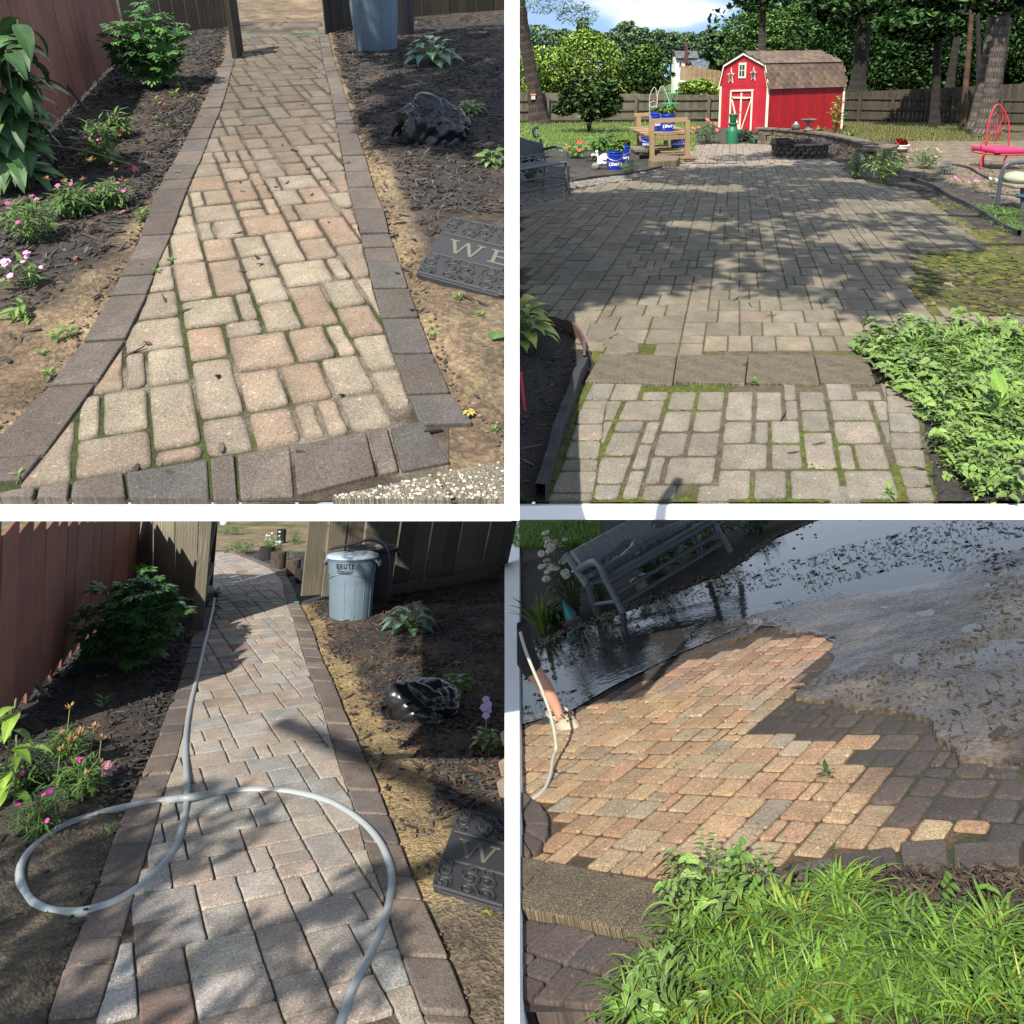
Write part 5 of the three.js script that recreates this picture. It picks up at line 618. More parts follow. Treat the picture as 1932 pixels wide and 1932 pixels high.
// ================================================================ upper-left garden: things
{
  const k = 0, top = upTo(0, -60);
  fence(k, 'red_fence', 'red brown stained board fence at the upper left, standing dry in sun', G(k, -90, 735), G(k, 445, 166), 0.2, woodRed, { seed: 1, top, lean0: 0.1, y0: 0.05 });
  fence(k, 'grey_fence', 'dark shaded board fence behind the leafy shrub by the upper path', G(k, 440, 100), G(k, 870, 60), 0.14, woodShaded, { seed: 2, top });
  fence(k, 'grey_fence', 'dark shaded board fence behind the grey bin of the upper path', G(k, 1222, 92), G(k, 1330, 60), 0.14, woodShaded, { seed: 3, top });
  fence(k, 'grey_fence', 'dark shaded board fence at the top of the upper mulch bed', G(k, 1330, 42), G(k, 1938, -8), 0.14, woodShaded, { seed: 4, top });
  { const [x, z] = G(k, 873, 184), t = thing(k, 'gate_post', 'dark gate post at the left edge of the upper path', 'post', x, z), h = top(x, z); part(t, 'post', box(0.055, h, 0.09, 0.004, 0, h / 2, 0), woodShaded[0]); part(t, 'gate_board', box(0.02, h, 0.3, 0.003, -0.04, h / 2, -0.2), woodShaded[1]); }
  bin(k, 1420, 146, 158, 190, 330, binGrey, 'lower part of a blue grey bin beside the unwashed path', { h: 0.75 });
  bin(k, 1532, 92, 64, 76, 330, binBlack, 'black bin half hidden behind the blue grey one at the top of the upper bed', { h: 0.7 });
  hoseOn(k, 'garden_hose', 'green hose lying across the far end of the unwashed path', [[890, 86], [960, 90], [1060, 94], [1150, 90], [1226, 84]], 0.01, phys([0.01, 0.16, 0.07], { roughness: 0.5 }));
  bag(k, 1650, 500, 290, 175, 5, 'shiny black rubbish bag slumped on the dry mulch of the upper bed');
  hosta(k, 1638, 205, { seed: 11, wpx: 235, hpx: 105, n: 26, mat: 'hostaBlue', broad: 1, label: 'blue green hosta beside the bin on the dry upper bed' });
  hosta(k, 1785, 402, { seed: 12, wpx: 140, hpx: 52, n: 26, mat: 'hosta', label: 'small green hosta just behind the bag on the dry upper bed' });
  hosta(k, 1868, 605, { seed: 13, wpx: 150, hpx: 70, n: 22, mat: 'hosta', label: 'low green hosta between bag and doormat on the dry upper bed' });
  doormat(k, [1712, 815], [1570, 1045], [1918, 1140], 'WELCOME', 'black rubber scroll doormat lettered WE lying on dry soil', 21, 1936);
  bushy(k, 560, 300, { seed: 14, wpx: 370, hpx: 330, n: 300, leaf: 66, mat: 'peony', stems: 22, geos: (L) => [palmate(L * 1.15, 1), palmate(L * 1.1, 2), palmate(L * 1.2, 3)], label: 'dense dark green lobed shrub in front of the red fence by the dry path', name: 'leafy_shrub' });
  // tall coneflower at the left edge
  const cone = (k2, u, v, seed, n, hpx, wpx, label, tilt) => { const [x, z] = G(k2, u, v), r = rng(seed), px = mpp(k2, u, v), Hh = tall(k2, u, v, v - hpx), W = wpx * px / 2, t = thing(k2, 'coneflower', label, 'plant', x, z, { lean: tilt || 0 }), st = [], L = 0.5 * W, gs = [leafGeo(L * 1.5, L * 0.5, { n: 7, droop: 0.55, fold: 0.25 }), leafGeo(L * 1.3, L * 0.42, { n: 7, droop: 0.9, fold: 0.3 })]; for (let s = 0; s < 7; s++) { const a = s * 2.4, p = [Math.sin(a) * W * 0.5, Hh * (0.75 + 0.25 * r()), Math.cos(a) * W * 0.4]; st.push(tube([[p[0] * 0.2, 0, p[2] * 0.2], [p[0] * 0.6, p[1] * 0.6, p[2] * 0.6], p], 0.005, 8, 5)); for (let i = 0; i < n / 7; i++) { const q = 0.15 + 0.85 * (i + r()) / (n / 7); leafAt(t, 'leaf', gs[i % 2], LMV.cone[Math.floor(r() * 3)], [p[0] * q, p[1] * q, p[2] * q], r() * 6.28, -0.3 + 0.5 * r(), (r() - 0.5) * 0.5, 0.7 + 0.5 * r()); } } part(t, 'stem', merge(st), stemM); return t; };
  cone(k, 60, 700, 31, 190, 690, 470, 'tall coneflower with long drooping leaves at the left edge of the dry bed');
  { const [x, z] = G(k, 300, 640), t = thing(k, 'coneflower', 'leaning coneflower stem with one pink bloom above the dry bed', 'flower', x, z), r = rng(3), px = mpp(k, 300, 640); part(t, 'stem', tube([[-0.25, 0.22, 0.05], [0, 0.16, 0], [180 * px, 0.08, 0.02]], 0.004, 12, 6), stemM); for (let i = 0; i < 7; i++) leafAt(t, 'petal', leafGeo(38 * px, 9 * px, { n: 4, shape: 'petal', droop: 0.4 }), leafMat([0.55, 0.1, 0.2], { map: null }), [182 * px, 0.08, 0.02], 0.6 + i * 0.75, 0.5, 0, 1); void r; }
  const dia = (k2, u, v, seed, wpx, hpx, nf, label) => bushy(k2, u, v, { seed, wpx, hpx, n: 420, leaf: 46, wid: 0.17, mat: 'dianthus', stems: 18, massed: true, name: 'dianthus', cat: 'flower', label, flowers: nf ? [nf, [0.62, 0.05, 0.3], 22] : null });
  dia(k, 90, 905, 41, 260, 190, 5, 'leafy dianthus with pink flowers at the left edge of the dry bed');
  dia(k, 250, 800, 42, 200, 130, 3, 'dianthus with two pink blooms below the coneflower on the dry bed');
  dia(k, 380, 770, 43, 180, 110, 3, 'low dianthus with small pink blooms nearest the dry path');
  dia(k, 350, 600, 44, 190, 190, 2, 'taller dianthus with spent brown heads in the middle of the dry bed');
  dia(k, 420, 500, 45, 120, 110, 1, 'thin dianthus with spent heads below the leafy shrub');
  bushy(k, 60, 1090, { seed: 46, wpx: 180, hpx: 130, n: 40, leaf: 60, wid: 0.3, mat: 'dianthus', stems: 7, name: 'phlox', cat: 'flower', label: 'phlox with pale pink petals low at the left edge of the dry bed', flowers: [9, [0.7, 0.3, 0.5], 26] });
  bushy(k, 40, 1210, { seed: 47, wpx: 130, hpx: 70, n: 24, leaf: 62, wid: 0.32, mat: 'weed', stems: 5, name: 'weed', cat: 'weed', label: 'broad leaved weed at the left edge below the phlox' });
  // spent brown flower heads
  { const r = rng(48), m = mat([0.24, 0.14, 0.06]), g = merge([...Array(14)].map((_, i) => place3(leafGeo(0.022, 0.005, { n: 2, droop: 0.1 }), 0, 0, 0, -0.3 - r() * 1.1, i * 2.4, 0))); const hd = new THREE.Group(); hd.name = numbered('dianthus'); hd.userData = { label: 'dried brown seed heads of dianthus standing over the dry bed', category: 'flower' }; const [x0, z0] = G(k, 330, 640); place(k, hd, x0, 0, z0); for (let i = 0; i < 26; i++) { const u = 140 + 330 * r(), v = 470 + 330 * r(), [x, z] = G(k, u, v), y = 0.12 + 0.1 * r(); part(hd, 'seed_head', g, m, { at: [x - x0, y, z - z0], sc: 0.8 + 0.6 * r(), rot: [0, r() * 6, 0] }); } }
  { const a = G(k, 300, 398), b = V(k, 118, 152, a[1] - 0.12); single(k, 'wooden_stake', beam([0, 0, 0], [b[0] - a[0], b[1], -0.12], 0.02, 0.02), mat([0.2, 0.13, 0.1], { map: rep(T.wood, 2, 1) }), 'thin grey brown stake leaning on the dry red fence', 'stake', { x: a[0], z: a[1] }); }
  [[340, 330, 55], [470, 350, 40], [560, 360, 46], [640, 340, 60], [700, 350, 44], [560, 430, 40], [600, 460, 36], [660, 300, 50], [120, 1350, 60], [180, 1290, 90], [230, 1270, 80], [620, 985, 50], [570, 1030, 50], [30, 1830, 70], [1640, 1270, 40], [1880, 1640, 46], [1830, 1200, 60], [1740, 1130, 60], [505, 815, 70], [520, 790, 50], [650, 640, 40], [150, 1430, 70]].forEach(([u, v, s], i) => seedling(k, u, v, s, 60 + i, ['pale green seedling', 'small weed', 'spindly weed'][i % 3] + ' growing ' + ['under the leafy shrub beside the red fence', 'at the foot of the leafy shrub', 'in front of the leafy shrub on dark mulch', 'on dark mulch near the dry path edging', 'close to the dry path edging', 'on open mulch below the leafy shrub', 'on open mulch, next to the path side', 'at the shaded side of the leafy shrub', 'on bare soil at the lower left of the dry path', 'on bare soil left of the dark edging', 'right against the dark edging at lower left', 'in the mossy joint by the left edging', 'in the path edge joint just below the moss', 'at the lower left corner of the dry path', 'at the right edging of the dry path', 'on soil near the pebbled corner slab', 'on soil below the scroll doormat, close to it', 'on soil directly under the doormat corner', 'beside the left edging halfway along', 'next to the left edging among dry leaves', 'beside the left edging by the pink bloom', 'lowest on the soil left of the dry path'][i]));
  [[575, 370, 0.09, [0.5, 0.27, 0.13], 'large tan oak leaf under the leafy shrub'], [310, 335, 0.08, [0.55, 0.36, 0.22], 'pale tan dead leaf near the stake'], [740, 48, 0.08, [0.55, 0.3, 0.04], 'yellow leaf standing by the dark fence'], [250, 985, 0.07, [0.3, 0.14, 0.06], 'brown curled leaf on the soil left of the path'], [530, 1308, 0.035, [0.2, 0.09, 0.05], 'small brown leaf lying on a pale paver'], [430, 800, 0.06, [0.45, 0.22, 0.12], 'rusty leaf by the dianthus'], [1775, 1580, 0.05, [0.5, 0.42, 0.1], 'yellow leaf beside the corner paver']].forEach(([u, v, s, c, l], i) => leafLitter(k, u, v, s, c, 80 + i, l));
  { const [x, z] = G(k, 320, 875), t = thing(k, 'pine_cone', 'open pine cone on bare soil by the dianthus', 'pine cone', x, z), a = []; for (let i = 0; i < 60; i++) { const q = i / 60, R = 0.03 * Math.sin(Math.PI * (0.15 + 0.8 * q)); a.push(place3(leafGeo(0.02, 0.018, { n: 2, shape: 'ovate', droop: 0 }), Math.sin(i * 2.4) * R * 0.5, 0.01 + 0.06 * q, Math.cos(i * 2.4) * R * 0.5, -0.4, i * 2.4, 0)); } part(t, 'scale', merge(a), mat([0.08, 0.055, 0.04], { side: THREE.DoubleSide }), { kind: 'stuff' }); }
  { const [x, z] = G(k, 1890, 1275); single(k, 'fallen_leaf', leafGeo(0.11, 0.075, { n: 5, shape: 'ovate', droop: 0.2 }), LMV.hosta[1], 'round green leaf lying on the soil at the right edge of the dry garden', 'leaf', { x: x - 0.02, z: z + 0.05, y: 0.03, ry: 2.6 }); }
  { const [x, z] = G(k, 1500, 90); void x; void z; }
}

// ================================================================ lower-left garden: things
{
  const k = 2, top = upTo(2, 966);
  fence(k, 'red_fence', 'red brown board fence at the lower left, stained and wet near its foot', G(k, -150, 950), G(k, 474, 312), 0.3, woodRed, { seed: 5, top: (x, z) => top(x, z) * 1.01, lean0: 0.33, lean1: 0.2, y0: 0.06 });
  fence(k, 'grey_fence', 'weathered grey board fence between red fence and open gate', G(k, 462, 318), G(k, 716, 332), 0.27, woodGrey, { seed: 6, top, lean0: 0.13, lean1: 0.04 });
  { const a = G(k, 719, 455), b = G(k, 770, 292), L = Math.hypot(b[0] - a[0], b[1] - a[1]), yaw = -Math.atan2(b[1] - a[1], b[0] - a[0]), t = thing(k, 'wooden_gate', 'open wooden gate standing edge on beside the washed path', 'gate', a[0], a[1], { ry: yaw }), ha = top(...a), hb = top(...b), hm = Math.min(ha, hb);
    part(t, 'post', box(0.06, ha, 0.1, 0.004, 0, ha / 2, 0), woodGrey[1]); for (let i = 0; i < 6; i++) { const q = (i + 0.5) / 6, h = lerp(ha, hb, q); part(t, 'board', box(L / 6 - 0.006, h - 0.05, 0.02, 0.003, q * L, 0.05 + h / 2 - 0.025, -0.04), pick(rng(i + 2), woodGrey)); } part(t, 'rail', box(L, 0.1, 0.05, 0.004, L / 2, 0.28, 0.0), woodGrey[2]); part(t, 'brace', beam([0.05, 0.35, 0.0], [L * 0.95, hm * 0.95, 0.0], 0.1, 0.04), woodGrey[1]); part(t, 'stile', box(0.09, hb - 0.05, 0.05, 0.004, L - 0.05, 0.05 + hb / 2, 0.0), woodGrey[0]); }
  fence(k, 'grey_fence', 'weathered grey board fence behind the bins, dappled with sun', G(k, 1122, 350), G(k, 1925, 226), 0.235, woodGrey, { seed: 7, top: (x, z) => top(x, z) * 1.02, lean0: -0.06, lean1: -0.34, y0: 0.05, ragged: 0.04, lap: true });
  { const a = G(k, 1430, 330), b = G(k, 1936, 240), L = Math.hypot(b[0] - a[0], b[1] - a[1]); single(k, 'wooden_beam', box(L, 0.12, 0.05, 0.004, L / 2, 0.06, 0), woodGrey[0], 'grey rot board along the foot of the fence behind the bins', 'board', { x: a[0], z: a[1] - 0.1, ry: -Math.atan2(b[1] - a[1], b[0] - a[0]) }); }
  const black = bin(k, 1398, 345, 140, 185, 225, binBlack, 'open black bin standing behind the blue grey one', { lean: 0.02 });
  const br = bin(k, 1316, 402, 158, 186, 250, binGrey, 'blue grey bin lettered BRUTE beside the washed path', { text: 'BRUTE', arch: true, ry: -0.12, lean: 0 });
  part(br.t, 'lid', lathe([[0, br.Hh + 0.03], [br.rt * 0.85, br.Hh + 0.02], [br.rt * 1.08, br.Hh + 0.005], [br.rt * 1.1, br.Hh - 0.02], [br.rt * 1.06, br.Hh - 0.02], [br.rt * 1.0, br.Hh]], 40), phys([0.3, 0.38, 0.46], { roughness: 0.45 }));
  { const R = br.rt, H0 = br.Hh + 0.035, t = thing(k, 'rubber_lid', 'black flexible lid draped over both bins by the grey fence', 'lid', ...G(k, 1330, 395)); const pts = [[-R * 1.1, H0 + 0.02, -R * 0.1], [-R * 0.3, H0 + 0.05, -R * 0.2], [R * 0.6, H0 + 0.1, -R * 0.25], [R * 1.25, H0 + 0.03, -R * 0.1], [R * 1.5, H0 - 0.2, 0.02], [R * 1.52, H0 - 0.42, 0.04]], c = new THREE.CatmullRomCurve3(pts.map((p) => new THREE.Vector3(...p))), pos = [], idx = [], n = 30; for (let i = 0; i <= n; i++) { const p = c.getPoint(i / n), w = R * lerp(0.5, 0.14, sstep(0.25, 0.8, i / n)); for (const [s, d] of [[-1, 0], [1, 0], [1, -0.012], [-1, -0.012]]) pos.push(p.x, p.y + d, p.z + s * w); if (i < n) for (let j = 0; j < 4; j++) { const a = i * 4 + j, b = i * 4 + (j + 1) % 4; idx.push(a, b, a + 4, b, b + 4, a + 4); } } const g = new THREE.BufferGeometry(); g.setAttribute('position', new THREE.Float32BufferAttribute(pos, 3)); g.setIndex(idx); g.computeVertexNormals(); part(t, 'flap', g, mat([0.015, 0.014, 0.013], { side: THREE.DoubleSide, roughness: 0.7 })); void black; }
  const greyHose = phys([0.36, 0.39, 0.4], { roughness: 0.45, map: rep(T.dust, 4, 30) });
  hoseOn(k, 'garden_hose', 'long grey hose looping over the washed path and the bed', [[786, 322], [780, 360], [758, 460], [735, 560], [712, 660], [690, 760], [676, 860], [676, 960], [680, 1060, 0.03], [676, 1140], [660, 1220], [625, 1310], [560, 1390], [480, 1460], [380, 1515], [270, 1545], [160, 1545], [80, 1510], [38, 1450], [28, 1390], [50, 1330], [110, 1270], [190, 1215], [310, 1170], [450, 1135], [580, 1112], [690, 1098, 0.045], [800, 1083], [940, 1070], [1080, 1078], [1210, 1108], [1320, 1165], [1405, 1240], [1455, 1320], [1478, 1410], [1470, 1500], [1440, 1610], [1390, 1720], [1330, 1840], [1290, 1950], [1270, 2010]], 0.0165, greyHose);
  hoseOn(k, 'garden_hose', 'green hose crossing the washed path at the gate', [[764, 340], [790, 345], [860, 340], [960, 337], [1050, 337], [1118, 340]], 0.014, phys([0.01, 0.28, 0.13], { roughness: 0.4 }));
  bag(k, 1600, 790, 300, 165, 15, 'dusty black rubbish bag slumped on the damp lower bed');
  hosta(k, 1545, 455, { seed: 51, wpx: 240, hpx: 100, n: 24, mat: 'hostaBlue', label: 'blue green hosta beside the lettered bin on the damp lower bed' });
  hosta(k, 1725, 690, { seed: 52, wpx: 150, hpx: 66, n: 30, mat: 'hosta', label: 'small green hosta just behind the bag on the damp lower bed' });
  hosta(k, 1848, 920, { seed: 53, wpx: 150, hpx: 90, n: 22, mat: 'fresh', label: 'sunlit green hosta with a lilac flower at the right of the damp bed' });
  { const [x, z] = G(k, 1845, 905), t = thing(k, 'hosta_flower', 'small lilac flower spike rising from the sunlit hosta', 'flower', x, z); part(t, 'stem', bar([0, 0.05, 0], [0, 0.24, 0], 0.004, 0.003, 5), stemM); for (let i = 0; i < 5; i++) part(t, 'flower', flowerGeo(0.045, 5), leafMat([0.5, 0.4, 0.6], { map: null }), { at: [0.015 * Math.sin(i * 2.4), 0.17 + 0.018 * i, 0.015 * Math.cos(i * 2.4)], rot: [0.8, i * 2.4, 0] }); }
  doormat(k, [1745, 1170], [1625, 1490], [1918, 1580], 'WELCOME', 'black rubber scroll doormat lettered W half in shade on damp soil', 22, 1936);
  bushy(k, 440, 590, { seed: 54, wpx: 430, hpx: 350, n: 300, leaf: 100, mat: 'peony', stems: 22, geos: (L) => [palmate(L, 4), palmate(L * 0.95, 5), palmate(L * 1.1, 6)], label: 'leafy green lobed shrub in front of the fences by the washed path', name: 'leafy_shrub' });
  { const t = thing(k, 'wire_cage', 'thin green wire cage around the leafy shrub of the washed garden', 'plant support', ...G(k, 440, 590)), w = phys([0.01, 0.06, 0.05], { roughness: 0.4 }), px = mpp(k, 440, 590); for (const a of [-150, -20, 90]) part(t, 'wire', bar([a * px, 0, 0.1], [a * px, 230 * px, 0.1], 0.004, 0.004, 5), w); part(t, 'hoop', (() => { const g = new THREE.TorusGeometry(150 * px, 0.004, 5, 40); g.rotateX(1.5708); g.translate(-20 * px, 225 * px, 0); return g; })(), w); }
  const cn = (u, v, seed, n, label) => { const [x, z] = G(k, u, v), r = rng(seed), px = mpp(k, u, v), t = thing(k, 'coneflower', label, 'plant', x, z), g = leafGeo(190 * px, 66 * px, { n: 7, droop: 0.5, fold: 0.25 }); part(t, 'stem', merge([bar([-40 * px, 0, 0], [-30 * px, 380 * px, 0], 0.006, 0.005), bar([20 * px, 0, 0], [-10 * px, 250 * px, 0], 0.006, 0.005)]), stemM); for (let i = 0; i < n; i++) leafAt(t, 'leaf', g, LMV.fresh[Math.floor(r() * 3)], [-35 * px + 20 * px * r(), (40 + 330 * i / n) * px, 0], (r() - 0.3) * 2.4, -0.5 + 0.6 * r(), (r() - 0.5) * 0.5, 0.6 + 0.4 * r()); return t; };
  cn(-10, 1130, 61, 16, 'coneflower leaves reaching in at the left edge of the washed garden');
  const dia = (u, v, seed, wpx, hpx, nf, label) => bushy(k, u, v, { seed, wpx, hpx, n: 420, leaf: 52, wid: 0.17, mat: 'dianthus', stems: 16, massed: true, name: 'dianthus', cat: 'flower', label, flowers: nf ? [nf, [0.62, 0.06, 0.32], 24] : null });
  dia(100, 1260, 62, 260, 200, 4, 'dianthus with pink flowers under the hose loop at the left edge');
  dia(260, 1120, 63, 230, 180, 3, 'dianthus clump with pink blooms above the hose loop');
  dia(200, 960, 64, 170, 130, 2, 'thin dianthus with yellow heads below the leafy shrub of the washed garden');
  dia(60, 1080, 65, 200, 170, 2, 'dianthus at the left edge under the coneflower leaves of the washed garden');
  { const r = rng(66), m = mat([0.36, 0.23, 0.09]), g = merge([...Array(14)].map((_, i) => place3(leafGeo(0.032, 0.008, { n: 2, droop: 0.1 }), 0, 0, 0, -0.3 - r() * 1.1, i * 2.4, 0))); const [x0, z0] = G(k, 220, 1000), t = thing(k, 'dianthus', 'straw coloured seed heads of dianthus by the hose loop', 'flower', x0, z0); for (const [u, v, h] of [[205, 850, 0.2], [165, 1040, 0.2], [240, 970, 0.2], [330, 960, 0.17], [300, 920, 0.18], [330, 1040, 0.14], [90, 1230, 0.12], [270, 1080, 0.13], [200, 1000, 0.2]]) { const [x, z] = G(k, u, v + 60); part(t, 'seed_head', g, m, { at: [x - x0, h, z - z0], sc: 1 + 0.5 * r(), rot: [0, r() * 6, 0] }); part(t, 'stem', bar([x - x0, 0, z - z0], [x - x0, h, z - z0], 0.003, 0.003, 5), stemM); } }
  { const [x, z] = G(k, 370, 1040), t = thing(k, 'coneflower', 'single drooping pink coneflower beside the washed path', 'flower', x, z), m = leafMat([0.5, 0.12, 0.3], { map: null }); part(t, 'stem', bar([-0.15, 0, 0], [0, 0.1, 0], 0.004, 0.004, 5), stemM); for (let i = 0; i < 8; i++) leafAt(t, 'petal', leafGeo(0.07, 0.018, { n: 4, shape: 'petal', droop: 0.3 }), m, [0, 0.1, 0], i * 0.8, 0.7, 0, 1); }
  { const a = G(k, 152, 722), b = V(k, -60, 500, a[1] - 0.1); single(k, 'wooden_stake', beam([0, 0, 0], [b[0] - a[0], b[1], -0.1], 0.024, 0.024), mat([0.33, 0.26, 0.2], { map: rep(T.wood, 2, 1) }), 'thin pale stake leaning on the wet red fence', 'stake', { x: a[0], z: a[1] }); }
  { const z = G(k, 30, 640)[1] + 0.1, pts = [[8, 190], [25, 260], [40, 300], [8, 310], [30, 390], [60, 440], [70, 470], [88, 515]].map(([u, v]) => [...V(k, u, v, z + (v - 200) * 0.0012), z + (v - 200) * 0.0012]); single(k, 'hanging_rope', tube(pts.map((p) => [p[0] - pts[0][0], p[1], p[2] - z]), 0.004, 50, 6), mat([0.75, 0.72, 0.68]), 'loose white cord hanging on the red fence at the lower left', 'cord', { x: pts[0][0], z }); }
  { const z = G(k, 1436, 300)[1]; void z; }
  [[345, 640, 0.1, [0.55, 0.24, 0.12], 'rust coloured oak leaf beneath the leafy shrub of the washed garden'], [627, 322, 0.09, [0.6, 0.32, 0.05], 'yellow leaf at the foot of the wet grey fence'], [1740, 590, 0.09, [0.45, 0.32, 0.2], 'tan leaf on the damp bed above the bag'], [1690, 640, 0.08, [0.5, 0.36, 0.24], 'pale oak leaf beside the dusty bag'], [1740, 1520, 0.08, [0.42, 0.24, 0.13], 'brown leaf resting under the half shaded doormat'], [1590, 300, 0.08, [0.5, 0.36, 0.22], 'tan leaf near the foot of the dappled grey fence'], [345, 1100, 0.07, [0.35, 0.14, 0.08], 'dark red leaf by the crossing of the hose'], [1860, 1590, 0.07, [0.3, 0.3, 0.06], 'olive leaf under the corner of the half shaded doormat']].forEach(([u, v, s, c, l], i) => leafLitter(k, u, v, s, c, 180 + i, l));
  [[350, 770, 90, 'grassy weed on dark mulch between shrub and path'], [420, 610, 40, 'tiny weed by the foot of the leafy shrub of the washed garden'], [200, 640, 50, 'small weed under the wet red fence'], [525, 1500, 40, 'weed in the joint where the hose meets the left edging'], [1640, 760 - 500, 40, 'bright weed at the foot of the dappled fence'], [380, 1250, 60, 'grass blade weed on soil inside the hose loop'], [1850, 1690, 50, 'small weed on sandy soil below the half shaded doormat'], [700, 470, 34, 'weed against the open gate post'], [1350, 1010, 40, 'weed on the sandy strip right of the washed path']].forEach(([u, v, s, l], i) => seedling(k, u, v, s, 190 + i, l));
  // beyond the gate
  spray(k, 850, 200 - 60, { seed: 71, wpx: 70, hpx: 40, n: 40, mat: 'weed', label: 'pale grass tuft at the far left beyond the gate', name: 'grass_tuft', cat: 'grass' });
  bushy(k, 900, 148, { seed: 72, wpx: 150, hpx: 60, n: 260, leaf: 14, mat: 'hosta', massed: true, label: 'low variegated ground cover along the far path beyond the gate', name: 'ground_cover', cat: 'plant' });
  bushy(k, 1010, 165, { seed: 73, wpx: 110, hpx: 100, n: 260, leaf: 13, mat: 'fresh', massed: true, label: 'leafy plant with small white flowers behind the fabric pots', name: 'garden_plant', cat: 'plant', flowers: [8, [0.7, 0.68, 0.66], 9] });
  bushy(k, 860, 75, { seed: 74, wpx: 140, hpx: 45, n: 220, leaf: 12, mat: 'weed', massed: true, label: 'yellow green shrub at the top beyond the gate', name: 'shrub' });
  bushy(k, 1100, 110, { seed: 75, wpx: 70, hpx: 60, n: 300, leaf: 16, wid: 0.1, mat: 'weed', massed: true, label: 'tall grass right behind the fabric pots by the gate', name: 'ornamental_grass', cat: 'grass' });
  const pot = (u, v, w, h, c, label, name = 'fabric_pot') => { const [x, z] = G(k, u, v), px = mpp(k, u, v), R = w * px / 2, Hh = tall(k, u, v, v - h), t = thing(k, name, label, 'pot', x, z); part(t, 'pot', lathe([[0, 0], [R * 0.9, 0], [R, Hh * 0.1], [R * 1.02, Hh * 0.95], [R * 0.98, Hh], [R * 0.93, Hh * 0.97], [R * 0.92, Hh * 0.85], [0, Hh * 0.85]], 24), mat(c, { map: rep(T.soil, 4, 4) })); part(t, 'soil', (() => { const g = new THREE.CircleGeometry(R * 0.9, 20); g.rotateX(-1.5708); g.translate(0, Hh * 0.86, 0); return g; })(), mat([0.05, 0.04, 0.03])); return t; };
  pot(990, 172, 56, 52, [0.03, 0.03, 0.035], 'black fabric pot farthest along the path beyond the gate'); pot(1034, 205, 58, 66, [0.12, 0.1, 0.075], 'brown fabric pot second from the gate'); pot(1092, 232, 56, 64, [0.14, 0.11, 0.08], 'brown fabric pot with silvery plant next to the gate'); pot(1118, 262, 40, 54, [0.03, 0.03, 0.03], 'black pot partly hidden by the right gate fence'); pot(1046, 108, 34, 56, [0.02, 0.02, 0.024], 'tall black pot behind the plants beyond the gate');
  bushy(k, 1085, 178, { seed: 76, wpx: 90, hpx: 62, n: 300, leaf: 14, wid: 0.12, mat: 'silver', massed: true, label: 'silvery lavender plant in the brown pot beside the gate', name: 'lavender', cat: 'plant' });
  bushy(k, 1000, 128, { seed: 77, wpx: 60, hpx: 46, n: 160, leaf: 12, mat: 'fresh', massed: true, label: 'violet flowered plant in the black fabric pot', name: 'violet_plant', cat: 'plant', flowers: [6, [0.35, 0.22, 0.6], 8] });
  bushy(k, 1035, 148, { seed: 78, wpx: 46, hpx: 40, n: 110, leaf: 12, mat: 'dark', massed: true, label: 'dark leafed plant with a white bloom in the second pot', name: 'white_plant', cat: 'plant', flowers: [4, [0.75, 0.75, 0.75], 10] });
  bushy(k, 790, 322, { seed: 79, wpx: 50, hpx: 34, n: 60, leaf: 20, mat: 'weed', massed: true, label: 'weed tuft at the hose end by the gate rail', name: 'weed', cat: 'weed' });
  { const [x, z] = G(k, 825, 36), px = mpp(k, 825, 36), t = thing(k, 'flower_pot', 'white pot of red flowers far beyond the gate', 'pot', x, z); part(t, 'pot', lathe([[0, 0], [14 * px, 0], [19 * px, 22 * px], [17 * px, 22 * px], [0, 20 * px]], 20), mat([0.75, 0.75, 0.72])); part(t, 'flowers', crown([[0, 26 * px, 0, 16 * px, 7 * px, 10 * px, 160]], 3 * px, 5, [[0.6, 0.03, 0.03], [0.1, 0.2, 0.03]]), crownM); }
  // shade trees standing left of and behind the viewer throw the dapple
}

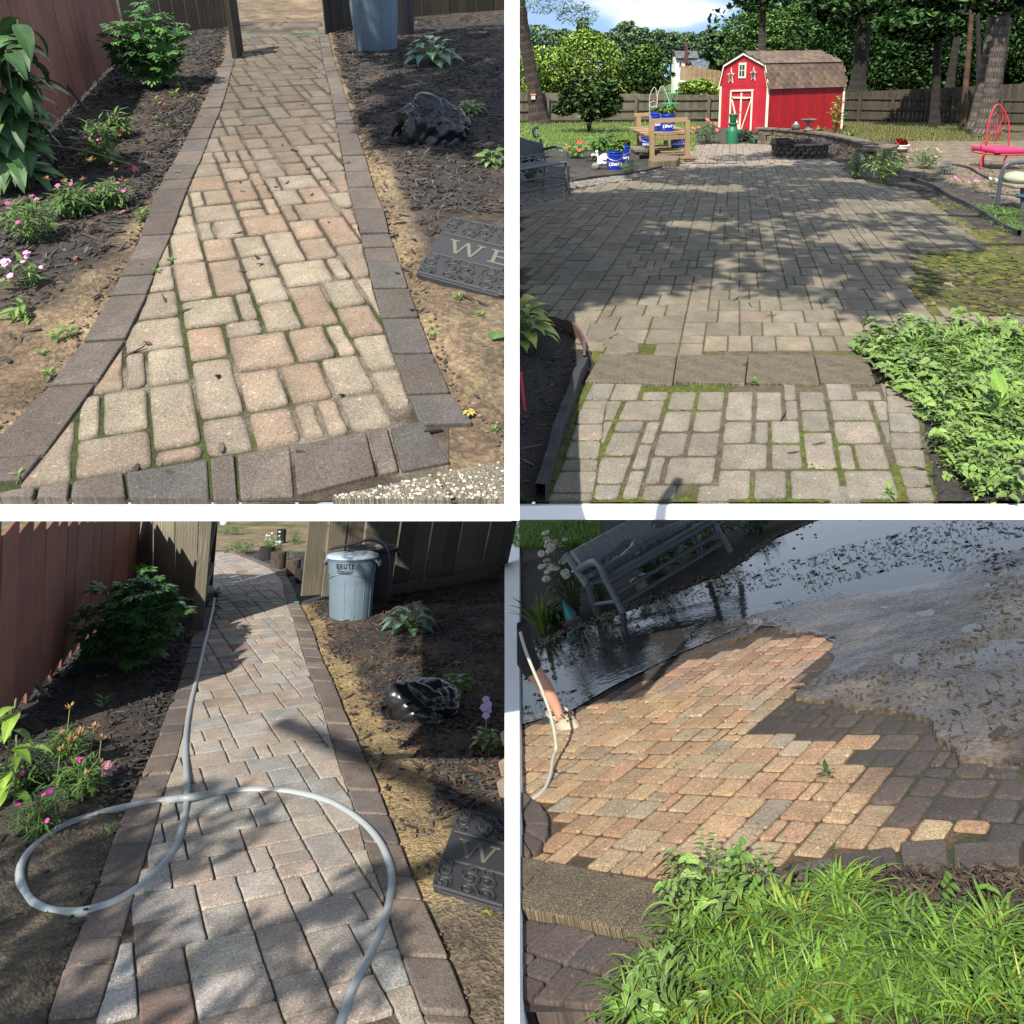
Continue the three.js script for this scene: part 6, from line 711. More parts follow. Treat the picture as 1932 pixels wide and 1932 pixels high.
// ================================================================ upper-right garden: things
{
  const k = 1, LEAN = 0.02, zAt = (u, v) => G(k, u, v)[1];
  const at = (name, label, cat, u, v, o = {}) => { const [x, z] = G(k, u, v); return { t: thing(k, name, label, cat, x, z, { lean: LEAN * 0.6, ...o }), px: mpp(k, u, v), h: (vt) => tall(k, u, v, vt), x, z }; };
  const cream = mat([0.78, 0.72, 0.55], { roughness: 0.6 }), red = mat([0.56, 0.012, 0.03], { roughness: 0.65, map: T.dust }), redS = [0.9, 1, 1.08].map((s) => mat([0.6 * s, 0.006, 0.014], { roughness: 0.6, map: rep(T.wood, 1.2, 0.5), bumpMap: rep(T.woodB, 2, 1), bumpScale: 0.002 }));
  // ---- barn shed
  {
    const C = G(k, 978, 466), Lf = G(k, 793, 447), ax = [Lf[0] - C[0], Lf[1] - C[1]], W = Math.hypot(...ax), far = G(k, 1267, 450), D = Math.hypot(far[0] - C[0], far[1] - C[1]) * 0.8;
    const yaw = Math.atan2(ax[1], -ax[0]), He = tall(k, 978, 466, 290), Hp = V(k, 885, 157, (C[1] + Lf[1]) / 2)[1], Hk = lerp(He, Hp, 0.66);
    const t = thing(k, 'barn_shed', 'red barn shaped garden shed with brown shingle roof and cream trim', 'shed', C[0], C[1], { ry: yaw, lean: LEAN });   // local: front along -x, depth along -z
    const pr = [[-W, He], [-W * 0.91, Hk], [-W * 0.5, Hp], [-W * 0.09, Hk], [0, He]], B = -0.35;
    const nB = 11; for (let i = 0; i < nB; i++) { const x0 = -W + W * i / nB, x1 = x0 + W / nB; if (x1 > -W * 0.77 && x0 < -W * 0.28 && false) continue; part(t, 'siding_board', box(W / nB - 0.008, He - B, 0.03, 0.003, (x0 + x1) / 2, (He + B) / 2, -0.015), red); }
    const gb = new THREE.Shape([[0, He + 0.005], ...pr.slice().reverse().map((p) => [p[0], p[1]]), [-W, He + 0.005]].map((p) => new THREE.Vector2(...p))); const gg = new THREE.ExtrudeGeometry(gb, { depth: 0.03, bevelEnabled: false }); gg.translate(0, 0, -0.025); part(t, 'gable', boxUV(gg), red); const gb2 = gg.clone(); gb2.translate(0, 0, -D + 0.03); part(t, 'gable', gb2, red);
    const nS = 17; for (let i = 0; i < nS; i++) { const w = D / nS; part(t, 'siding_board', shiftUV(box(0.03, He - B, w - 0.007, 0.003, -0.015, (He + B) / 2, -(i + 0.5) * w - 0.01), i, i * 0.3), redS[i % 3]); }
    part(t, 'back_wall', box(W, He - B, 0.03, 0.003, -W / 2, (He + B) / 2, -D), red); part(t, 'side_wall', box(0.03, He - B, D, 0.003, -W + 0.015, (He + B) / 2, -D / 2 - 0.02), red);
    for (const x of [0.006, -W - 0.006]) part(t, 'corner_trim', box(0.07, He - B, 0.05, 0.004, x - (x > 0 ? 0.03 : -0.03), (He + B) / 2, 0.012), cream); part(t, 'corner_trim', box(0.04, He - B, 0.06, 0.004, 0.012, (He + B) / 2, -D), cream);
    // gambrel roof: courses of shingles on the right-hand slopes, plain decks on the left
    const ov = 0.07, slope = (a, b, n, tag) => { const dx = b[0] - a[0], dy = b[1] - a[1], L = Math.hypot(dx, dy), ang = Math.atan2(dy, dx), cL = L / n; for (let i = 0; i < n; i++) { const r = rng(200 + i + n * 7 + tag), k2 = Math.round(D / 0.28); for (let j = 0; j < k2; j++) { const w = (D + 2 * ov) / k2, h = cL * 1.25, g = box(h, 0.014, w - 0.004, 0.003, 0, 0, 0), s = 0.75 + 0.5 * r(), q = (i + 0.45) / n; const m = part(t, 'shingle', shingG[0] || (shingG[0] = g), pick(r, shM), { at: [a[0] + dx * q, a[1] + dy * q + 0.022, ov - (j + 0.5) * w - (i % 2) * w * 0.3 + w * 0.15] }); m.rotation.z = ang - 0.05; m.scale.set(h / 0.25, 1, w / 0.28 * (0.97 + 0.03 * s)); } } };
    const shM = [[0.27, 0.19, 0.14], [0.33, 0.24, 0.17], [0.21, 0.155, 0.125], [0.3, 0.225, 0.18], [0.24, 0.165, 0.12]].map((c) => mat(c, { map: rep(T.shing, 3, 3), roughness: 0.95 })), shingG = [box(0.25, 0.014, 0.274, 0.003)];
    slope([0.09, He - 0.06], [-W * 0.09 + 0.03, Hk + 0.01], 5, 0); slope([-W * 0.09 + 0.05, Hk + 0.02], [-W * 0.5, Hp + 0.03], 6, 1);
    for (const [a, b] of [[[0.06, He - 0.05], [-W * 0.09 + 0.03, Hk + 0.01]], [[-W * 0.09 + 0.03, Hk + 0.01], [-W * 0.5, Hp + 0.025]], [[-W * 0.5, Hp + 0.025], [-W * 0.91 - 0.03, Hk + 0.01]], [[-W * 0.91 - 0.03, Hk + 0.01], [-W - 0.06, He - 0.05]]]) { const g = beam([a[0], a[1], 0], [b[0], b[1], 0], 0.02, D + ov * 1.6, 0.003); g.translate(0, 0, -D / 2); part(t, 'roof_deck', g, shM[2]); const f = beam([a[0], a[1] - 0.045, ov * 0.85], [b[0], b[1] - 0.045, ov * 0.85], 0.065, 0.03, 0.003); part(t, 'fascia', f, cream); const e = beam([a[0], a[1] + 0.012, ov], [b[0], b[1] + 0.012, ov], 0.025, 0.035, 0.003); part(t, 'drip_edge', e, mat([0.015, 0.015, 0.016])); }
    // doors: P(u, v) on the front face
    const P = (u, v) => { const q = (u - 793) / 185, base = lerp(447, 466, q), top = lerp(278, 290, q); return [-W + W * q, He * (base - v) / (base - top)]; };
    const dm = [[838, 298, 925, 300], [838, 298, 838, 455], [921, 300, 921, 462], [880, 308, 878, 460], [842, 325, 920, 330]];
    for (const [a, b, c, d] of dm) { const p = P(a, b), q = P(c, d); part(t, 'door_trim', beam([p[0], p[1], 0.025], [q[0], q[1], 0.025], 0.055, 0.03, 0.003), cream); }
    for (const [a, b, c, d] of [[842, 332, 874, 452], [918, 334, 884, 458]]) { const p = P(a, b), q = P(c, d); part(t, 'door_brace', beam([p[0], p[1], 0.018], [q[0], q[1], 0.018], 0.045, 0.02, 0.003), cream); }
    for (const [u, v] of [[845, 325], [912, 331]]) { const p = P(u, v); part(t, 'hinge', box(0.09, 0.02, 0.012, 0.002, p[0], p[1], 0.045), M.steelBlack); } { const p = P(880, 385); part(t, 'latch', box(0.03, 0.05, 0.02, 0.003, p[0], p[1], 0.045), M.steelBlack); }
    { const a = P(865, 189), b = P(892, 251), w = b[0] - a[0], h = a[1] - b[1], cx = (a[0] + b[0]) / 2, cy = (a[1] + b[1]) / 2, wn = part(t, 'window', box(w, h, 0.03, 0.003, cx, cy, 0.015), cream); part(wn, 'pane', box(w - 0.1, h - 0.12, 0.012, 0.002, cx, cy, 0.028), phys([0.03, 0.035, 0.04], { roughness: 0.08 })); part(wn, 'glazing_bar', box(0.016, h - 0.1, 0.012, 0.002, cx, cy, 0.036), cream); part(wn, 'glazing_bar', box(w - 0.09, 0.016, 0.01, 0.002, cx, cy, 0.035), cream); }
    for (const [u, v, R, l] of [[836, 240, 0.21, 'star'], [922, 238, 0.175, 'star']]) { const p = P(u, v), st = (s, d) => { const sh = new THREE.Shape(); for (let i = 0; i < 10; i++) { const a = i * Math.PI / 5, q = (i % 2 ? 0.42 : 1) * s; sh[i ? 'lineTo' : 'moveTo'](Math.sin(a) * q, Math.cos(a) * q * 1.35); } return new THREE.ExtrudeGeometry(sh, { depth: d, bevelEnabled: true, bevelSize: 0.006, bevelThickness: 0.006, bevelSegments: 1 }); }; const s = part(t, l, st(R, 0.012), mat([0.55, 0.47, 0.38], { roughness: 0.7 }), { at: [p[0], p[1], 0.02] }); part(s, 'star_face', st(R * 0.68, 0.02), mat(u < 900 ? [0.13, 0.07, 0.045] : [0.05, 0.025, 0.025], { roughness: 0.8 })); }
    // bird house on the side wall
    const bh = at('bird_house', 'small weathered red and white bird house on the shed side wall', 'bird house', 1066, 462); const b = V(k, 1066, 346, C[1] - D * 0.3); bh.t.position.set(0, 0, 0); place(k, bh.t, b[0] + 0.1, b[1], C[1] - D * 0.3 + 0.1, yaw + 1.57, LEAN); part(bh.t, 'box', box(0.12, 0.1, 0.1, 0.004, 0, -0.03, 0), mat([0.55, 0.2, 0.18])); for (const s of [-1, 1]) part(bh.t, 'roof', beam([0, 0.1, 0], [s * 0.1, 0.0, 0], 0.015, 0.14), mat([0.7, 0.5, 0.48])); part(bh.t, 'perch_board', box(0.17, 0.02, 0.13, 0.003, 0, -0.085, 0.01), mat([0.65, 0.55, 0.5]));
  }
  // ---- fences far left and right
  const ftop = (A, B, va, vb) => (x, z) => { const [u] = UV(k, x, z), v = lerp(va, vb, (u - A) / (B - A)); return V(k, u, v, z)[1]; };
  fence(k, 'grey_fence', 'long grey board fence behind the lawn, left of the shed', G(k, -12, 432), G(k, 800, 424), 0.17, woodGrey, { seed: 201, top: ftop(-12, 800, 311, 322), rails: [0.14, 0.48, 0.86], railZ: 0.04, posts: [[0.16, 0.98], [0.41, 1.0], [0.575, 1.0], [0.74, 1.0], [0.93, 1.0]] });
  fence(k, 'grey_fence', 'grey board fence in deep shade under the trees, right of the shed', G(k, 1262, 424), G(k, 2050, 442), 0.15, woodShaded, { seed: 202, top: ftop(1262, 1932, 312, 278), rails: [0.14, 0.5, 0.9], railZ: 0.04, posts: [[0.1, 1.05], [0.27, 1.1], [0.44, 1.15], [0.57, 1.2], [0.8, 1.2]] });
  // ---- distant houses
  const house = (label, u0, u1, v0, vw, vp, zd, wall, roof, chim) => { const a = V(k, u0, v0, -zd), b = V(k, u1, v0, -zd), w = b[0] - a[0], hw = V(k, u0, vw, -zd)[1] - a[1], hp = V(k, u0, vp, -zd)[1] - a[1], t = thing(k, 'house', label, 'house', a[0], -zd, { y: a[1] }), d = w * 0.8; part(t, 'wall', box(w, hw + 8, d, 0.02, w / 2, hw / 2 - 4, -d / 2), mat(wall)); for (const s of [0, 1]) part(t, 'roof', (() => { const g = beam([0, 0, 0], [0, Math.hypot(hp - hw, d / 2) * 1.1, 0], w * 1.06, 0.15, 0.02); g.rotateX(s ? Math.atan2(d / 2, hp - hw) : -Math.atan2(d / 2, hp - hw)); g.translate(w / 2, hw - 0.2, s ? -d - 0.3 : 0.3); return g; })(), mat(roof, { map: T.shing })); for (let i = 0; i < 3; i++) { const wn = part(t, 'window', box(w * 0.12, hw * 0.34, 0.1, 0.01, w * (0.2 + 0.3 * i), hw * 0.58, 0.04), mat([0.7, 0.7, 0.68])); part(wn, 'pane', box(w * 0.09, hw * 0.27, 0.06, 0.005, w * (0.2 + 0.3 * i), hw * 0.58, 0.08), phys([0.04, 0.05, 0.06], { roughness: 0.1 })); } if (chim) part(t, 'chimney', box(w * 0.13, (hp - hw) * 1.5 + 1, d * 0.1, 0.02, w * 0.42, hw + (hp - hw) * 0.6, 0.3), mat([0.24, 0.1, 0.07], { map: T.stone })); return t; };
  house('white two storey house with a brick chimney, tallest of the far houses', 622, 706, 235, 172, 145, 80, [0.75, 0.73, 0.68], [0.22, 0.24, 0.28], true);
  house('far house with a long grey roof right of the brick chimney', 690, 800, 228, 205, 182, 76, [0.4, 0.3, 0.25], [0.2, 0.23, 0.28]);
  house('small grey roofed garage nearest of the far houses', 690, 768, 242, 222, 203, 68, [0.62, 0.55, 0.44], [0.24, 0.28, 0.33]);
  house('far house with a pale red roof beside the shed gable', 762, 812, 236, 212, 194, 72, [0.42, 0.3, 0.24], [0.5, 0.35, 0.3]);
  { const a = V(k, 640, 245, -62), b = V(k, 800, 262, -62), L = b[0] - a[0], t = thing(k, 'yellow_fence', 'new yellow wooden fence below the far houses', 'fence', a[0], -62, { y: a[1] }), n = 24; for (let i = 0; i < n; i++) part(t, 'board', box(L / n - 0.02, 1.1, 0.05, 0.004, (i + 0.5) * L / n, lerp(0.2, b[1] - a[1] + 0.1, i / n), 0), woodNew[i % 3]); }
  // ---- trees and shrubs behind the fence, left
  const GREEN = [[0.1, 0.2, 0.05], [0.14, 0.27, 0.06], [0.2, 0.33, 0.08], [0.07, 0.15, 0.04]], LIME = [[0.25, 0.4, 0.07], [0.34, 0.47, 0.09], [0.18, 0.31, 0.05], [0.42, 0.53, 0.13]], PINE = [[0.17, 0.28, 0.14], [0.22, 0.33, 0.17], [0.14, 0.23, 0.12], [0.26, 0.37, 0.19]], DEEP = [[0.04, 0.1, 0.025], [0.06, 0.14, 0.035], [0.09, 0.19, 0.045], [0.03, 0.075, 0.02]];
  const wood = (name, label, u, v0, vt, wpx, zd, tone, n, o = {}) => { const a = V(k, u, v0, -zd), b = V(k, u, vt, -zd), pxm = zd / 1500 * S * 1.03, R = wpx * pxm / 2, Hh = b[1] - a[1], r = rng(o.seed), bl = [], t = thing(k, name, label, o.cat || 'tree', a[0], -zd, { y: a[1], group: o.group }), m = o.blobs ?? 9; for (let i = 0; i < m; i++) { const q = (i + 0.5) / m, an = i * 2.4, env = o.cone ? 1 - 0.85 * q : Math.sin(Math.PI * (0.15 + 0.8 * q)); bl.push([Math.sin(an) * R * 0.5 * env, Hh * lerp(o.low ?? 0.3, 0.93, q), Math.cos(an) * R * 0.5 * env, R * (0.35 + 0.3 * env) * (0.8 + 0.4 * r()), Hh * (o.flat ?? 0.13) * (0.8 + 0.4 * r()), R * 0.5, Math.round(n / m), 0.8 + 0.4 * q]); } part(t, 'crown', crown(bl, o.leaf ?? pxm * 9, o.seed, tone, { gap: o.gap ?? 0.33, slim: o.slim }), crownM); part(t, 'trunk', trunkGeo([[0, -1, 0], [0.02 * Hh, Hh * 0.4, 0], [0, Hh * 0.88, 0]], Hh * 0.022, Hh * 0.008, o.seed), o.bark || barkM); return t; };
  [[60, 180, 40, 260, 62], [170, 175, 60, 190, 70], [300, 190, 78, 170, 74], [360, 200, 70, 130, 78], [425, 180, 26, 120, 80], [480, 200, 52, 120, 76], [545, 200, 62, 110, 82], [600, 200, 70, 120, 86], [660, 200, 70, 120, 96], [735, 200, 66, 120, 100], [800, 200, 66, 120, 104], [850, 210, 80, 90, 98]].forEach(([u, v0, vt, w, zd], i) => wood('pine_tree', 'far pine ' + ['at the left end of the skyline', 'second on the left skyline, over the hedge bank', 'over the lime green tree', 'close right of the lime green tree', 'with the tallest flat top on the left skyline', 'right beside the tallest flat topped pine', 'over the dark rounded tree', 'just left of the brick chimney', 'directly above the brick chimney', 'over the long grey roof', 'left of the shed peak', 'nearest left to the shed peak'][i], u, v0 + 40, vt, w, zd, PINE, 4200, { seed: 300 + i, low: 0.35, flat: 0.08, blobs: 15, gap: 0.38, leaf: zd * 0.0017, group: 'pines on the far skyline' }));
  wood('pine_tree', 'thin open pine standing above the left skyline', 262, 180, 12, 70, 72, PINE, 500, { seed: 320, low: 0.5, flat: 0.05, gap: 0.42 });
  wood('hedge_bank', 'bright yellow green bushy bank behind the left fence end', 90, 330, 150, 330, 40, LIME, 12000, { seed: 321, low: 0.1, flat: 0.2, cat: 'hedge', blobs: 12, leaf: 0.075 });
  wood('lime_tree', 'tall yellow green tree behind the fence at left', 262, 330, 70, 300, 38, LIME, 13000, { seed: 322, low: 0.15, flat: 0.13, blobs: 18, leaf: 0.07, gap: 0.38 });
  wood('round_tree', 'dark rounded tree behind the fence left of the far houses', 500, 330, 125, 190, 37, [...GREEN, [0.18, 0.28, 0.05]], 13000, { seed: 323, low: 0.15, flat: 0.13, blobs: 18, leaf: 0.07, gap: 0.38 });
  wood('hedge_bank', 'low bright green bushes between the dark rounded tree and the shed', 710, 330, 268, 190, 41, LIME, 8000, { seed: 324, low: 0.1, flat: 0.25, cat: 'hedge', leaf: 0.07 });
  wood('hedge_bank', 'bright green bushes between the lime tree and the dark rounded tree', 400, 330, 180, 150, 42, LIME, 6000, { seed: 325, low: 0.1, flat: 0.2, cat: 'hedge', leaf: 0.075 });
  // ---- the dark wood on the right
  const trunk = (u0, v0, u1, w, zd, label, m, o = {}) => { const a = V(k, u0, v0, -zd), b = V(k, u1, -60, -zd), pxm = zd / 1500 * S * 1.03, t = thing(k, o.name || 'tall_tree', label, 'tree', a[0], -zd, { y: a[1] }), dx = b[0] - a[0], Hh = b[1] - a[1]; part(t, 'trunk', trunkGeo([[0, -0.1, 0], [dx * 0.35, Hh * 0.35, 0], [dx * 0.7, Hh * 0.7, 0], [dx, Hh, 0], [dx * 1.05, Hh * 1.2, 0]], w * pxm / 2, w * pxm * 0.4, o.seed || 1, o.flare ?? 1.35), m); if (o.crown) part(t, 'crown', crown(o.crown.map(([x, y, rx, ry, n]) => [dx + x, Hh * y, 0, rx, ry, rx * 0.8, n]), o.leaf ?? 0.16, o.seed, o.tone || DEEP, { gap: 0.3 }), crownM); return t; };
  trunk(960, 150, 962, 26, 45, 'straight pine trunk rising behind the shed roof peak', barkM, { seed: 331, crown: [[0, 1.0, 1.6, 0.8, 900]] });
  trunk(1330, 305, 1368, 52, 34, 'thick leaning dark trunk just right of the shed roof', barkDark, { seed: 332, crown: [[-0.4, 0.95, 2.2, 1, 2200]] });
  trunk(1632, 425, 1652, 30, 27.5, 'slim dark trunk in front of the shaded fence', barkDark, { seed: 333, crown: [[-0.5, 0.78, 1.5, 0.5, 2600], [0.2, 1.0, 1.3, 0.4, 1500]] });
  trunk(1690, 290, 1745, 26, 33, 'leaning trunk behind the shaded fence', barkDark, { seed: 334 });
  trunk(1742, 434, 1782, 20, 26.5, 'thin orange brown bare trunk in front of the shaded fence', mat([0.34, 0.2, 0.11], { map: rep(T.bark, 2, 0.5) }), { seed: 335 });
  trunk(1800, 440, 1880, 52, 24.5, 'grey trunk, left one of the pair at the right edge', barkGrey, { seed: 336, flare: 1.6 });
  trunk(1828, 466, 1912, 56, 23.5, 'grey trunk, front one of the pair at the right edge', barkGrey, { seed: 337, flare: 1.8, crown: [[0, 1.0, 1.2, 0.5, 700]] });
  trunk(1805, 300, 1800, 16, 36, 'thin black trunk deep in the wood behind the grey pair', barkDark, { seed: 338 });
  trunk(1880, 300, 1935, 22, 36, 'thin black leaning trunk at the right edge of the wood', barkDark, { seed: 339 });
  [[930, 330, -40, 300, 52, GREEN, 'left end of the wood, above the shed peak'], [1080, 330, -60, 300, 50, GREEN, 'middle green tree behind the shed roof'], [1210, 330, -80, 320, 46, DEEP, 'dark tree over the far end of the shed roof'], [1430, 340, -80, 340, 44, DEEP, 'dark tree right of the thick leaning trunk'], [1560, 340, -60, 300, 40, DEEP, 'dark tree behind the slim trunk'], [1700, 340, -80, 300, 42, DEEP, 'dark tree behind the leaning trunk'], [1860, 340, -80, 330, 44, DEEP, 'dark tree behind the grey pair'], [2020, 340, -80, 300, 42, DEEP, 'dark tree at the right end of the wood']].forEach(([u, v0, vt, w, zd, tone, l], i) => wood('broadleaf_tree', l.startsWith('left') || l.startsWith('middle') ? 'green broadleaf tree, ' + l : l + ', dense and shaded', u, v0, vt, w, zd, tone, 15000, { seed: 340 + i, low: 0.08, flat: 0.12, blobs: 20, leaf: 0.1, gap: 0.36, bark: barkDark }));
  { const r = rng(350), g = crown([...Array(26)].map((_, i) => { const a = V(k, 1290 + 28 * i, 60 + 220 * r(), -58 - 6 * r()); return [a[0], a[1], -58 - 5 * r(), 2.4, 1.6, 1.5, 420]; }), 0.2, 351, [[0.1, 0.22, 0.03], [0.2, 0.34, 0.05], [0.05, 0.12, 0.02], [0.3, 0.42, 0.08]], { gap: 0.42 }); const m = new THREE.Mesh(g, crownM); stuff(k, 'sunlit_woodland', 'sunlit foliage deep in the wood glimpsed between the dark trunks', 'woodland', m); }
  { const r = rng(352), pts = [...Array(40)].map(() => { const u = 880 + 1150 * r(), a = V(k, u, 20 + 300 * r(), -66); return [a[0], a[1], -66, 3, 2, 1, 260]; }); stuff(k, 'dark_woodland', 'dense shaded woodland closing the background behind the shed', 'woodland', new THREE.Mesh(crown(pts, 0.34, 353, DEEP, { gap: 0.2 }), crownM)); }
  { const a = G(k, 90, 434), b = V(k, 20, -60, a[1] + 0.5), t = thing(k, 'leaning_pine', 'leaning dark pine trunk at the left edge of the lawn', 'tree', a[0], a[1]); const dx = b[0] - a[0], dy = b[1]; part(t, 'trunk', trunkGeo([[0, -0.05, 0], [dx * 0.25, dy * 0.28, 0], [dx * 0.75, dy * 0.65, 0.1], [dx, dy, 0.2]], 0.3, 0.16, 361, 1.5), barkM); part(t, 'crown', crown([[dx + 1.0, dy * 0.93, 0.5, 1.5, 0.25, 0.8, 500], [dx + 2.0, dy * 0.86, 0.4, 0.8, 0.35, 0.7, 260]], 0.12, 362, PINE, { gap: 0.36, slim: 0.12 }), crownM); const p = V(k, 68, 330, a[1] + 0.25); const bh = thing(k, 'bird_house', 'tiny wooden bird house fixed to the leaning pine trunk', 'bird house', p[0], a[1] + 0.28, { y: p[1] }); part(bh, 'box', box(0.15, 0.16, 0.12, 0.004), mat([0.5, 0.4, 0.32])); part(bh, 'roof', box(0.2, 0.05, 0.16, 0.004, 0, 0.1, 0), mat([0.55, 0.2, 0.12])); }
  // small tree on the lawn
  { const [x, z] = G(k, 285, 470), pxm = mpp(k, 285, 470), Hh = tall(k, 285, 470, 255), t = thing(k, 'ornamental_tree', 'small bushy ornamental tree on the lawn in front of the fence', 'tree', x, z), s = []; for (let i = 0; i < 6; i++) { const a = i * 1.05; s.push(tube([[0, 0, 0], [Math.sin(a) * 0.15, Hh * 0.3, Math.cos(a) * 0.1], [Math.sin(a) * 90 * pxm, Hh * 0.75, Math.cos(a) * 60 * pxm]], 0.02, 10, 6)); } part(t, 'trunk', merge(s), barkM); const bl = []; const r = rng(363); for (let i = 0; i < 13; i++) { const a = i * 2.4, q = i / 13, R = 105 * pxm * Math.sqrt(1 - 0.7 * q); bl.push([Math.sin(a) * R, Hh * (0.36 + 0.58 * q), Math.cos(a) * R * 0.7, 46 * pxm, Hh * 0.13, 40 * pxm, 330, 0.8 + 0.4 * r()]); } part(t, 'crown', crown(bl, 0.1, 364, [[0.05, 0.12, 0.03], [0.09, 0.17, 0.04], [0.14, 0.22, 0.06], [0.03, 0.08, 0.02]], { gap: 0.4, slim: 0.35 }), crownM); }
  // ---- beds on the left
  bushy(k, 345, 585, { seed: 371, wpx: 170, hpx: 130, n: 170, leaf: 44, wid: 0.3, mat: 'peony', name: 'peony', cat: 'plant', label: 'large dark green peony clump on the left bed before the lawn' });
  bushy(k, 60, 660, { seed: 372, wpx: 200, hpx: 160, n: 170, leaf: 40, wid: 0.35, mat: 'dark', name: 'peony', cat: 'plant', label: 'dark leafy clump behind the metal bench at left', flat: 0.4 });
  bushy(k, 235, 570, { seed: 373, wpx: 120, hpx: 60, n: 120, leaf: 26, wid: 0.35, mat: 'fresh', massed: true, name: 'annuals', cat: 'flower', label: 'fresh green annuals with red flowers in the tub beside the bench', flowers: [9, [0.65, 0.04, 0.02], 16] });
  spray(k, 40, 476, { seed: 374, wpx: 40, hpx: 36, n: 18, mat: 'iris', bl: 9, label: 'yellow green leaf tuft at the lawn edge behind the bench', name: 'leaf_tuft' });
  bushy(k, 445, 625, { seed: 375, wpx: 120, hpx: 52, n: 420, leaf: 14, wid: 0.16, mat: 'hosta', massed: true, name: 'low_juniper', cat: 'plant', label: 'low feathery green mound between blue buckets and stone step' });
  bushy(k, 745, 510, { seed: 376, wpx: 130, hpx: 85, n: 420, leaf: 15, wid: 0.3, mat: 'peony', massed: true, name: 'rose_bush', label: 'rose bush with coral red flowers beside the potting table', flowers: [22, [0.7, 0.12, 0.1], 12] });
  bushy(k, 890, 505, { seed: 377, wpx: 110, hpx: 50, n: 200, leaf: 22, wid: 0.4, mat: 'dark', massed: true, name: 'shade_plant', cat: 'plant', label: 'dark leafy plants between milk can and stone wall' });
  // pots, butterflies, statues
  const blue = phys([0.008, 0.03, 0.3], { roughness: 0.32 }), whiteInk = mat([0.85, 0.86, 0.88]), steel = mat([0.5, 0.5, 0.5], { metalness: 0.8, roughness: 0.4 });
  const bucket = (u, v, w, h, label, word = "LOWE'S", y = 0, zz = null, plant) => { let [x, z] = G(k, u, v), px = mpp(k, u, v); if (zz !== null) { const q = V(k, u, v, zz); x = q[0]; y = q[1]; z = zz; px = -zz / 1500 * S * 1.04; } const R = w * px / 2, Hh = h * px * 1.0, t = thing(k, 'blue_bucket', label, 'bucket', x, z, { y, lean: 0.04, group: 'blue plastic buckets' }); part(t, 'pail', lathe([[0, 0.004], [R * 0.84, 0], [R * 0.86, 0.01], [R * 0.95, Hh * 0.72], [R * 1.0, Hh * 0.73], [R * 1.0, Hh * 0.76], [R * 0.96, Hh * 0.78], [R * 0.97, Hh * 0.86], [R * 1.03, Hh * 0.87], [R * 1.03, Hh * 0.91], [R * 0.97, Hh * 0.92], [R * 0.99, Hh], [R * 0.95, Hh], [R * 0.9, Hh * 0.5]], 36), blue); part(t, 'soil', lathe([[0, Hh * 0.9], [R * 0.94, Hh * 0.9], [R * 0.94, Hh * 0.88]], 24), mat([0.05, 0.04, 0.03])); part(t, 'handle', tube([[-R * 1.02, Hh * 0.88, 0], [-R * 0.8, Hh * 0.62, R * 0.75], [0, Hh * 0.52, R * 1.08], [R * 0.8, Hh * 0.62, R * 0.75], [R * 1.02, Hh * 0.88, 0]], 0.005, 24, 5), steel); const L = part(t, 'lettering', wrap(text(word, R * (word.length > 4 ? 0.33 : 0.45), 0.003), R * 0.93, Hh * 0.33, 0), whiteInk); void L; if (word === "LOWE'S") part(t, 'logo_outline', tube([[-0.82, -0.28], [0.82, -0.28], [0.82, 0.24], [0.3, 0.24], [0, 0.46], [-0.3, 0.24], [-0.82, 0.24]].map(([a, b]) => [Math.sin(a * 0.95) * R * 0.955, Hh * 0.33 + b * R, Math.cos(a * 0.95) * R * 0.955]), R * 0.016, 60, 5, true), whiteInk); if (plant) part(t, 'plant', crown([[0, Hh * 1.1, 0, R * plant, R * 0.55 * plant, R * plant, 220]], R * 0.26, u, [[0.16, 0.3, 0.04], [0.22, 0.36, 0.06], [0.1, 0.2, 0.03]], { gap: 0.2 }), crownM); return t; };
  bucket(386, 615, 66, 80, 'blue bucket with a young plant nearest the bench, on bark mulch', "LOWE'S", 0, null, 1.1); bucket(420, 588, 52, 72, 'blue bucket tucked behind the front bucket on the bark mulch', "LOWE'S", 0, null, 1.0);
  bucket(508, 530, 46, 52, 'blue bucket lettered in white standing left behind the potting table', 'DOIT');
  // potting table of raw timber
  { const o = G(k, 690, 585), zF = o[1], xl = G(k, 528, 583)[0], xr = G(k, 668, 585)[0], zB = zF - 2.4, t = thing(k, 'potting_table', 'raw timber potting table of slats with corner posts', 'table', xl, zF, { lean: 0.05 }), W = xr - xl, h = (v) => V(k, 600, v, zF)[1], yT = h(478), D = zF - zB, legH = [h(418), h(425)];
    for (const [x, z, hh] of [[0, 0, legH[0]], [W, 0, legH[1]], [0.1, -D, legH[0] * 0.98], [W, -D, legH[1] * 1.05]]) part(t, 'leg', box(0.1, hh, 0.1, 0.005, x, hh / 2, z), woodNew[1]);
    for (let i = 0; i < 9; i++) part(t, 'slat', shiftUV(box(W + 0.3, 0.03, 0.16, 0.004, W / 2 + 0.02, yT + 0.012 * (i % 2), -0.12 - i * (D - 0.1) / 8.4), i, i * 0.4, 1, 1, true), woodNew[i % 3]);
    for (let i = 0; i < 6; i++) part(t, 'shelf_slat', box(W * 0.94, 0.025, 0.13, 0.004, W / 2, h(558) + 0.01 * (i % 2), -0.2 - i * D / 6.5), woodNew[i % 3]);
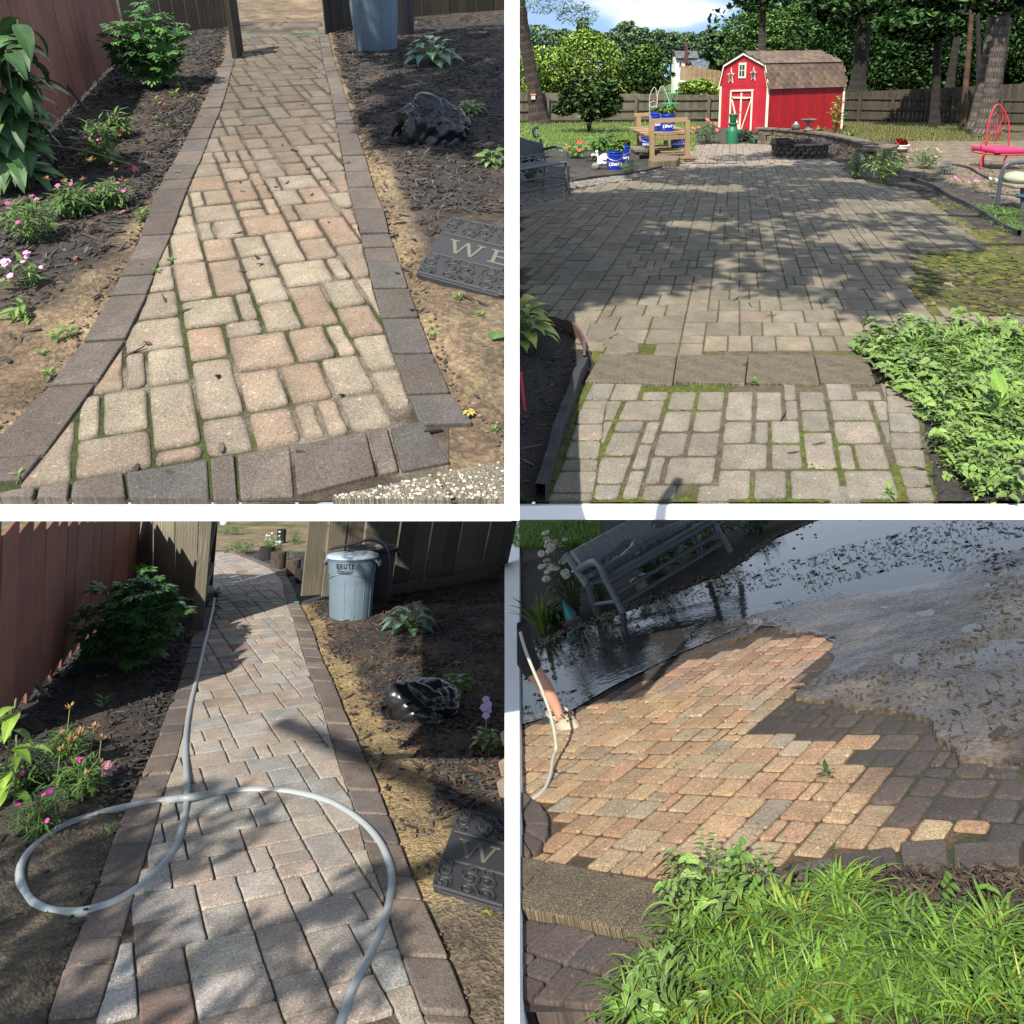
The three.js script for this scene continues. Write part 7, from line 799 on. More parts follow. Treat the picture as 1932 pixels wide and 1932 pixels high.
    part(t, 'rail', box(W, 0.09, 0.05, 0.004, W / 2, legH[0] * 0.97, 0.02), woodNew[2]); part(t, 'rail', box(W, 0.08, 0.05, 0.004, W / 2, yT - 0.07, 0.0), woodNew[0]); part(t, 'rail', box(0.05, 0.08, D, 0.004, W + 0.02, yT - 0.07, -D / 2), woodNew[0]); part(t, 'rail', box(0.05, 0.08, D, 0.004, 0, yT - 0.07, -D / 2), woodNew[0]); part(t, 'rail', box(W * 1.3, 0.06, 0.05, 0.004, W * 0.62, h(570), 0.05), woodNew[1]); part(t, 'rail', box(W, 0.08, 0.05, 0.004, W / 2, legH[1] * 1.02, -D), woodNew[2]);
    bucket(592, 466, 56, 70, 'blue bucket with a leafy plant standing in front on the potting table', "LOWE'S", 0, zF - 0.5, 1.15); bucket(549, 460, 50, 70, 'blue bucket at the left end of the potting table, wire hoop in it', "LOWE'S", 0, zF - 0.9, 0.5);
    bucket(626, 526, 44, 44, 'blue bucket under the potting table, in front', "LOWE'S", 0, zF - 1.2); bucket(648, 524, 40, 42, 'blue bucket under the potting table, behind the other one', "LOWE'S", 0, zF - 1.9);
    const c = thing(k, 'plant_hoop', 'bent pale wire hoops standing in the bucket on the table', 'plant support', ...[V(k, 545, 400, zF - 0.9)[0], zF - 0.9], { y: V(k, 545, 400, zF - 0.9)[1] }), px = mpp(k, 600, 560), wm = mat([0.55, 0.5, 0.42]), wg = phys([0.02, 0.4, 0.12], { roughness: 0.5 });
    part(c, 'wire', tube([[-20 * px, -20 * px, 0], [-24 * px, 70 * px, 0], [-8 * px, 104 * px, 0], [4 * px, 60 * px, 0], [0, 10 * px, 0]], 0.007, 30, 5), wm); part(c, 'wire', tube([[4 * px, -10 * px, 0], [6 * px, 80 * px, 0], [20 * px, 108 * px, 0], [48 * px, 50 * px, 0], [60 * px, 0, 0]], 0.007, 30, 5), wm); part(c, 'wire', tube([[-26 * px, 45 * px, 0], [-8 * px, 52 * px, 0.05], [0, 36 * px, 0], [-18 * px, 30 * px, 0], [-26 * px, 45 * px, 0]], 0.008, 24, 5), wm);
    const cg = thing(k, 'plant_cage', 'green wire tomato cage on the potting table', 'plant support', ...[V(k, 600, 420, zF - 0.5)[0], zF - 0.5], { y: V(k, 600, 420, zF - 0.5)[1] }); for (const [y, R] of [[62, 30], [98, 26]]) { const g = new THREE.TorusGeometry(R * px, 0.006, 5, 30); g.rotateX(1.5708); g.translate(0, y * px, 0); part(cg, 'ring', g, wg); } for (let i = 0; i < 4; i++) part(cg, 'wire', bar([Math.sin(i * 1.57) * 10 * px, 0, Math.cos(i * 1.57) * 10 * px], [Math.sin(i * 1.57) * 28 * px, 128 * px, Math.cos(i * 1.57) * 28 * px], 0.005, 0.005, 5), wg);
    const pl = thing(k, 'wooden_bench', 'low board bench of raw planks left of the potting table', 'bench', ...G(k, 505, 572)), q = mpp(k, 505, 572); for (let i = 0; i < 3; i++) part(pl, 'plank', box(95 * q, 0.05, 0.28, 0.004, 0, 0.2, 0.1 - 0.32 * i), woodGrey[i + 1]); for (const s of [-1, 1]) part(pl, 'support', box(0.08, 0.18, 0.8, 0.004, s * 36 * q, 0.09, -0.2), woodGrey[0]); }
  { const a = [[520, 590], [566, 582], [640, 588], [630, 606], [540, 612], [516, 604]].map((p) => G(k, ...p)), r = rng(3), g = slab(a, 0.16, 0.16, 0.02, [0.4, 0.32, 0.22], r, { round: 0.06 }); const m = shade(new THREE.Mesh(g, M.aggr)); m.name = 'stone_slab'; m.userData = { label: 'flat tan stone slab at the corner of the patio below the table', category: 'stone' }; place(k, m); }
  { const q = at('fairy_statue', 'white flying fairy garden figure over a ball beside the blue buckets', 'statue', 318, 616), w = mat([0.75, 0.76, 0.76], { roughness: 0.5 }), p = q.px; part(q.t, 'ball', (() => { const g = new THREE.SphereGeometry(17 * p, 18, 14); g.translate(-6 * p, 16 * p, 0); return g; })(), mat([0.45, 0.44, 0.42], { map: T.stone })); const J = (pts) => tube(pts.map(([x, y, z]) => [x * p, y * p, (z || 0) * p]), 4 * p, 16, 7); part(q.t, 'body', merge([J([[-2, 68], [0, 58], [4, 44], [2, 30], [10, 22]]), J([[0, 58], [-16, 62, 4], [-24, 60, 6]]), place3(new THREE.SphereGeometry(6 * p, 12, 10), -3 * p, 73 * p, 0), place3(new THREE.ConeGeometry(11 * p, 26 * p, 10), 4 * p, 40 * p, 0, 0, 0, 0.3)]), w); for (const [s, ry] of [[1, 0.3], [1, -0.5]]) part(q.t, 'wing', place3(leafGeo(40 * p, 26 * p, { n: 6, shape: 'petal', droop: 0.1 }), 2 * p, 52 * p, -2 * p, ry > 0 ? -0.1 : 0.5, 1.4, 1.2), mat([0.75, 0.76, 0.76], { side: THREE.DoubleSide })); }
  // bench at the left edge, cut by the terrace boundary
  const bench = (kk, label, A, B, hs, hb, o) => { /* A, B: front feet, left and right */ const dx = B[0] - A[0], dz = B[1] - A[1], L = Math.hypot(dx, dz), yaw = -Math.atan2(dz, dx), t = thing(kk, 'metal_bench', label, 'bench', A[0], A[1], { ry: yaw, lean: o.lean || 0 }), m = o.m, d = L * 0.38;
    const fr = (x) => part(t, 'side_frame', merge([bar([x, 0, 0.02], [x, hs, 0.0], 0.018), bar([x, 0, -d], [x, hs, -d * 0.86], 0.018), bar([x, hs * 0.98, 0], [x, hs * 0.98, -d * 0.9], 0.02), bar([x, hs, -d * 0.86], [x, hb * 0.92, -d * 1.05], 0.02), tube([[x, hs, 0.0], [x, hs * 1.45, -0.01], [x, hs * 1.52, -d * 0.35], [x, hs * 1.42, -d * 0.9]], 0.022, 20, 8), bar([x, hs * 0.45, 0], [x, hs * 0.45, -d * 0.92], 0.012)]), m); if (o.left !== false) fr(0); fr(L);
    const x0 = o.x0 ?? 0, W = L - x0; part(t, 'seat_frame', merge([bar([x0, hs, 0.01], [L, hs, 0.01], 0.02), bar([x0, hs, -d * 0.86], [L, hs, -d * 0.86], 0.018)]), m);
    const sl = []; const n = 9; for (let i = 0; i < n; i++) sl.push(box(W, 0.008, d * 0.86 / n * 0.55, 0.002, x0 + W / 2, hs + 0.005, -0.04 - i * d * 0.84 / n)); for (let i = 0; i < 26; i++) sl.push(box(W / 26 * 0.4, 0.007, d * 0.86, 0.002, x0 + (i + 0.5) * W / 26, hs + 0.002, -d * 0.43)); part(t, 'seat_mesh', merge(sl), m, { kind: 'stuff' });
    for (const y of [0.28, 0.62]) part(t, 'stretcher', bar([x0, hs * y, 0.01], [L, hs * y, 0.01], 0.011), m);
    const yb = (q) => lerp(hs * 1.25, hb * 1.02, q), zb = (q) => -d * lerp(0.9, 1.05, q); part(t, 'back_rail', merge([bar([x0, yb(0), zb(0)], [L, yb(0), zb(0)], 0.016), bar([x0, yb(0) - hs * 0.1, zb(0)], [L, yb(0) - hs * 0.1, zb(0)], 0.012)]), m);
    if (o.relief) { const g = new THREE.PlaneGeometry(W, 1, 40, 12), p = g.attributes.position, rr = o.relief; for (let i = 0; i < p.count; i++) { const q = p.getY(i) + 0.5, x = p.getX(i) + W / 2, top = rr(x / W), y = lerp(yb(0) + 0.02, yb(0) + 0.02 + (hb - yb(0)) * top, q); p.setXYZ(i, x0 + x, y, zb((y - yb(0)) / (hb - yb(0))) + 0.02 * fbm(x * 14, y * 14, 3, 0, 5)); } g.computeVertexNormals(); const gg = g.clone(); gg.translate(0, 0, -0.018); part(t, 'back_panel', merge([g, gg]), o.pm || m); }
    if (o.extra) o.extra(t, L, d, yb, zb); return t; };
  const gun = phys([0.1, 0.115, 0.125], { roughness: 0.5, metalness: 0.3 }), gunD = phys([0.05, 0.06, 0.068], { roughness: 0.55, metalness: 0.2, side: THREE.DoubleSide, bumpMap: T.barkB, bumpScale: 0.01 });
  { const B = G(k, 196, 702), A = G(k, -13, 738); bench(1, 'grey metal garden bench with crescent moon finial at the left patio edge', A, B, tall(k, 196, 702, 590), tall(k, 150, 690, 478), { m: gun, pm: gunD, left: false, lean: 0.03, relief: (q) => 0.99 - 0.45 * sstep(0.45, 1.0, q), extra: (t, L, d, yb, zb) => { const g = new THREE.TorusGeometry(0.075, 0.018, 8, 26, 4.6); g.rotateZ(0.9); g.translate(L - 0.1, yb(1) + 0.02, zb(1)); part(t, 'moon_finial', g, gun); part(t, 'finial_ball', new THREE.SphereGeometry(0.022, 12, 10), phys([0.7, 0.72, 0.72], { roughness: 0.2 }), { at: [L - 0.09, yb(1), zb(1) + 0.01] }); } }); }
  // milk can with pot, green pots
  { const q = at('milk_can', 'old green painted milk can by the shed door', 'milk can', 842, 514), R = 23 * q.px, H1 = q.h(430), g = phys([0.02, 0.19, 0.085], { roughness: 0.45, map: T.dust }); part(q.t, 'body', lathe([[0, 0], [R, 0], [R, H1 * 0.06], [R * 0.97, H1 * 0.08], [R, H1 * 0.1], [R, H1 * 0.55], [R * 0.9, H1 * 0.7], [R * 0.62, H1 * 0.8], [R * 0.6, H1 * 0.9], [R * 0.8, H1 * 0.93], [R * 0.84, H1 * 0.97], [R * 0.8, H1], [0, H1]], 32), g); for (const s of [-1, 1]) { const h = new THREE.TorusGeometry(R * 0.2, R * 0.06, 6, 14); h.rotateY(0.5); h.translate(s * R * 0.95, H1 * 0.62, R * 0.3); part(q.t, 'handle', h, g); } const p2 = thing(k, 'flower_pot', 'green flower pot standing on the milk can', 'pot', q.x, q.z, { y: H1, lean: LEAN }); part(p2, 'pot', lathe([[0, 0], [R * 0.5, 0], [R * 0.66, R * 1.2], [R * 0.76, R * 1.22], [R * 0.78, R * 1.5], [R * 0.66, R * 1.5], [R * 0.6, R * 1.2]], 26), g); }
  { const q = at('flower_pot', 'green square pot with pale flowers at the left end of the stone wall', 'pot', 926, 514), R = 16 * q.px; part(q.t, 'pot', lathe([[0, 0], [R * 0.85, 0], [R, R * 1.7], [R * 1.08, R * 1.75], [R * 1.08, R * 2.0], [R * 0.9, R * 2]], 4), phys([0.02, 0.18, 0.085], { roughness: 0.5 })); part(q.t, 'plant', crown([[0, R * 2.3, 0, R * 1.1, R * 0.6, R, 140]], R * 0.3, 4, [[0.1, 0.2, 0.03], [0.5, 0.3, 0.3], [0.15, 0.26, 0.05]]), crownM); }
  // curved retaining wall of blocks
  { const line = [[940, 516], [1010, 520], [1090, 528], [1170, 540], [1240, 556], [1300, 572], [1350, 592], [1385, 606], [1440, 585], [1480, 560]].map((p) => { const q = G(k, ...p); return new THREE.Vector3(q[0], 0, q[1]); }), c = new THREE.CatmullRomCurve3(line), L = c.getLength(), H0 = tall(k, 945, 516, 448), t = thing(k, 'retaining_wall', 'low curved retaining wall of tan split stone blocks with caps', 'wall', line[0].x, line[0].z), r = rng(381), cols = [[0.3, 0.24, 0.18], [0.26, 0.21, 0.165], [0.34, 0.27, 0.2]].map((q) => mat(q, { map: rep(T.stone, 3, 3), bumpMap: rep(T.stoneB, 3, 3), bumpScale: 0.02 }));
    const row = (y, h, len, dep, off, name, z0, hf) => { let s = -off; while (s < L) { const l = len * (0.9 + 0.25 * r()), a = clamp((s + l / 2) / L), p = c.getPointAt(a), tg = c.getTangentAt(a), hh = hf ? hf(a) : 1; const m = part(t, name, shiftUV(box(l - 0.012, h, dep, 0.012, 0, 0, 0), r() * 3, r() * 3), pick(r, cols), { at: [p.x - line[0].x, (y + h / 2) * hh, p.z - line[0].z] }); m.rotation.set((r() - 0.5) * 0.03, -Math.atan2(tg.z, tg.x), 0); m.translateZ(z0 - dep / 2 + (r() - 0.5) * 0.015); s += l; } };
    const hf = (a) => 1 - 0.45 * sstep(0.45, 1, a); for (let i = 0; i < 3; i++) row(i * H0 * 0.29, H0 * 0.285, 0.42, 0.22, (i % 2) * 0.2, 'stone_block', 0, hf); row(H0 * 0.87, H0 * 0.13, 0.5, 0.3, 0.1, 'cap_stone', 0.04, hf);
    const on = (a) => { const p = c.getPointAt(a); return [p.x, p.z, H0 * hf(a)]; };
    { const q = on(0.2), t2 = thing(k, 'bird_bath', 'grey stone bird bath on the curved wall', 'bird bath', q[0], q[1] - 0.15, { y: q[2], lean: LEAN }), p = mpp(k, 1120, 530), R = 30 * p; part(t2, 'bowl', lathe([[0, R * 1.15], [R * 0.3, R * 1.1], [R * 0.9, R * 1.38], [R, R * 1.46], [R * 0.94, R * 1.48], [R * 0.6, R * 1.32], [0, R * 1.25]], 30), mat([0.4, 0.37, 0.33], { map: T.stone })); part(t2, 'pedestal', lathe([[0, 0], [R * 0.52, 0], [R * 0.5, R * 0.2], [R * 0.3, R * 0.3], [R * 0.22, R * 0.8], [R * 0.34, R * 1.14], [0, R * 1.14]], 24), mat([0.4, 0.37, 0.33], { map: T.stone })); part(t2, 'spout', lathe([[0, R * 1.3], [R * 0.07, R * 1.3], [R * 0.05, R * 1.7], [0, R * 1.72]], 8), mat([0.08, 0.06, 0.05])); }
    { const q = on(0.14), t2 = thing(k, 'stone_pot', 'round grey pot with a teal lid on the curved wall', 'pot', q[0], q[1] - 0.12, { y: q[2], lean: LEAN }), R = 17 * mpp(k, 1080, 525); part(t2, 'pot', lathe([[0, 0], [R * 0.9, 0], [R, R * 0.5], [R * 0.95, R], [R * 0.7, R * 1.05], [0, R]], 24), mat([0.22, 0.2, 0.17], { map: T.stone })); part(t2, 'lid', lathe([[R * 0.5, R * 1.05], [R * 0.62, R * 1.15], [R * 0.5, R * 1.35], [R * 0.25, R * 1.45], [R * 0.3, R * 1.75], [0, R * 1.8]], 18), mat([0.2, 0.32, 0.28])); } }
  // fire pit ring
  { const [x, z] = G(k, 1105, 563), p = mpp(k, 1105, 563), R = 93 * p, H0 = tall(k, 1105, 580, 521), t = thing(k, 'fire_pit', 'round fire pit of brown stone blocks with a grey cap', 'fire pit', x, z, { lean: 0.03 }), r = rng(382), n = 22, ms = [[0.26, 0.19, 0.14], [0.3, 0.22, 0.16], [0.16, 0.125, 0.1], [0.36, 0.25, 0.16]].map((c) => mat(c, { map: rep(T.stone, 3, 3), bumpMap: rep(T.stoneB, 3, 3), bumpScale: 0.02 })), g = box(2 * R * Math.sin(Math.PI / n) - 0.008, H0 * 0.29, 0.16, 0.014);
    for (let j = 0; j < 3; j++) for (let i = 0; i < n; i++) { const a = (i + (j % 2) * 0.5) / n * 6.283; part(t, 'stone_block', g, pick(r, ms), { at: [Math.sin(a) * R * 0.97, H0 * (0.145 + 0.29 * j), Math.cos(a) * R * 0.97], rot: [0, a, 0] }); } const cg = box(2 * R * Math.sin(Math.PI / 16) * 1.0, H0 * 0.13, 0.3, 0.012); for (let i = 0; i < 16; i++) { const a = i / 16 * 6.283; part(t, 'cap_stone', cg, mat([0.2, 0.195, 0.185], { map: rep(T.stone, 2, 2) }), { at: [Math.sin(a) * R * 0.93, H0 * 0.94, Math.cos(a) * R * 0.93], rot: [0, a, 0] }); } part(t, 'ash_bed', lathe([[0, H0 * 0.6], [R * 0.85, H0 * 0.6], [R * 0.9, H0 * 0.58]], 24), mat([0.05, 0.045, 0.04]));
    const lg = (u, v, u2, v2, w, lab) => { const a = V(k, u, v, z + 0.1), b = V(k, u2, v2, z - 0.1), m = single(k, 'log', trunkGeo([[0, 0, 0], [(b[0] - a[0]) / 2, (b[1] - a[1]) / 2 + 0.01, -0.1], [b[0] - a[0], b[1] - a[1], -0.2]], w, w * 0.85, u, 1), mat([0.4, 0.31, 0.22], { map: rep(T.bark, 2, 1) }), lab, 'log', { x: a[0], y: a[1], z: z + 0.1, group: 'firewood on the fire pit' }); return m; };
    lg(1068, 507, 1140, 494, 0.035, 'longest pale log lying across the fire pit'); lg(1090, 512, 1168, 510, 0.04, 'front log lying level on the fire pit cap'); lg(1062, 500, 1115, 498, 0.03, 'thin log at the back of the fire pit'); lg(1100, 505, 1152, 497, 0.035, 'upper log of the firewood, right of the middle'); lg(1098, 492, 1088, 482, 0.012, 'short stick jutting up from the firewood');
    { const b = V(k, 1037, 512, z + 0.2), t2 = thing(k, 'black_tray', 'black plastic tray on the left side of the fire pit cap', 'tray', b[0], z + 0.25, { y: H0, ry: -0.1, lean: 0.03 }), w = 66 * p, m = phys([0.01, 0.01, 0.012], { roughness: 0.4 }); part(t2, 'base', box(w * 0.92, 0.012, 0.5, 0.003, 0, 0.006, 0), m); for (const s of [-1, 1]) { part(t2, 'side', box(w, 0.1, 0.02, 0.004, 0, 0.05, s * 0.26), m); part(t2, 'side', box(0.02, 0.1, 0.52, 0.004, s * w / 2, 0.05, 0), m); } } }
  // right-hand beds
  bushy(k, 1330, 650, { seed: 391, wpx: 130, hpx: 120, n: 190, leaf: 30, wid: 0.3, mat: 'weed', name: 'milkweed', cat: 'plant', label: 'fresh green leafy stems at the left of the right bed, pinwheels in them' });
  bushy(k, 1430, 668, { seed: 392, wpx: 150, hpx: 150, n: 220, leaf: 30, wid: 0.3, mat: 'fresh', name: 'milkweed', cat: 'plant', label: 'taller fresh green leafy stems in front of the flower pot' });
  bushy(k, 1490, 640, { seed: 393, wpx: 90, hpx: 110, n: 120, leaf: 26, wid: 0.3, mat: 'hosta', name: 'milkweed', cat: 'plant', label: 'leafy stems right beside the white flower pot' });
  bushy(k, 1590, 612, { seed: 394, wpx: 150, hpx: 90, n: 420, leaf: 16, wid: 0.35, mat: 'hosta', massed: true, name: 'low_shrub', label: 'rounded green shrub with pinkish sprays on the right bed', flowers: [14, [0.5, 0.25, 0.2], 8] });
  bushy(k, 1668, 634, { seed: 395, wpx: 105, hpx: 58, n: 700, leaf: 17, wid: 0.13, mat: 'silver', massed: true, name: 'silver_plant', cat: 'plant', label: 'silvery grey mound on the right bed' });
  [[1712, 680, 'left of three small dianthus with pink flowers on the right bed'], [1785, 690, 'middle of three small dianthus with pink flowers on the right bed'], [1850, 684, 'dianthus with pale flower next to the armchair on the right bed']].forEach(([u, v, l], i) => bushy(k, u, v, { seed: 396 + i, wpx: 50, hpx: 40, n: 60, leaf: 18, wid: 0.12, mat: 'weed', massed: true, stems: 7, name: 'dianthus', cat: 'flower', label: l, flowers: [5, i === 2 ? [0.7, 0.5, 0.6] : [0.6, 0.15, 0.35], 12] }));
  bushy(k, 1245, 470, { seed: 399, wpx: 80, hpx: 160, n: 150, leaf: 22, wid: 0.35, mat: 'fresh', massed: true, stems: 8, name: 'tall_shrub', label: 'tall thin leafy shrub against the far shed corner' });
  spray(k, 1180, 470, { seed: 400, wpx: 90, hpx: 50, n: 26, mat: 'hosta', bl: 7, label: 'iris blades behind the curved wall below the shed', name: 'iris' }); spray(k, 1300, 492, { seed: 401, wpx: 60, hpx: 70, n: 22, mat: 'hosta', bl: 7, label: 'iris blades at the far end of the shed wall', name: 'iris' }); spray(k, 960, 455, { seed: 402, wpx: 40, hpx: 28, n: 14, mat: 'hosta', bl: 5, label: 'few iris blades at the front shed corner', name: 'iris' }); spray(k, 1490, 520, { seed: 403, wpx: 100, hpx: 52, n: 9, mat: 'dark', bl: 12, fan: 1.4, label: 'dark strap leaves around the white flower pot', name: 'strap_plant' });
  { const q = at('flower_pot', 'white and brown glazed pot of red and orange flowers', 'pot', 1498, 548), R = 31 * q.px; part(q.t, 'pot', lathe([[0, 0], [R * 0.72, 0], [R * 0.92, R * 0.6]], 28), phys([0.2, 0.1, 0.05], { roughness: 0.3 })); part(q.t, 'rim', lathe([[R * 0.92, R * 0.6], [R * 0.98, R * 0.9], [R * 1.06, R * 0.95], [R * 1.06, R * 1.06], [R * 0.92, R * 1.06], [R * 0.9, R * 0.9], [0, R * 0.9]], 28), phys([0.75, 0.74, 0.68], { roughness: 0.25 })); part(q.t, 'flowers', crown([[0, R * 1.4, 0, R * 0.8, R * 0.45, R * 0.6, 300]], R * 0.15, 6, [[0.7, 0.02, 0.02], [0.75, 0.12, 0.02], [0.6, 0.02, 0.12], [0.1, 0.22, 0.04]], { gap: 0.1, slim: 0.8 }), crownM); }
  for (const [u, v, vt, l] of [[1340, 640, 570, 'white round pinwheel on a stick among the fresh stems'], [1395, 645, 602, 'small white pinwheel between the two leafy clumps']]) { const q = at('pinwheel', l, 'pinwheel', u, v), h = q.h(vt), w = mat([0.82, 0.82, 0.82], { side: THREE.DoubleSide }); part(q.t, 'stick', bar([0, 0, 0], [0, h, 0], 0.006, 0.006, 6), w); for (let i = 0; i < 8; i++) part(q.t, 'vane', place3(leafGeo(11 * q.px, 7 * q.px, { n: 2, shape: 'ovate', droop: 0.1 }), 0, 0, 0, 0, 0, 0), w, { at: [0, h, 0.01], rot: [-1.57, 0, 0] }).rotation.set(-1.5708, i * 0.785, 0.4, 'ZXY'); part(q.t, 'hoop', (() => { const g = new THREE.TorusGeometry(12 * q.px, 0.006, 5, 24); g.translate(0, h, 0); return g; })(), w); }
  // red wire chair, armchair and pole
  { const q = at('wire_chair', 'red wire garden chair with magenta cushion at the right edge', 'chair', 1860, 612), p = q.px * 1.0, m = phys([0.4, 0.02, 0.03], { roughness: 0.4 }), y = q.h(548), X = (u) => (u - 1860) * p; const t = q.t; for (const [u, du, z] of [[1800, 0, 0.1], [1872, 10, 0.25], [1960, 0, 0.2], [1880, 0, -0.5]]) part(t, 'leg', tube([[X(u + 6), y, z], [X(u - 4), y * 0.6, z], [X(u - 4 + du * 0), 0, z + 0.05]], 0.016, 10, 6), m); part(t, 'seat_frame', tube([[X(1812), y, 0.15], [X(1890), y, 0.35], [X(1990), y, 0.2], [X(1960), y, -0.6], [X(1840), y, -0.6]], 0.016, 40, 6, true), m); part(t, 'cushion', box(135 * p, 0.09, 0.85, 0.035, X(1890), y + 0.06, -0.1), mat([0.38, 0.02, 0.09], { roughness: 0.9 })); const bk = []; for (let i = 0; i < 7; i++) { const a = i * 0.9; bk.push(tube([[X(1930), y + 0.35, -0.6], [X(1930) + Math.cos(a) * 30 * p, y + 0.45 + Math.sin(a) * 0.3, -0.62], [X(1930) + Math.cos(a + 0.6) * 34 * p, y + 0.45 + Math.sin(a + 0.6) * 0.34, -0.6]], 0.009, 10, 5)); } bk.push(tube([[X(1893), y, -0.6], [X(1900), y + 0.6, -0.66], [X(1930), y + 0.9, -0.7], [X(1975), y + 0.6, -0.66], [X(1985), y, -0.6]], 0.016, 30, 6)); part(t, 'backrest', merge(bk), m); part(t, 'armrest', tube([[X(1825), y, -0.1], [X(1822), y + 0.14, -0.15], [X(1850), y + 0.17, -0.4], [X(1900), y + 0.15, -0.6]], 0.014, 16, 6), m); }
  { const q = at('garden_armchair', 'dark metal armchair with a pale green cushion cut off at the right edge', 'chair', 1905, 770), p = q.px, m = phys([0.05, 0.06, 0.075], { roughness: 0.4 }), X = (u) => (u - 1905) * p, y = q.h(668), ya = q.h(590); part(q.t, 'arm', tube([[X(1876), 0, 0], [X(1876), ya * 0.75, 0], [X(1888), ya * 0.97, 0], [X(1920), ya * 1.02, 0], [X(1990), ya, -0.1]], 0.026, 30, 10), m); part(q.t, 'front_leg', bar([X(1930), 0, 0.25], [X(1925), y, 0.2], 0.026, 0.026, 10), m); part(q.t, 'seat', box(110 * p, 0.05, 0.5, 0.02, X(1935), y, 0.05), mat([0.28, 0.25, 0.2], { map: T.dust })); part(q.t, 'seat_rail', bar([X(1895), y - 0.12, 0.27], [X(1990), y - 0.16, 0.27], 0.03, 0.03, 8), phys([0.04, 0.07, 0.13], { roughness: 0.4 })); part(q.t, 'cushion', (() => { const g = new THREE.SphereGeometry(1, 24, 16), a = g.attributes.position; for (let i = 0; i < a.count; i++) { const s = 1 + 0.1 * n3(a.getX(i) * 2, a.getY(i) * 2, a.getZ(i) * 2, 4); a.setXYZ(i, a.getX(i) * 46 * p * s, a.getY(i) * 24 * p * s, a.getZ(i) * 0.2 * s); } g.computeVertexNormals(); g.translate(X(1930), y + 24 * p, 0.05); return g; })(), mat([0.42, 0.45, 0.32], { map: T.dust, roughness: 1 })); }
  { const a = G(k, 36, 1562); single(k, 'red_rod', (() => { const b = V(k, 18, 1400, a[1] - 0.08); return merge([bar([0, 0, 0], [b[0] - a[0], b[1], -0.08], 0.009, 0.008, 8), place3(new THREE.SphereGeometry(0.014, 10, 8), 0, 0.01, 0)]); })(), phys([0.5, 0.02, 0.03], { roughness: 0.4 }), 'thin red metal rod on the bark mulch at the left edge below the hosta', 'rod', { x: a[0], z: a[1] }); }
  // edging strips
  const strip = (name, label, pts, h, m, d = 0.012) => { const c = new THREE.CatmullRomCurve3(pts.map((p) => { const q = G(k, ...p); return new THREE.Vector3(q[0], 0, q[1]); })), sh = new THREE.Shape([new THREE.Vector2(0, -d), new THREE.Vector2(h, -d), new THREE.Vector2(h, d), new THREE.Vector2(0, d)]); const n = pts.length * 10, pos = [], idx = []; for (let i = 0; i <= n; i++) { const p = c.getPointAt(i / n), t = c.getTangentAt(i / n), nx = -t.z, nz = t.x, hh = h * (0.9 + 0.2 * vn(i * 0.3, 4, 0, 9)); for (const [a, y] of [[-d, -0.02], [-d, hh], [d, hh], [d, -0.02]]) pos.push(p.x + nx * a, y, p.z + nz * a); if (i < n) for (let j = 0; j < 4; j++) { const a = i * 4 + j, b = i * 4 + (j + 1) % 4; idx.push(a, b, a + 4, b, b + 4, a + 4); } } void sh; const g = new THREE.BufferGeometry(); g.setAttribute('position', new THREE.Float32BufferAttribute(pos, 3)); g.setIndex(idx); const gg = g.toNonIndexed(); gg.computeVertexNormals(); return single(k, name, gg, m, label, 'edging'); };
  const eb = mat([0.022, 0.022, 0.024], { roughness: 0.75, side: THREE.DoubleSide });
  strip('garden_edging', 'thick black edging beside the near bark mulch at lower left', [[268, 1400], [240, 1460], [205, 1560], [170, 1650], [150, 1730], [125, 1820], [95, 1916]], 0.1, eb, 0.022); strip('garden_edging', 'rusty steel edging curving around the hosta bed', [[125, 1228], [180, 1240], [230, 1265], [262, 1310], [266, 1390]], 0.09, mat([0.09, 0.05, 0.04], { roughness: 0.9, side: THREE.DoubleSide }), 0.008); strip('garden_edging', 'thin black edging between left bed and gravel strip', [[220, 665], [300, 652], [400, 640], [470, 632], [540, 616], [600, 604]], 0.06, eb); strip('garden_edging', 'black edging along the right bed beside the mossy strip', [[1540, 660], [1620, 690], [1700, 735], [1790, 780], [1860, 828], [1960, 880]], 0.09, eb, 0.02); strip('garden_edging', 'black edging at the back of the right bed by the bare soil', [[1690, 598], [1760, 612], [1810, 640], [1870, 668]], 0.06, eb);
  { const a = [[160, 1232], [300, 1218], [410, 1262], [478, 1300], [486, 1336], [380, 1342]].map((p) => G(k, ...p)); const cp = new THREE.Group(); cp.name = numbered('corner_paving'); cp.userData = { kind: 'structure', label: 'cut corner pavers between rusty edging and patio' }; place(k, cp); const r = rng(7); const tri = [[[165, 1236], [290, 1222], [270, 1290], [240, 1264]], [[296, 1222], [405, 1262], [320, 1300], [276, 1288]], [[410, 1266], [476, 1304], [482, 1336], [390, 1340], [330, 1304]]]; for (const q of tri) part(cp, 'paver', slab(q.map((p) => G(k, ...p)), 0.028, 0.05, 0.006, mul([0.27, 0.23, 0.18], 0.85 + 0.3 * r()), r, { round: 0.02 }), M.paver); void a; }
  // near hosta and ground cover on the right
  hosta(k, 20, 1310, { seed: 411, wpx: 300, hpx: 180, n: 36, mat: 'hostaLime', label: 'lime green hosta with pale leaf edges at the left edge of the patio' });
  groundcover(k, [[1320, 1330], [1440, 1250], [1640, 1270], [1960, 1225], [1990, 1912], [1790, 1916], [1660, 1800], [1580, 1560], [1480, 1480], [1400, 1400]], 420, [1300, 1230, 1960, 1912], 'variegated_vine', 'variegated trailing vine spilling over the step at the lower right of the patio', { vary: true, n: 1150, L: 66, h: 0.13, flowers: false });
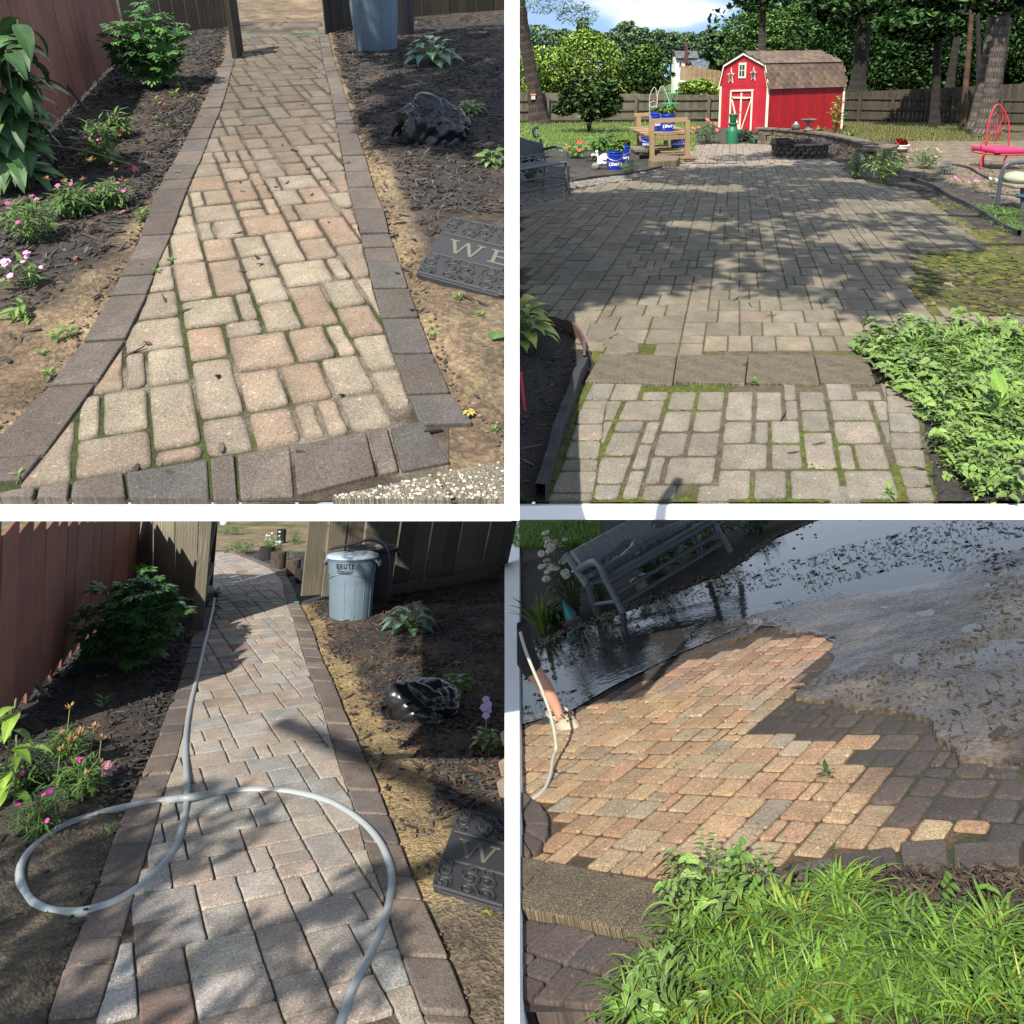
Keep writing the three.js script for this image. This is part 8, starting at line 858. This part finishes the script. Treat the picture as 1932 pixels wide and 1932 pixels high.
  grasses(k, [[1500, 1360], [1640, 1300], [1960, 1260], [1960, 1640], [1800, 1500], [1650, 1420]], 421, [1480, 1250, 1960, 1700], 'grass_clump_field', 'bright strap leaved grass rising through the vine at the lower right of the patio', 520, 190, LM.fresh);
  grasses(k, [[1790, 770], [1960, 770], [1960, 880], [1880, 850]], 422, [1780, 760, 1960, 880], 'weedy_grass_field', 'green weedy grass by the armchair legs', 260, 60, LM.weed);
  seedling(k, 1870, 1640, 300, 423, 'broad pale green weed standing above the vine at lower right', 'fresh'); seedling(k, 1205, 1140, 40, 424, 'small weed in a patio joint near the middle', 'weed'); seedling(k, 560, 1046, 34, 425, 'small dark weed in a patio joint at left', 'dark'); seedling(k, 930, 1460, 60, 426, 'weed growing at the lower edge of the concrete step', 'weed'); seedling(k, 895, 1395, 40, 427, 'tiny weed between two step slabs', 'dark'); seedling(k, 1450, 1900, 90, 428, 'leafy weed at the lower right edge of the mossy path', 'fresh');
  { const r = rng(430), gg = merge([...Array(3)].map((_, i) => place3(leafGeo(0.05, 0.006, { n: 3, shape: 'strap', droop: 0.4 }), 0, 0, 0, -1.2, i * 2.1, 0))); scatter(k, 'lawn_grass', 'short sunny grass of the lawn', 'grass', gg, leafMat([1, 1, 1], { map: null }), 9000, [[-8, 420], [1500, 420], [1900, 520], [-8, 545]], 431, (u, v) => u > -6 && ((u < 700 && v > 420 && v < 545) || (u > 1250 && u < 1900 && v > 430 && v < 505)), (d, q, u) => { const s = 1.5 + 1.5 * q(); d.scale.set(s, s, s); d.rotation.y = q() * 6; return u > 1200 ? mul([0.16, 0.17, 0.035], 0.6 + 0.7 * q()) : mul([0.17, 0.27, 0.04], 0.6 + 0.8 * q()); }); void r; }
  scatter(k, 'moss_mat', 'yellow green moss patches on the right of the patio', 'moss', pebGeo, mat([1, 1, 1], { map: rep(T.grass, 6, 6), roughness: 1 }), 5200, [[1490, 690], [1960, 690], [1960, 1240], [1490, 1240]], 432, (u, v, r, x, z) => { const q = fbm(x * 2.2, z * 2.2, 4, 0, 68); return (u > 1540 && v > 930 && v < 1190 && u > 1480 + (v - 900) * 0.35 && q > 0.4) || (v < 960 && u > 1530 + (v - 690) * 1.3 && u < 1640 + (v - 690) * 1.5 && q > 0.5) || (u > 1840 && v > 930 && v < 1000 && q > 0.35); }, (d, r, u, v) => { const s = 0.012 + 0.02 * r(); d.scale.set(s * 1.3, s * 0.5, s * 1.3); d.rotation.y = r() * 6; d.position.y = 0.02; return v > 1010 && r() < 0.6 ? mul([0.11, 0.095, 0.04], 0.6 + r()) : mul(pick(r, [[0.2, 0.21, 0.02], [0.28, 0.25, 0.03], [0.14, 0.16, 0.025]]), 0.6 + 0.7 * r()); });
  { const r = rng(433); [[858, 1128, 60, 0.9], [1080, 1735, 50, 0.2], [1180, 1700, 60, 0.3], [1245, 1392, 60, 0.1], [1290, 1415, 50, 0.2], [995, 1193, 44, 0.2], [912, 1150, 60, 1.5], [1040, 1590, 120, 1.05], [100, 1790, 80, 0.7], [770, 960, 24, 0.3]].forEach(([u, v, l, a], i) => { const [x, z] = G(k, u, v), q = mpp(k, u, v) * l; single(k, 'twig', place3(chipGeo, 0, 0.03, 0, 0, a, 0, [q, 0.018 + 0.01 * r(), 0.022 + 0.01 * r()]), mat([0.06, 0.05, 0.045]), ['dark stick on the patio above the middle', 'bark chip on the mossy path, left one', 'bark chip on the mossy path, right one', 'bark splinter on the step slab at right, upper', 'bark splinter on the step slab at right, lower', 'short stick on the patio near the step', 'thin upright stick lying on the patio', 'long dry stalk lying on the mossy path', 'large bark piece by the thick black edging', 'small dark leaf bit on the shaded patio'][i], 'stick', { x, z }); }); }
}

// ================================================================ lower-right garden: things
{
  const k = 3, gun = phys([0.24, 0.265, 0.265], { roughness: 0.5, metalness: 0.3 }), gunP = phys([0.42, 0.46, 0.45], { roughness: 0.6, metalness: 0.2, side: THREE.DoubleSide, bumpMap: T.barkB, bumpScale: 0.012 });
  const loft = (pts, n = 18) => { const pos = [], idx = [], c = new THREE.CatmullRomCurve3(pts.map((p) => new THREE.Vector3(p[0], p[1], p[2]))), m = pts.length * 6, cr = new THREE.CatmullRomCurve3(pts.map((p, i) => new THREE.Vector3(i, p[3], p[4] ?? p[3]))); const up = new THREE.Vector3(0, 0, 1), T1 = new THREE.Vector3(), A = new THREE.Vector3(), B = new THREE.Vector3(); for (let i = 0; i <= m; i++) { const t = i / m, p = c.getPoint(t), q = cr.getPoint(t); T1.copy(c.getTangent(t)); A.crossVectors(T1, up).normalize(); B.crossVectors(A, T1).normalize(); for (let j = 0; j < n; j++) { const a = j / n * 6.283; pos.push(p.x + A.x * Math.cos(a) * q.y + B.x * Math.sin(a) * q.z, p.y + A.y * Math.cos(a) * q.y + B.y * Math.sin(a) * q.z, p.z + A.z * Math.cos(a) * q.y + B.z * Math.sin(a) * q.z); } if (i < m) for (let j = 0; j < n; j++) { const a = i * n + j, b = i * n + (j + 1) % n; idx.push(a, a + n, b, b, a + n, b + n); } } const g = new THREE.BufferGeometry(); g.setAttribute('position', new THREE.Float32BufferAttribute(pos, 3)); g.setIndex(idx); g.computeVertexNormals(); return g; };
  const cut = (g, lim = 0.021) => { const P = PL[k], inv = P.m.clone().invert(), a = g.attributes.position, q = new THREE.Vector3(); for (let i = 0; i < a.count; i++) { q.fromBufferAttribute(a, i).applyMatrix4(P.m); if (q.x < lim) q.x = lim; q.applyMatrix4(inv); a.setXYZ(i, q.x, q.y, q.z); } g.computeVertexNormals(); return g; };
  // bench, right feet nearer the top of the picture
  { const A = G(k, 417, 397), B = G(k, 858, 220), hs = mpp(k, 417, 397) * 142;
    bench4(k, A, B, hs, hs * 2.0); }
  function bench4(kk, A, B, hs, hb) {
    const dx = B[0] - A[0], dz = B[1] - A[1], L = Math.hypot(dx, dz), yaw = -Math.atan2(dz, dx), t = thing(kk, 'metal_bench', 'pale grey metal garden bench with a cast tree back beside the wet patio', 'bench', A[0], A[1], { ry: yaw, lean: 0.16 }), d = L * 0.3;
    for (const x of [0, L]) { part(t, 'leg', bar([x, 0, 0.03], [x, hs, 0], 0.022), gun); part(t, 'leg', bar([x, 0, -d * 1.05], [x, hs, -d * 0.86], 0.022), gun); part(t, 'armrest', tube([[x, hs, 0], [x, hs * 1.5, 0.0], [x, hs * 1.58, -d * 0.2], [x, hs * 1.5, -d * 0.9]], 0.028, 20, 8), gun); part(t, 'side_rail', bar([x, hs * 0.45, 0.01], [x, hs * 0.45, -d * 0.95], 0.014), gun); }
    part(t, 'seat_frame', merge([bar([0, hs, 0.01], [L, hs, 0.01], 0.028), bar([0, hs, -d * 0.86], [L, hs, -d * 0.86], 0.02)]), gun);
    const sl = []; for (let i = 0; i < 9; i++) sl.push(box(L, 0.01, d * 0.05, 0.002, L / 2, hs + 0.005, -0.05 - i * d * 0.84 / 9)); for (let i = 0; i < 34; i++) sl.push(box(L / 34 * 0.42, 0.009, d * 0.86, 0.002, (i + 0.5) * L / 34, hs + 0.001, -d * 0.43)); part(t, 'seat_mesh', merge(sl), gun, { kind: 'stuff' });
    for (const y of [0.32, 0.62]) part(t, 'stretcher', bar([0, hs * y, 0.02], [L, hs * y, 0.02], 0.015), gun);
    const z0 = -d * 0.9, yb = hs * 1.2; part(t, 'back_frame', merge([bar([0, hs, z0], [0, hb, z0 - 0.1], 0.026), bar([L, hs, z0], [L, hb, z0 - 0.1], 0.026), box(L, hs * 0.13, 0.03, 0.004, L / 2, yb, z0)]), gunP);
    const sh = new THREE.Shape(); const P = [[0.04, 1.45], [0.1, 1.4], [0.3, 1.5], [0.42, 1.62], [0.5, 1.55], [0.52, 1.42], [0.48, 1.32], [0.38, 1.27], [0.98, 1.27], [0.8, 1.34], [0.7, 1.45], [0.68, 1.65], [0.8, 1.85], [0.98, 1.9], [0.98, 2.0], [0.02, 2.0]].map(([x, y]) => new THREE.Vector2(x * L, y * hs)); sh.setFromPoints(P); const g = new THREE.ExtrudeGeometry(sh, { depth: 0.03, bevelEnabled: true, bevelSize: 0.008, bevelThickness: 0.008, bevelSegments: 1 }); g.translate(0, 0, z0 - 0.05); part(t, 'back_panel', boxUV(g), gunP);
  }
  // plants behind and beside the bench
  bushy(k, 235, 395, { seed: 501, wpx: 230, hpx: 330, n: 300, leaf: 42, wid: 0.22, mat: 'daisy', stems: 26, name: 'daisy_clump', cat: 'flower', lean: 0.05, label: 'tall clump of white daisies left of the bench', flowers: [40, [0.82, 0.8, 0.72], 34], petals: 11, eye: mat([0.6, 0.45, 0.1]) });
  bushy(k, 340, 350, { seed: 502, wpx: 230, hpx: 260, n: 260, leaf: 44, wid: 0.25, mat: 'daisy', stems: 20, name: 'daisy_clump', cat: 'flower', lean: 0.05, label: 'leafy daisy stems directly behind the left end of the bench', flowers: [16, [0.82, 0.8, 0.72], 32], petals: 11 });
  bushy(k, 560, 240, { seed: 503, wpx: 330, hpx: 200, n: 260, leaf: 52, wid: 0.42, mat: 'peony', stems: 20, name: 'leafy_plant', cat: 'plant', lean: 0.2, label: 'glossy green leaves behind and under the bench', shape: 'ovate' });
  bushy(k, 760, 150, { seed: 504, wpx: 300, hpx: 180, n: 240, leaf: 48, wid: 0.42, mat: 'fresh', stems: 18, name: 'leafy_plant', cat: 'plant', lean: 0.2, label: 'glossy green leaves behind the right end of the bench', shape: 'ovate' });
  bushy(k, 950, 70, { seed: 505, wpx: 230, hpx: 110, n: 200, leaf: 34, wid: 0.42, mat: 'peony', stems: 14, massed: true, name: 'leafy_plant', cat: 'plant', lean: 0.2, label: 'leaves at the top edge beyond the bench', shape: 'ovate' });
  spray(k, 112, 470, { seed: 506, wpx: 90, hpx: 230, n: 24, mat: 'iris', bl: 20, fan: 0.2, arch: 0.5, label: 'yellow green iris fan at the left edge beside the gnome', name: 'iris' });
  bushy(k, 170, 440, { seed: 507, wpx: 120, hpx: 120, n: 120, leaf: 44, wid: 0.35, mat: 'daisy', stems: 12, name: 'leafy_plant', cat: 'plant', lean: 0.2, label: 'low dark leaves between iris fan and gnome' });
  { const t = stuff(k, 'lawn_grass', 'bright lawn grass behind the daisies at the top left', 'grass', (() => { const r = rng(508), g = merge([...Array(4)].map((_, i) => place3(leafGeo(0.09, 0.009, { n: 3, shape: 'strap', droop: 0.4 }), 0, 0, 0, -1.2, i * 1.6, 0))), im = new THREE.InstancedMesh(g, leafMat([1, 1, 1], { map: null }), 1500), c = new THREE.Color(); for (let i = 0; i < 1500; i++) { const u = -6 + 330 * r(), v = -10 + 150 * r(), [x, z] = G(k, u, v); DUM.position.set(x, 0.02, z); DUM.rotation.set(0, r() * 6, 0); DUM.scale.setScalar(1 + r()); DUM.updateMatrix(); im.setMatrixAt(i, DUM.matrix); const w = 0.7 + 0.6 * r(); im.setColorAt(i, c.setRGB(0.17 * w, 0.32 * w, 0.03 * w)); } return im; })()); void t; }
  // garden gnome with a sign
  { const [x, z] = G(k, 238, 440), p = mpp(k, 238, 440), t = thing(k, 'garden_gnome', 'small garden gnome with teal pointed hat holding a WELCOME sign by the pebbles', 'gnome', x, z, { lean: 0.22 }); part(t, 'hat', lathe([[24 * p, 46 * p], [25 * p, 52 * p], [19 * p, 66 * p], [12 * p, 86 * p], [5 * p, 106 * p], [0, 118 * p]], 18), phys([0.06, 0.32, 0.3], { roughness: 0.35 })); part(t, 'beard', place3(new THREE.SphereGeometry(18 * p, 14, 12), 0, 36 * p, 6 * p, 0, 0, 0, [1, 1.3, 0.7]), mat([0.72, 0.7, 0.66])); part(t, 'nose', place3(new THREE.SphereGeometry(6 * p, 10, 8), 0, 48 * p, 18 * p), mat([0.68, 0.55, 0.45])); for (const s of [-1, 1]) { part(t, 'boot', place3(new THREE.SphereGeometry(9 * p, 12, 8), s * 12 * p, 7 * p, 8 * p, 0, 0, 0, [1, 0.8, 1.3]), mat([0.65, 0.62, 0.58])); part(t, 'hand', place3(new THREE.SphereGeometry(6 * p, 10, 8), s * 27 * p, 30 * p, 18 * p), mat([0.6, 0.45, 0.38])); } part(t, 'body', lathe([[0, 0], [20 * p, 4 * p], [24 * p, 20 * p], [20 * p, 44 * p], [0, 46 * p]], 16), mat([0.3, 0.32, 0.3])); const sh = new THREE.Shape([[-40, -12], [26, -12], [42, 2], [26, 16], [-40, 16]].map(([a, b]) => new THREE.Vector2(a * p, b * p))); const sg = new THREE.ExtrudeGeometry(sh, { depth: 4 * p, bevelEnabled: false }); const s = part(t, 'sign_board', boxUV(sg), mat([0.38, 0.37, 0.34], { map: rep(T.wood, 4, 4) }), { at: [0, 26 * p, 22 * p] }); part(s, 'lettering', text('WELCOME', 13 * p, 1.5 * p), mat([0.03, 0.03, 0.03]), { at: [-4 * p, 2 * p, 4 * p] }); }
  // white butterfly ornament below the bench
  { const [x, z] = G(k, 505, 300), p = mpp(k, 505, 300), t = thing(k, 'butterfly_ornament', 'white butterfly garden ornament with a lattice foot under the bench', 'ornament', x, z, { lean: 0.2 }), w = mat([0.7, 0.68, 0.62], { side: THREE.DoubleSide }); for (const s of [-1, 1]) { part(t, 'wing', place3(leafGeo(62 * p, 46 * p, { n: 5, shape: 'petal', droop: 0.1 }), 0, 74 * p, 0, -1.0, s * 1.1, 0), w); part(t, 'wing', place3(leafGeo(40 * p, 30 * p, { n: 5, shape: 'petal', droop: 0.1 }), 0, 66 * p, 0, 0.1, s * 1.2, 0), w); } const l = []; for (let i = 0; i < 6; i++) { l.push(box(44 * p, 3 * p, 3 * p, 0.001, 0, (6 + 9 * i) * p, 0), box(3 * p, 54 * p, 3 * p, 0.001, (-20 + 8 * i) * p, 28 * p, 0)); } part(t, 'lattice', merge(l), w); part(t, 'body', bar([0, 50 * p, 2 * p], [0, 84 * p, 2 * p], 4 * p, 3 * p), mat([0.2, 0.18, 0.16])); }
  // the person's leg, shoe, shorts; only this much of the person stands inside the picture
  { const [x, z] = G(k, 185, 836), p = mpp(k, 185, 836), t = new THREE.Group(); t.name = numbered('person'); t.userData = { label: 'person standing at the left edge, bare leg in beige clog and dark shorts', category: 'person' }; place(k, t);
    const skin = phys([0.56, 0.28, 0.19], { roughness: 0.55, map: T.dust, sheen: 0.2 }), at = (u, v, r, rz, dz = 0) => [...V(k, u, v, z + dz), z + dz, r * p, (rz ?? r) * p];
    part(t, 'leg', cut(loft([at(196, 830, 16, 16, 0.02), at(184, 806, 17, 20, 0), at(172, 780, 17.5, 20), at(156, 742, 21, 22), at(132, 700, 27, 29), at(108, 660, 31, 33), at(84, 626, 30, 31), at(62, 598, 30, 32), at(36, 560, 36, 38), at(8, 520, 42, 44)], 22)), skin);
    part(t, 'shorts', cut(loft([at(70, 606, 37, 40), at(66, 600, 40, 43), at(50, 570, 43, 46), at(26, 520, 50, 52), at(6, 470, 56, 58), at(-6, 430, 60, 60)], 22)), mat([0.018, 0.019, 0.022], { roughness: 0.95, side: THREE.DoubleSide, map: T.dust }));
    const bg = mat([0.46, 0.4, 0.28], { roughness: 0.7, map: T.dust }), dir = G(k, 236, 846), hl = G(k, 152, 822), L = Math.hypot(dir[0] - hl[0], dir[1] - hl[1]), yaw = Math.atan2(-(dir[1] - hl[1]), dir[0] - hl[0]);
    const sg = new THREE.SphereGeometry(1, 28, 20), a = sg.attributes.position; for (let i = 0; i < a.count; i++) { let X = a.getX(i), Y = a.getY(i), Z = a.getZ(i); const w = X < 0 ? 0.74 + 0.1 * X : 0.86 - 0.16 * X * X + 0.12 * X; let yy = Math.max(-0.25, Y) ; const hgt = X > 0.05 ? 0.62 - 0.3 * X : 0.5; if (X < 0.25 && Y > 0.5) yy = 0.45 - (Math.hypot(X + 0.3, Z) < 0.75 ? 0.5 : 0); a.setXYZ(i, X * L * 0.6, (yy * hgt + 0.17) * L * 0.52, Z * w * L * 0.3); } sg.computeVertexNormals();
    const shoe = part(t, 'clog', sg, bg, { at: [(dir[0] + hl[0]) / 2, 0, (dir[1] + hl[1]) / 2], rot: [0, yaw, 0] }); part(shoe, 'heel_strap', tube([[0.05 * L, L * 0.26, L * 0.24], [-0.3 * L, L * 0.36, L * 0.2], [-0.56 * L, L * 0.34, 0], [-0.3 * L, L * 0.36, -L * 0.2], [0.05 * L, L * 0.26, -L * 0.24]], L * 0.035, 24, 8), bg); const ho = []; for (let i = 0; i < 9; i++) ho.push(place3(new THREE.CylinderGeometry(L * 0.022, L * 0.022, L * 0.02, 8), L * (0.2 + 0.11 * (i % 3)), L * (0.36 - 0.045 * (i % 3)), L * (-0.1 + 0.1 * Math.floor(i / 3)))); part(shoe, 'vent_hole', merge(ho), mat([0.05, 0.04, 0.03]), { kind: 'stuff' }); }
  // wash hose hanging from the hand down to the ground
  { const z0 = G(k, 154, 985)[1], pt = (u, v, dz = 0) => [...V(k, u, v, z0 + dz), z0 + dz], pts = [pt(16, 452), pt(36, 520), pt(70, 606), pt(106, 690), pt(134, 770), pt(152, 850), pt(157, 910)], g2 = [[152, 965], [134, 1015], [104, 1058], [60, 1092], [14, 1116]].map(([u, v], i) => { const q = G(k, u, v, 0.03); return [q[0], Math.max(0.02, 0.05 - i * 0.02), q[1]]; }); single(k, 'wash_hose', tube([...pts, ...g2], 0.0062, 160, 10), phys([0.33, 0.33, 0.27], { roughness: 0.5 }), 'grey wash hose hanging beside the person and trailing over clean pavers', 'hose'); }
  // grass, vine, weeds
  const BG = [[640, 1580], [780, 1530], [960, 1580], [1120, 1580], [1210, 1560], [1330, 1560], [1520, 1620], [1700, 1640], [1990, 1640], [2000, 2010], [420, 2010], [560, 1800], [660, 1690]];
  grasses(k, BG, 511, [420, 1500, 2000, 2010], 'grass_bed_field', 'mass of long bright strap leaved grass filling the bed at the lower right', 640, 300, [0.2, 0.36, 0.045]);
  grasses(k, [[1240, 1490], [1370, 1490], [1370, 1550], [1240, 1550]], 512, [1240, 1490, 1370, 1550], 'grass_tuft_field', 'taller grass tuft leaning over the dark edging course', 40, 260, [0.24, 0.42, 0.05]);
  groundcover(k, [[590, 1500], [760, 1430], [900, 1440], [1010, 1460], [900, 1640], [700, 1700], [640, 1660]], 513, [590, 1430, 1010, 1700], 'variegated_vine', 'variegated trailing vine at the corner of the lower step', { vary: true, n: 120, L: 100, h: 0.08 });
  groundcover(k, [[400, 1940], [500, 1870], [620, 1780], [700, 1860], [720, 2000], [400, 2000]], 514, [400, 1780, 720, 2000], 'variegated_vine', 'variegated vine leaves at the bottom edge beside the dark landing', { vary: true, n: 60, L: 120, h: 0.07 });
  groundcover(k, [[640, 1520], [2000, 1560], [2000, 2010], [500, 2010]], 515, [500, 1520, 2000, 2010], 'clover_undergrowth', 'small round leaved undergrowth below the long grass', { n: 420, L: 70, h: 0.05, tone: [0.13, 0.27, 0.035] });
  { const [x, z] = G(k, 665, 1660), p = mpp(k, 665, 1660), t = thing(k, 'strap_plant', 'long single arching leaf blades reaching over the concrete step', 'leaf', x, z); leafAt(t, 'leaf', leafGeo(240 * p, 26 * p, { n: 10, shape: 'strap', droop: 1.3, fold: 0.35 }), LMV.iris[1], [0, 0.06, 0], -1.65, -0.9, 0, 1); leafAt(t, 'leaf', leafGeo(150 * p, 22 * p, { n: 8, shape: 'strap', droop: 1.1, fold: 0.35 }), LMV.iris[1], [0.01, 0.06, 0], 1.3, -0.9, 0, 1); }
  [[1230, 1052, 100, 'leafy dark weed in the middle of the washed pavers', 'dark'], [1185, 1270, 50, 'bright grassy weed low on the washed pavers', 'iris'], [1260, 1328, 46, 'small weed by the dark edging course', 'weed'], [690, 930, 40, 'tiny weed right of the person on washed pavers', 'dark'], [680, 882, 36, 'small weed between two orange pavers', 'dark'], [1050, 665, 40, 'weed at the border of washed and dirty pavers', 'dark'], [1830, 1135, 36, 'bright weed among dark dirty pavers at right', 'weed'], [1110, 415, 34, 'tiny weed on bluish pavers near the water', 'weed'], [1855, 900, 60, 'weed on the silt at the right edge', 'weed'], [1050, 1284, 50, 'grass sprig in a joint of the lowest washed pavers', 'weed'], [105, 1492, 30, 'tiny weed on the concrete step slab', 'weed'], [640, 870, 34, 'small dark weed nearest to the person', 'dark']].forEach(([u, v, s, l, m], i) => seedling(k, u, v, s, 520 + i, l, m));
  { const [x, z] = G(k, 1905, 905), q = mpp(k, 1905, 905) * 90; single(k, 'twig', place3(chipGeo, 0, 0.04, 0, 0, 0.3, 0, [q, 0.06, 0.06]), mat([0.02, 0.018, 0.016]), 'black wet piece of bark on the silt at the right edge', 'stick', { x, z }); }
}

// ================================================================ trees standing outside the picture whose shade falls into it
{
  const r = rng(601), DEEPS = [[0.05, 0.12, 0.03], [0.08, 0.16, 0.04]];
  const t = new THREE.Group(); t.name = numbered('shade_tree'); t.userData = { label: 'large tree reaching over the patio, its shade dappling the pavers', category: 'tree' }; t.position.set(8.6, -0.3, -4.2); scene.add(t);
  // blobs over the patio: x, z of the shaded spot on the ground -> the point 7 to 9 m up the sun's ray
  const bl = []; const spot = (u, v, R, n, H = 7) => { const g = G(1, u, v), s = H / SUN.y; bl.push([g[0] + SUN.x * s - 8.6, H + 0.3, g[1] + SUN.z * s + 4.2, R * 1.2, 0.8, R * 1.05, Math.round(n * (R > 0.6 ? 2 : 1))]); };
  [[120, 800, 1.1], [330, 760, 1.2], [560, 740, 1.1], [180, 930, 0.9], [420, 900, 0.95], [100, 1040, 0.7], [330, 1010, 0.75], [520, 1030, 0.55], [760, 760, 1.0], [960, 740, 0.9], [1150, 690, 0.9], [700, 640, 1.1], [950, 630, 1.0], [1200, 620, 0.9], [1020, 850, 0.55], [1100, 960, 0.5], [980, 1040, 0.32], [1230, 1050, 0.5], [1350, 1130, 0.32], [1330, 960, 0.45], [1180, 820, 0.4], [1500, 820, 0.5], [760, 900, 0.5], [1400, 700, 0.8], [1480, 640, 0.7], [620, 980, 0.4], [1640, 900, 0.4], [240, 1090, 0.4], [1500, 1050, 0.3], [860, 570, 0.5], [1120, 555, 0.4], [1250, 590, 0.7], [1080, 560, 0.8]].forEach(([u, v, R], i) => spot(u, v, R * 1.0, Math.round(330 * R * R) + 40, 6.6 + 1.2 * r()));
  part(t, 'crown', crown(bl, 0.13, 602, DEEPS, { gap: 0.2, slim: 0.6 }), crownM);
  part(t, 'trunk', trunkGeo([[0, 0, 0], [0.1, 3, 0.1], [-0.6, 5.6, 0.3], [-2.2, 6.9, 0.6]], 0.32, 0.14, 603, 1.5), barkM); for (const [x, z] of [[-5, 1.5], [-6, -1.5], [-4, -3.5], [-7, 0.5]]) part(t, 'shade_limb', tube([[-1.2, 6.2, 0.4], [x * 0.6, 7.0, z * 0.6], [x, 7.1, z]], 0.06, 14, 6), barkM);
  const t2 = new THREE.Group(); t2.name = numbered('shade_tree'); t2.userData = { label: 'tree beside the washed path whose branches shade the lower left garden', category: 'tree' }; t2.position.set(-5.2, -3.2, 1.2); scene.add(t2);
  const b2 = []; const spot2 = (u, v, R, n, Hh) => { const g = G(2, u, v), q = new THREE.Vector3(g[0], 0, g[1]).applyMatrix4(PL[2].m); while (q.clone().sub(EYEP).dot(camF) > -R - 0.15) q.addScaledVector(SUN, 0.1); void Hh; b2.push([q.x + 5.2, q.y + 3.2, q.z - 1.2, R, 0.2, R, n]); };
  [[480, 1900, 0.3], [1120, 1880, 0.3], [1250, 1620, 0.25], [150, 1600, 0.3], [60, 1800, 0.3], [480, 1350, 0.3], [760, 1250, 0.26], [250, 1250, 0.28], [620, 1180, 0.24]].forEach(([u, v, R]) => spot2(u, v, R, Math.round(900 * R * R) + 24, 5.0));
  { const lim = [[1060, 810], [1350, 930], [1640, 1060], [1990, 1225]].map(([u, v]) => { const g = G(2, u, v), q = new THREE.Vector3(g[0], 0, g[1]).applyMatrix4(PL[2].m); while (q.clone().sub(EYEP).dot(camF) > -0.6) q.addScaledVector(SUN, 0.1); return [q.x + 5.2, q.y + 3.2, q.z - 1.2]; }); part(t2, 'shade_limb', tube(lim, 0.05, 24, 8), barkM); part(t2, 'shade_limb', tube([[1.4, 5.6, 0.2], [(1.4 + lim[3][0]) / 2, (5.6 + lim[3][1]) / 2 + 0.2, (0.2 + lim[3][2]) / 2], lim[3]], 0.05, 12, 8), barkM); }  // first limb is added to cast the long shadow of an unseen pole
  part(t2, 'crown', crown(b2, 0.055, 604, DEEPS, { gap: 0.3, slim: 0.5 }), crownM); part(t2, 'trunk', trunkGeo([[0, 0, 0], [0.1, 2, 0], [0.5, 4.4, 0.1], [1.4, 5.6, 0.2]], 0.18, 0.08, 605, 1.5), barkM);
}

renderer.render(scene, camera);
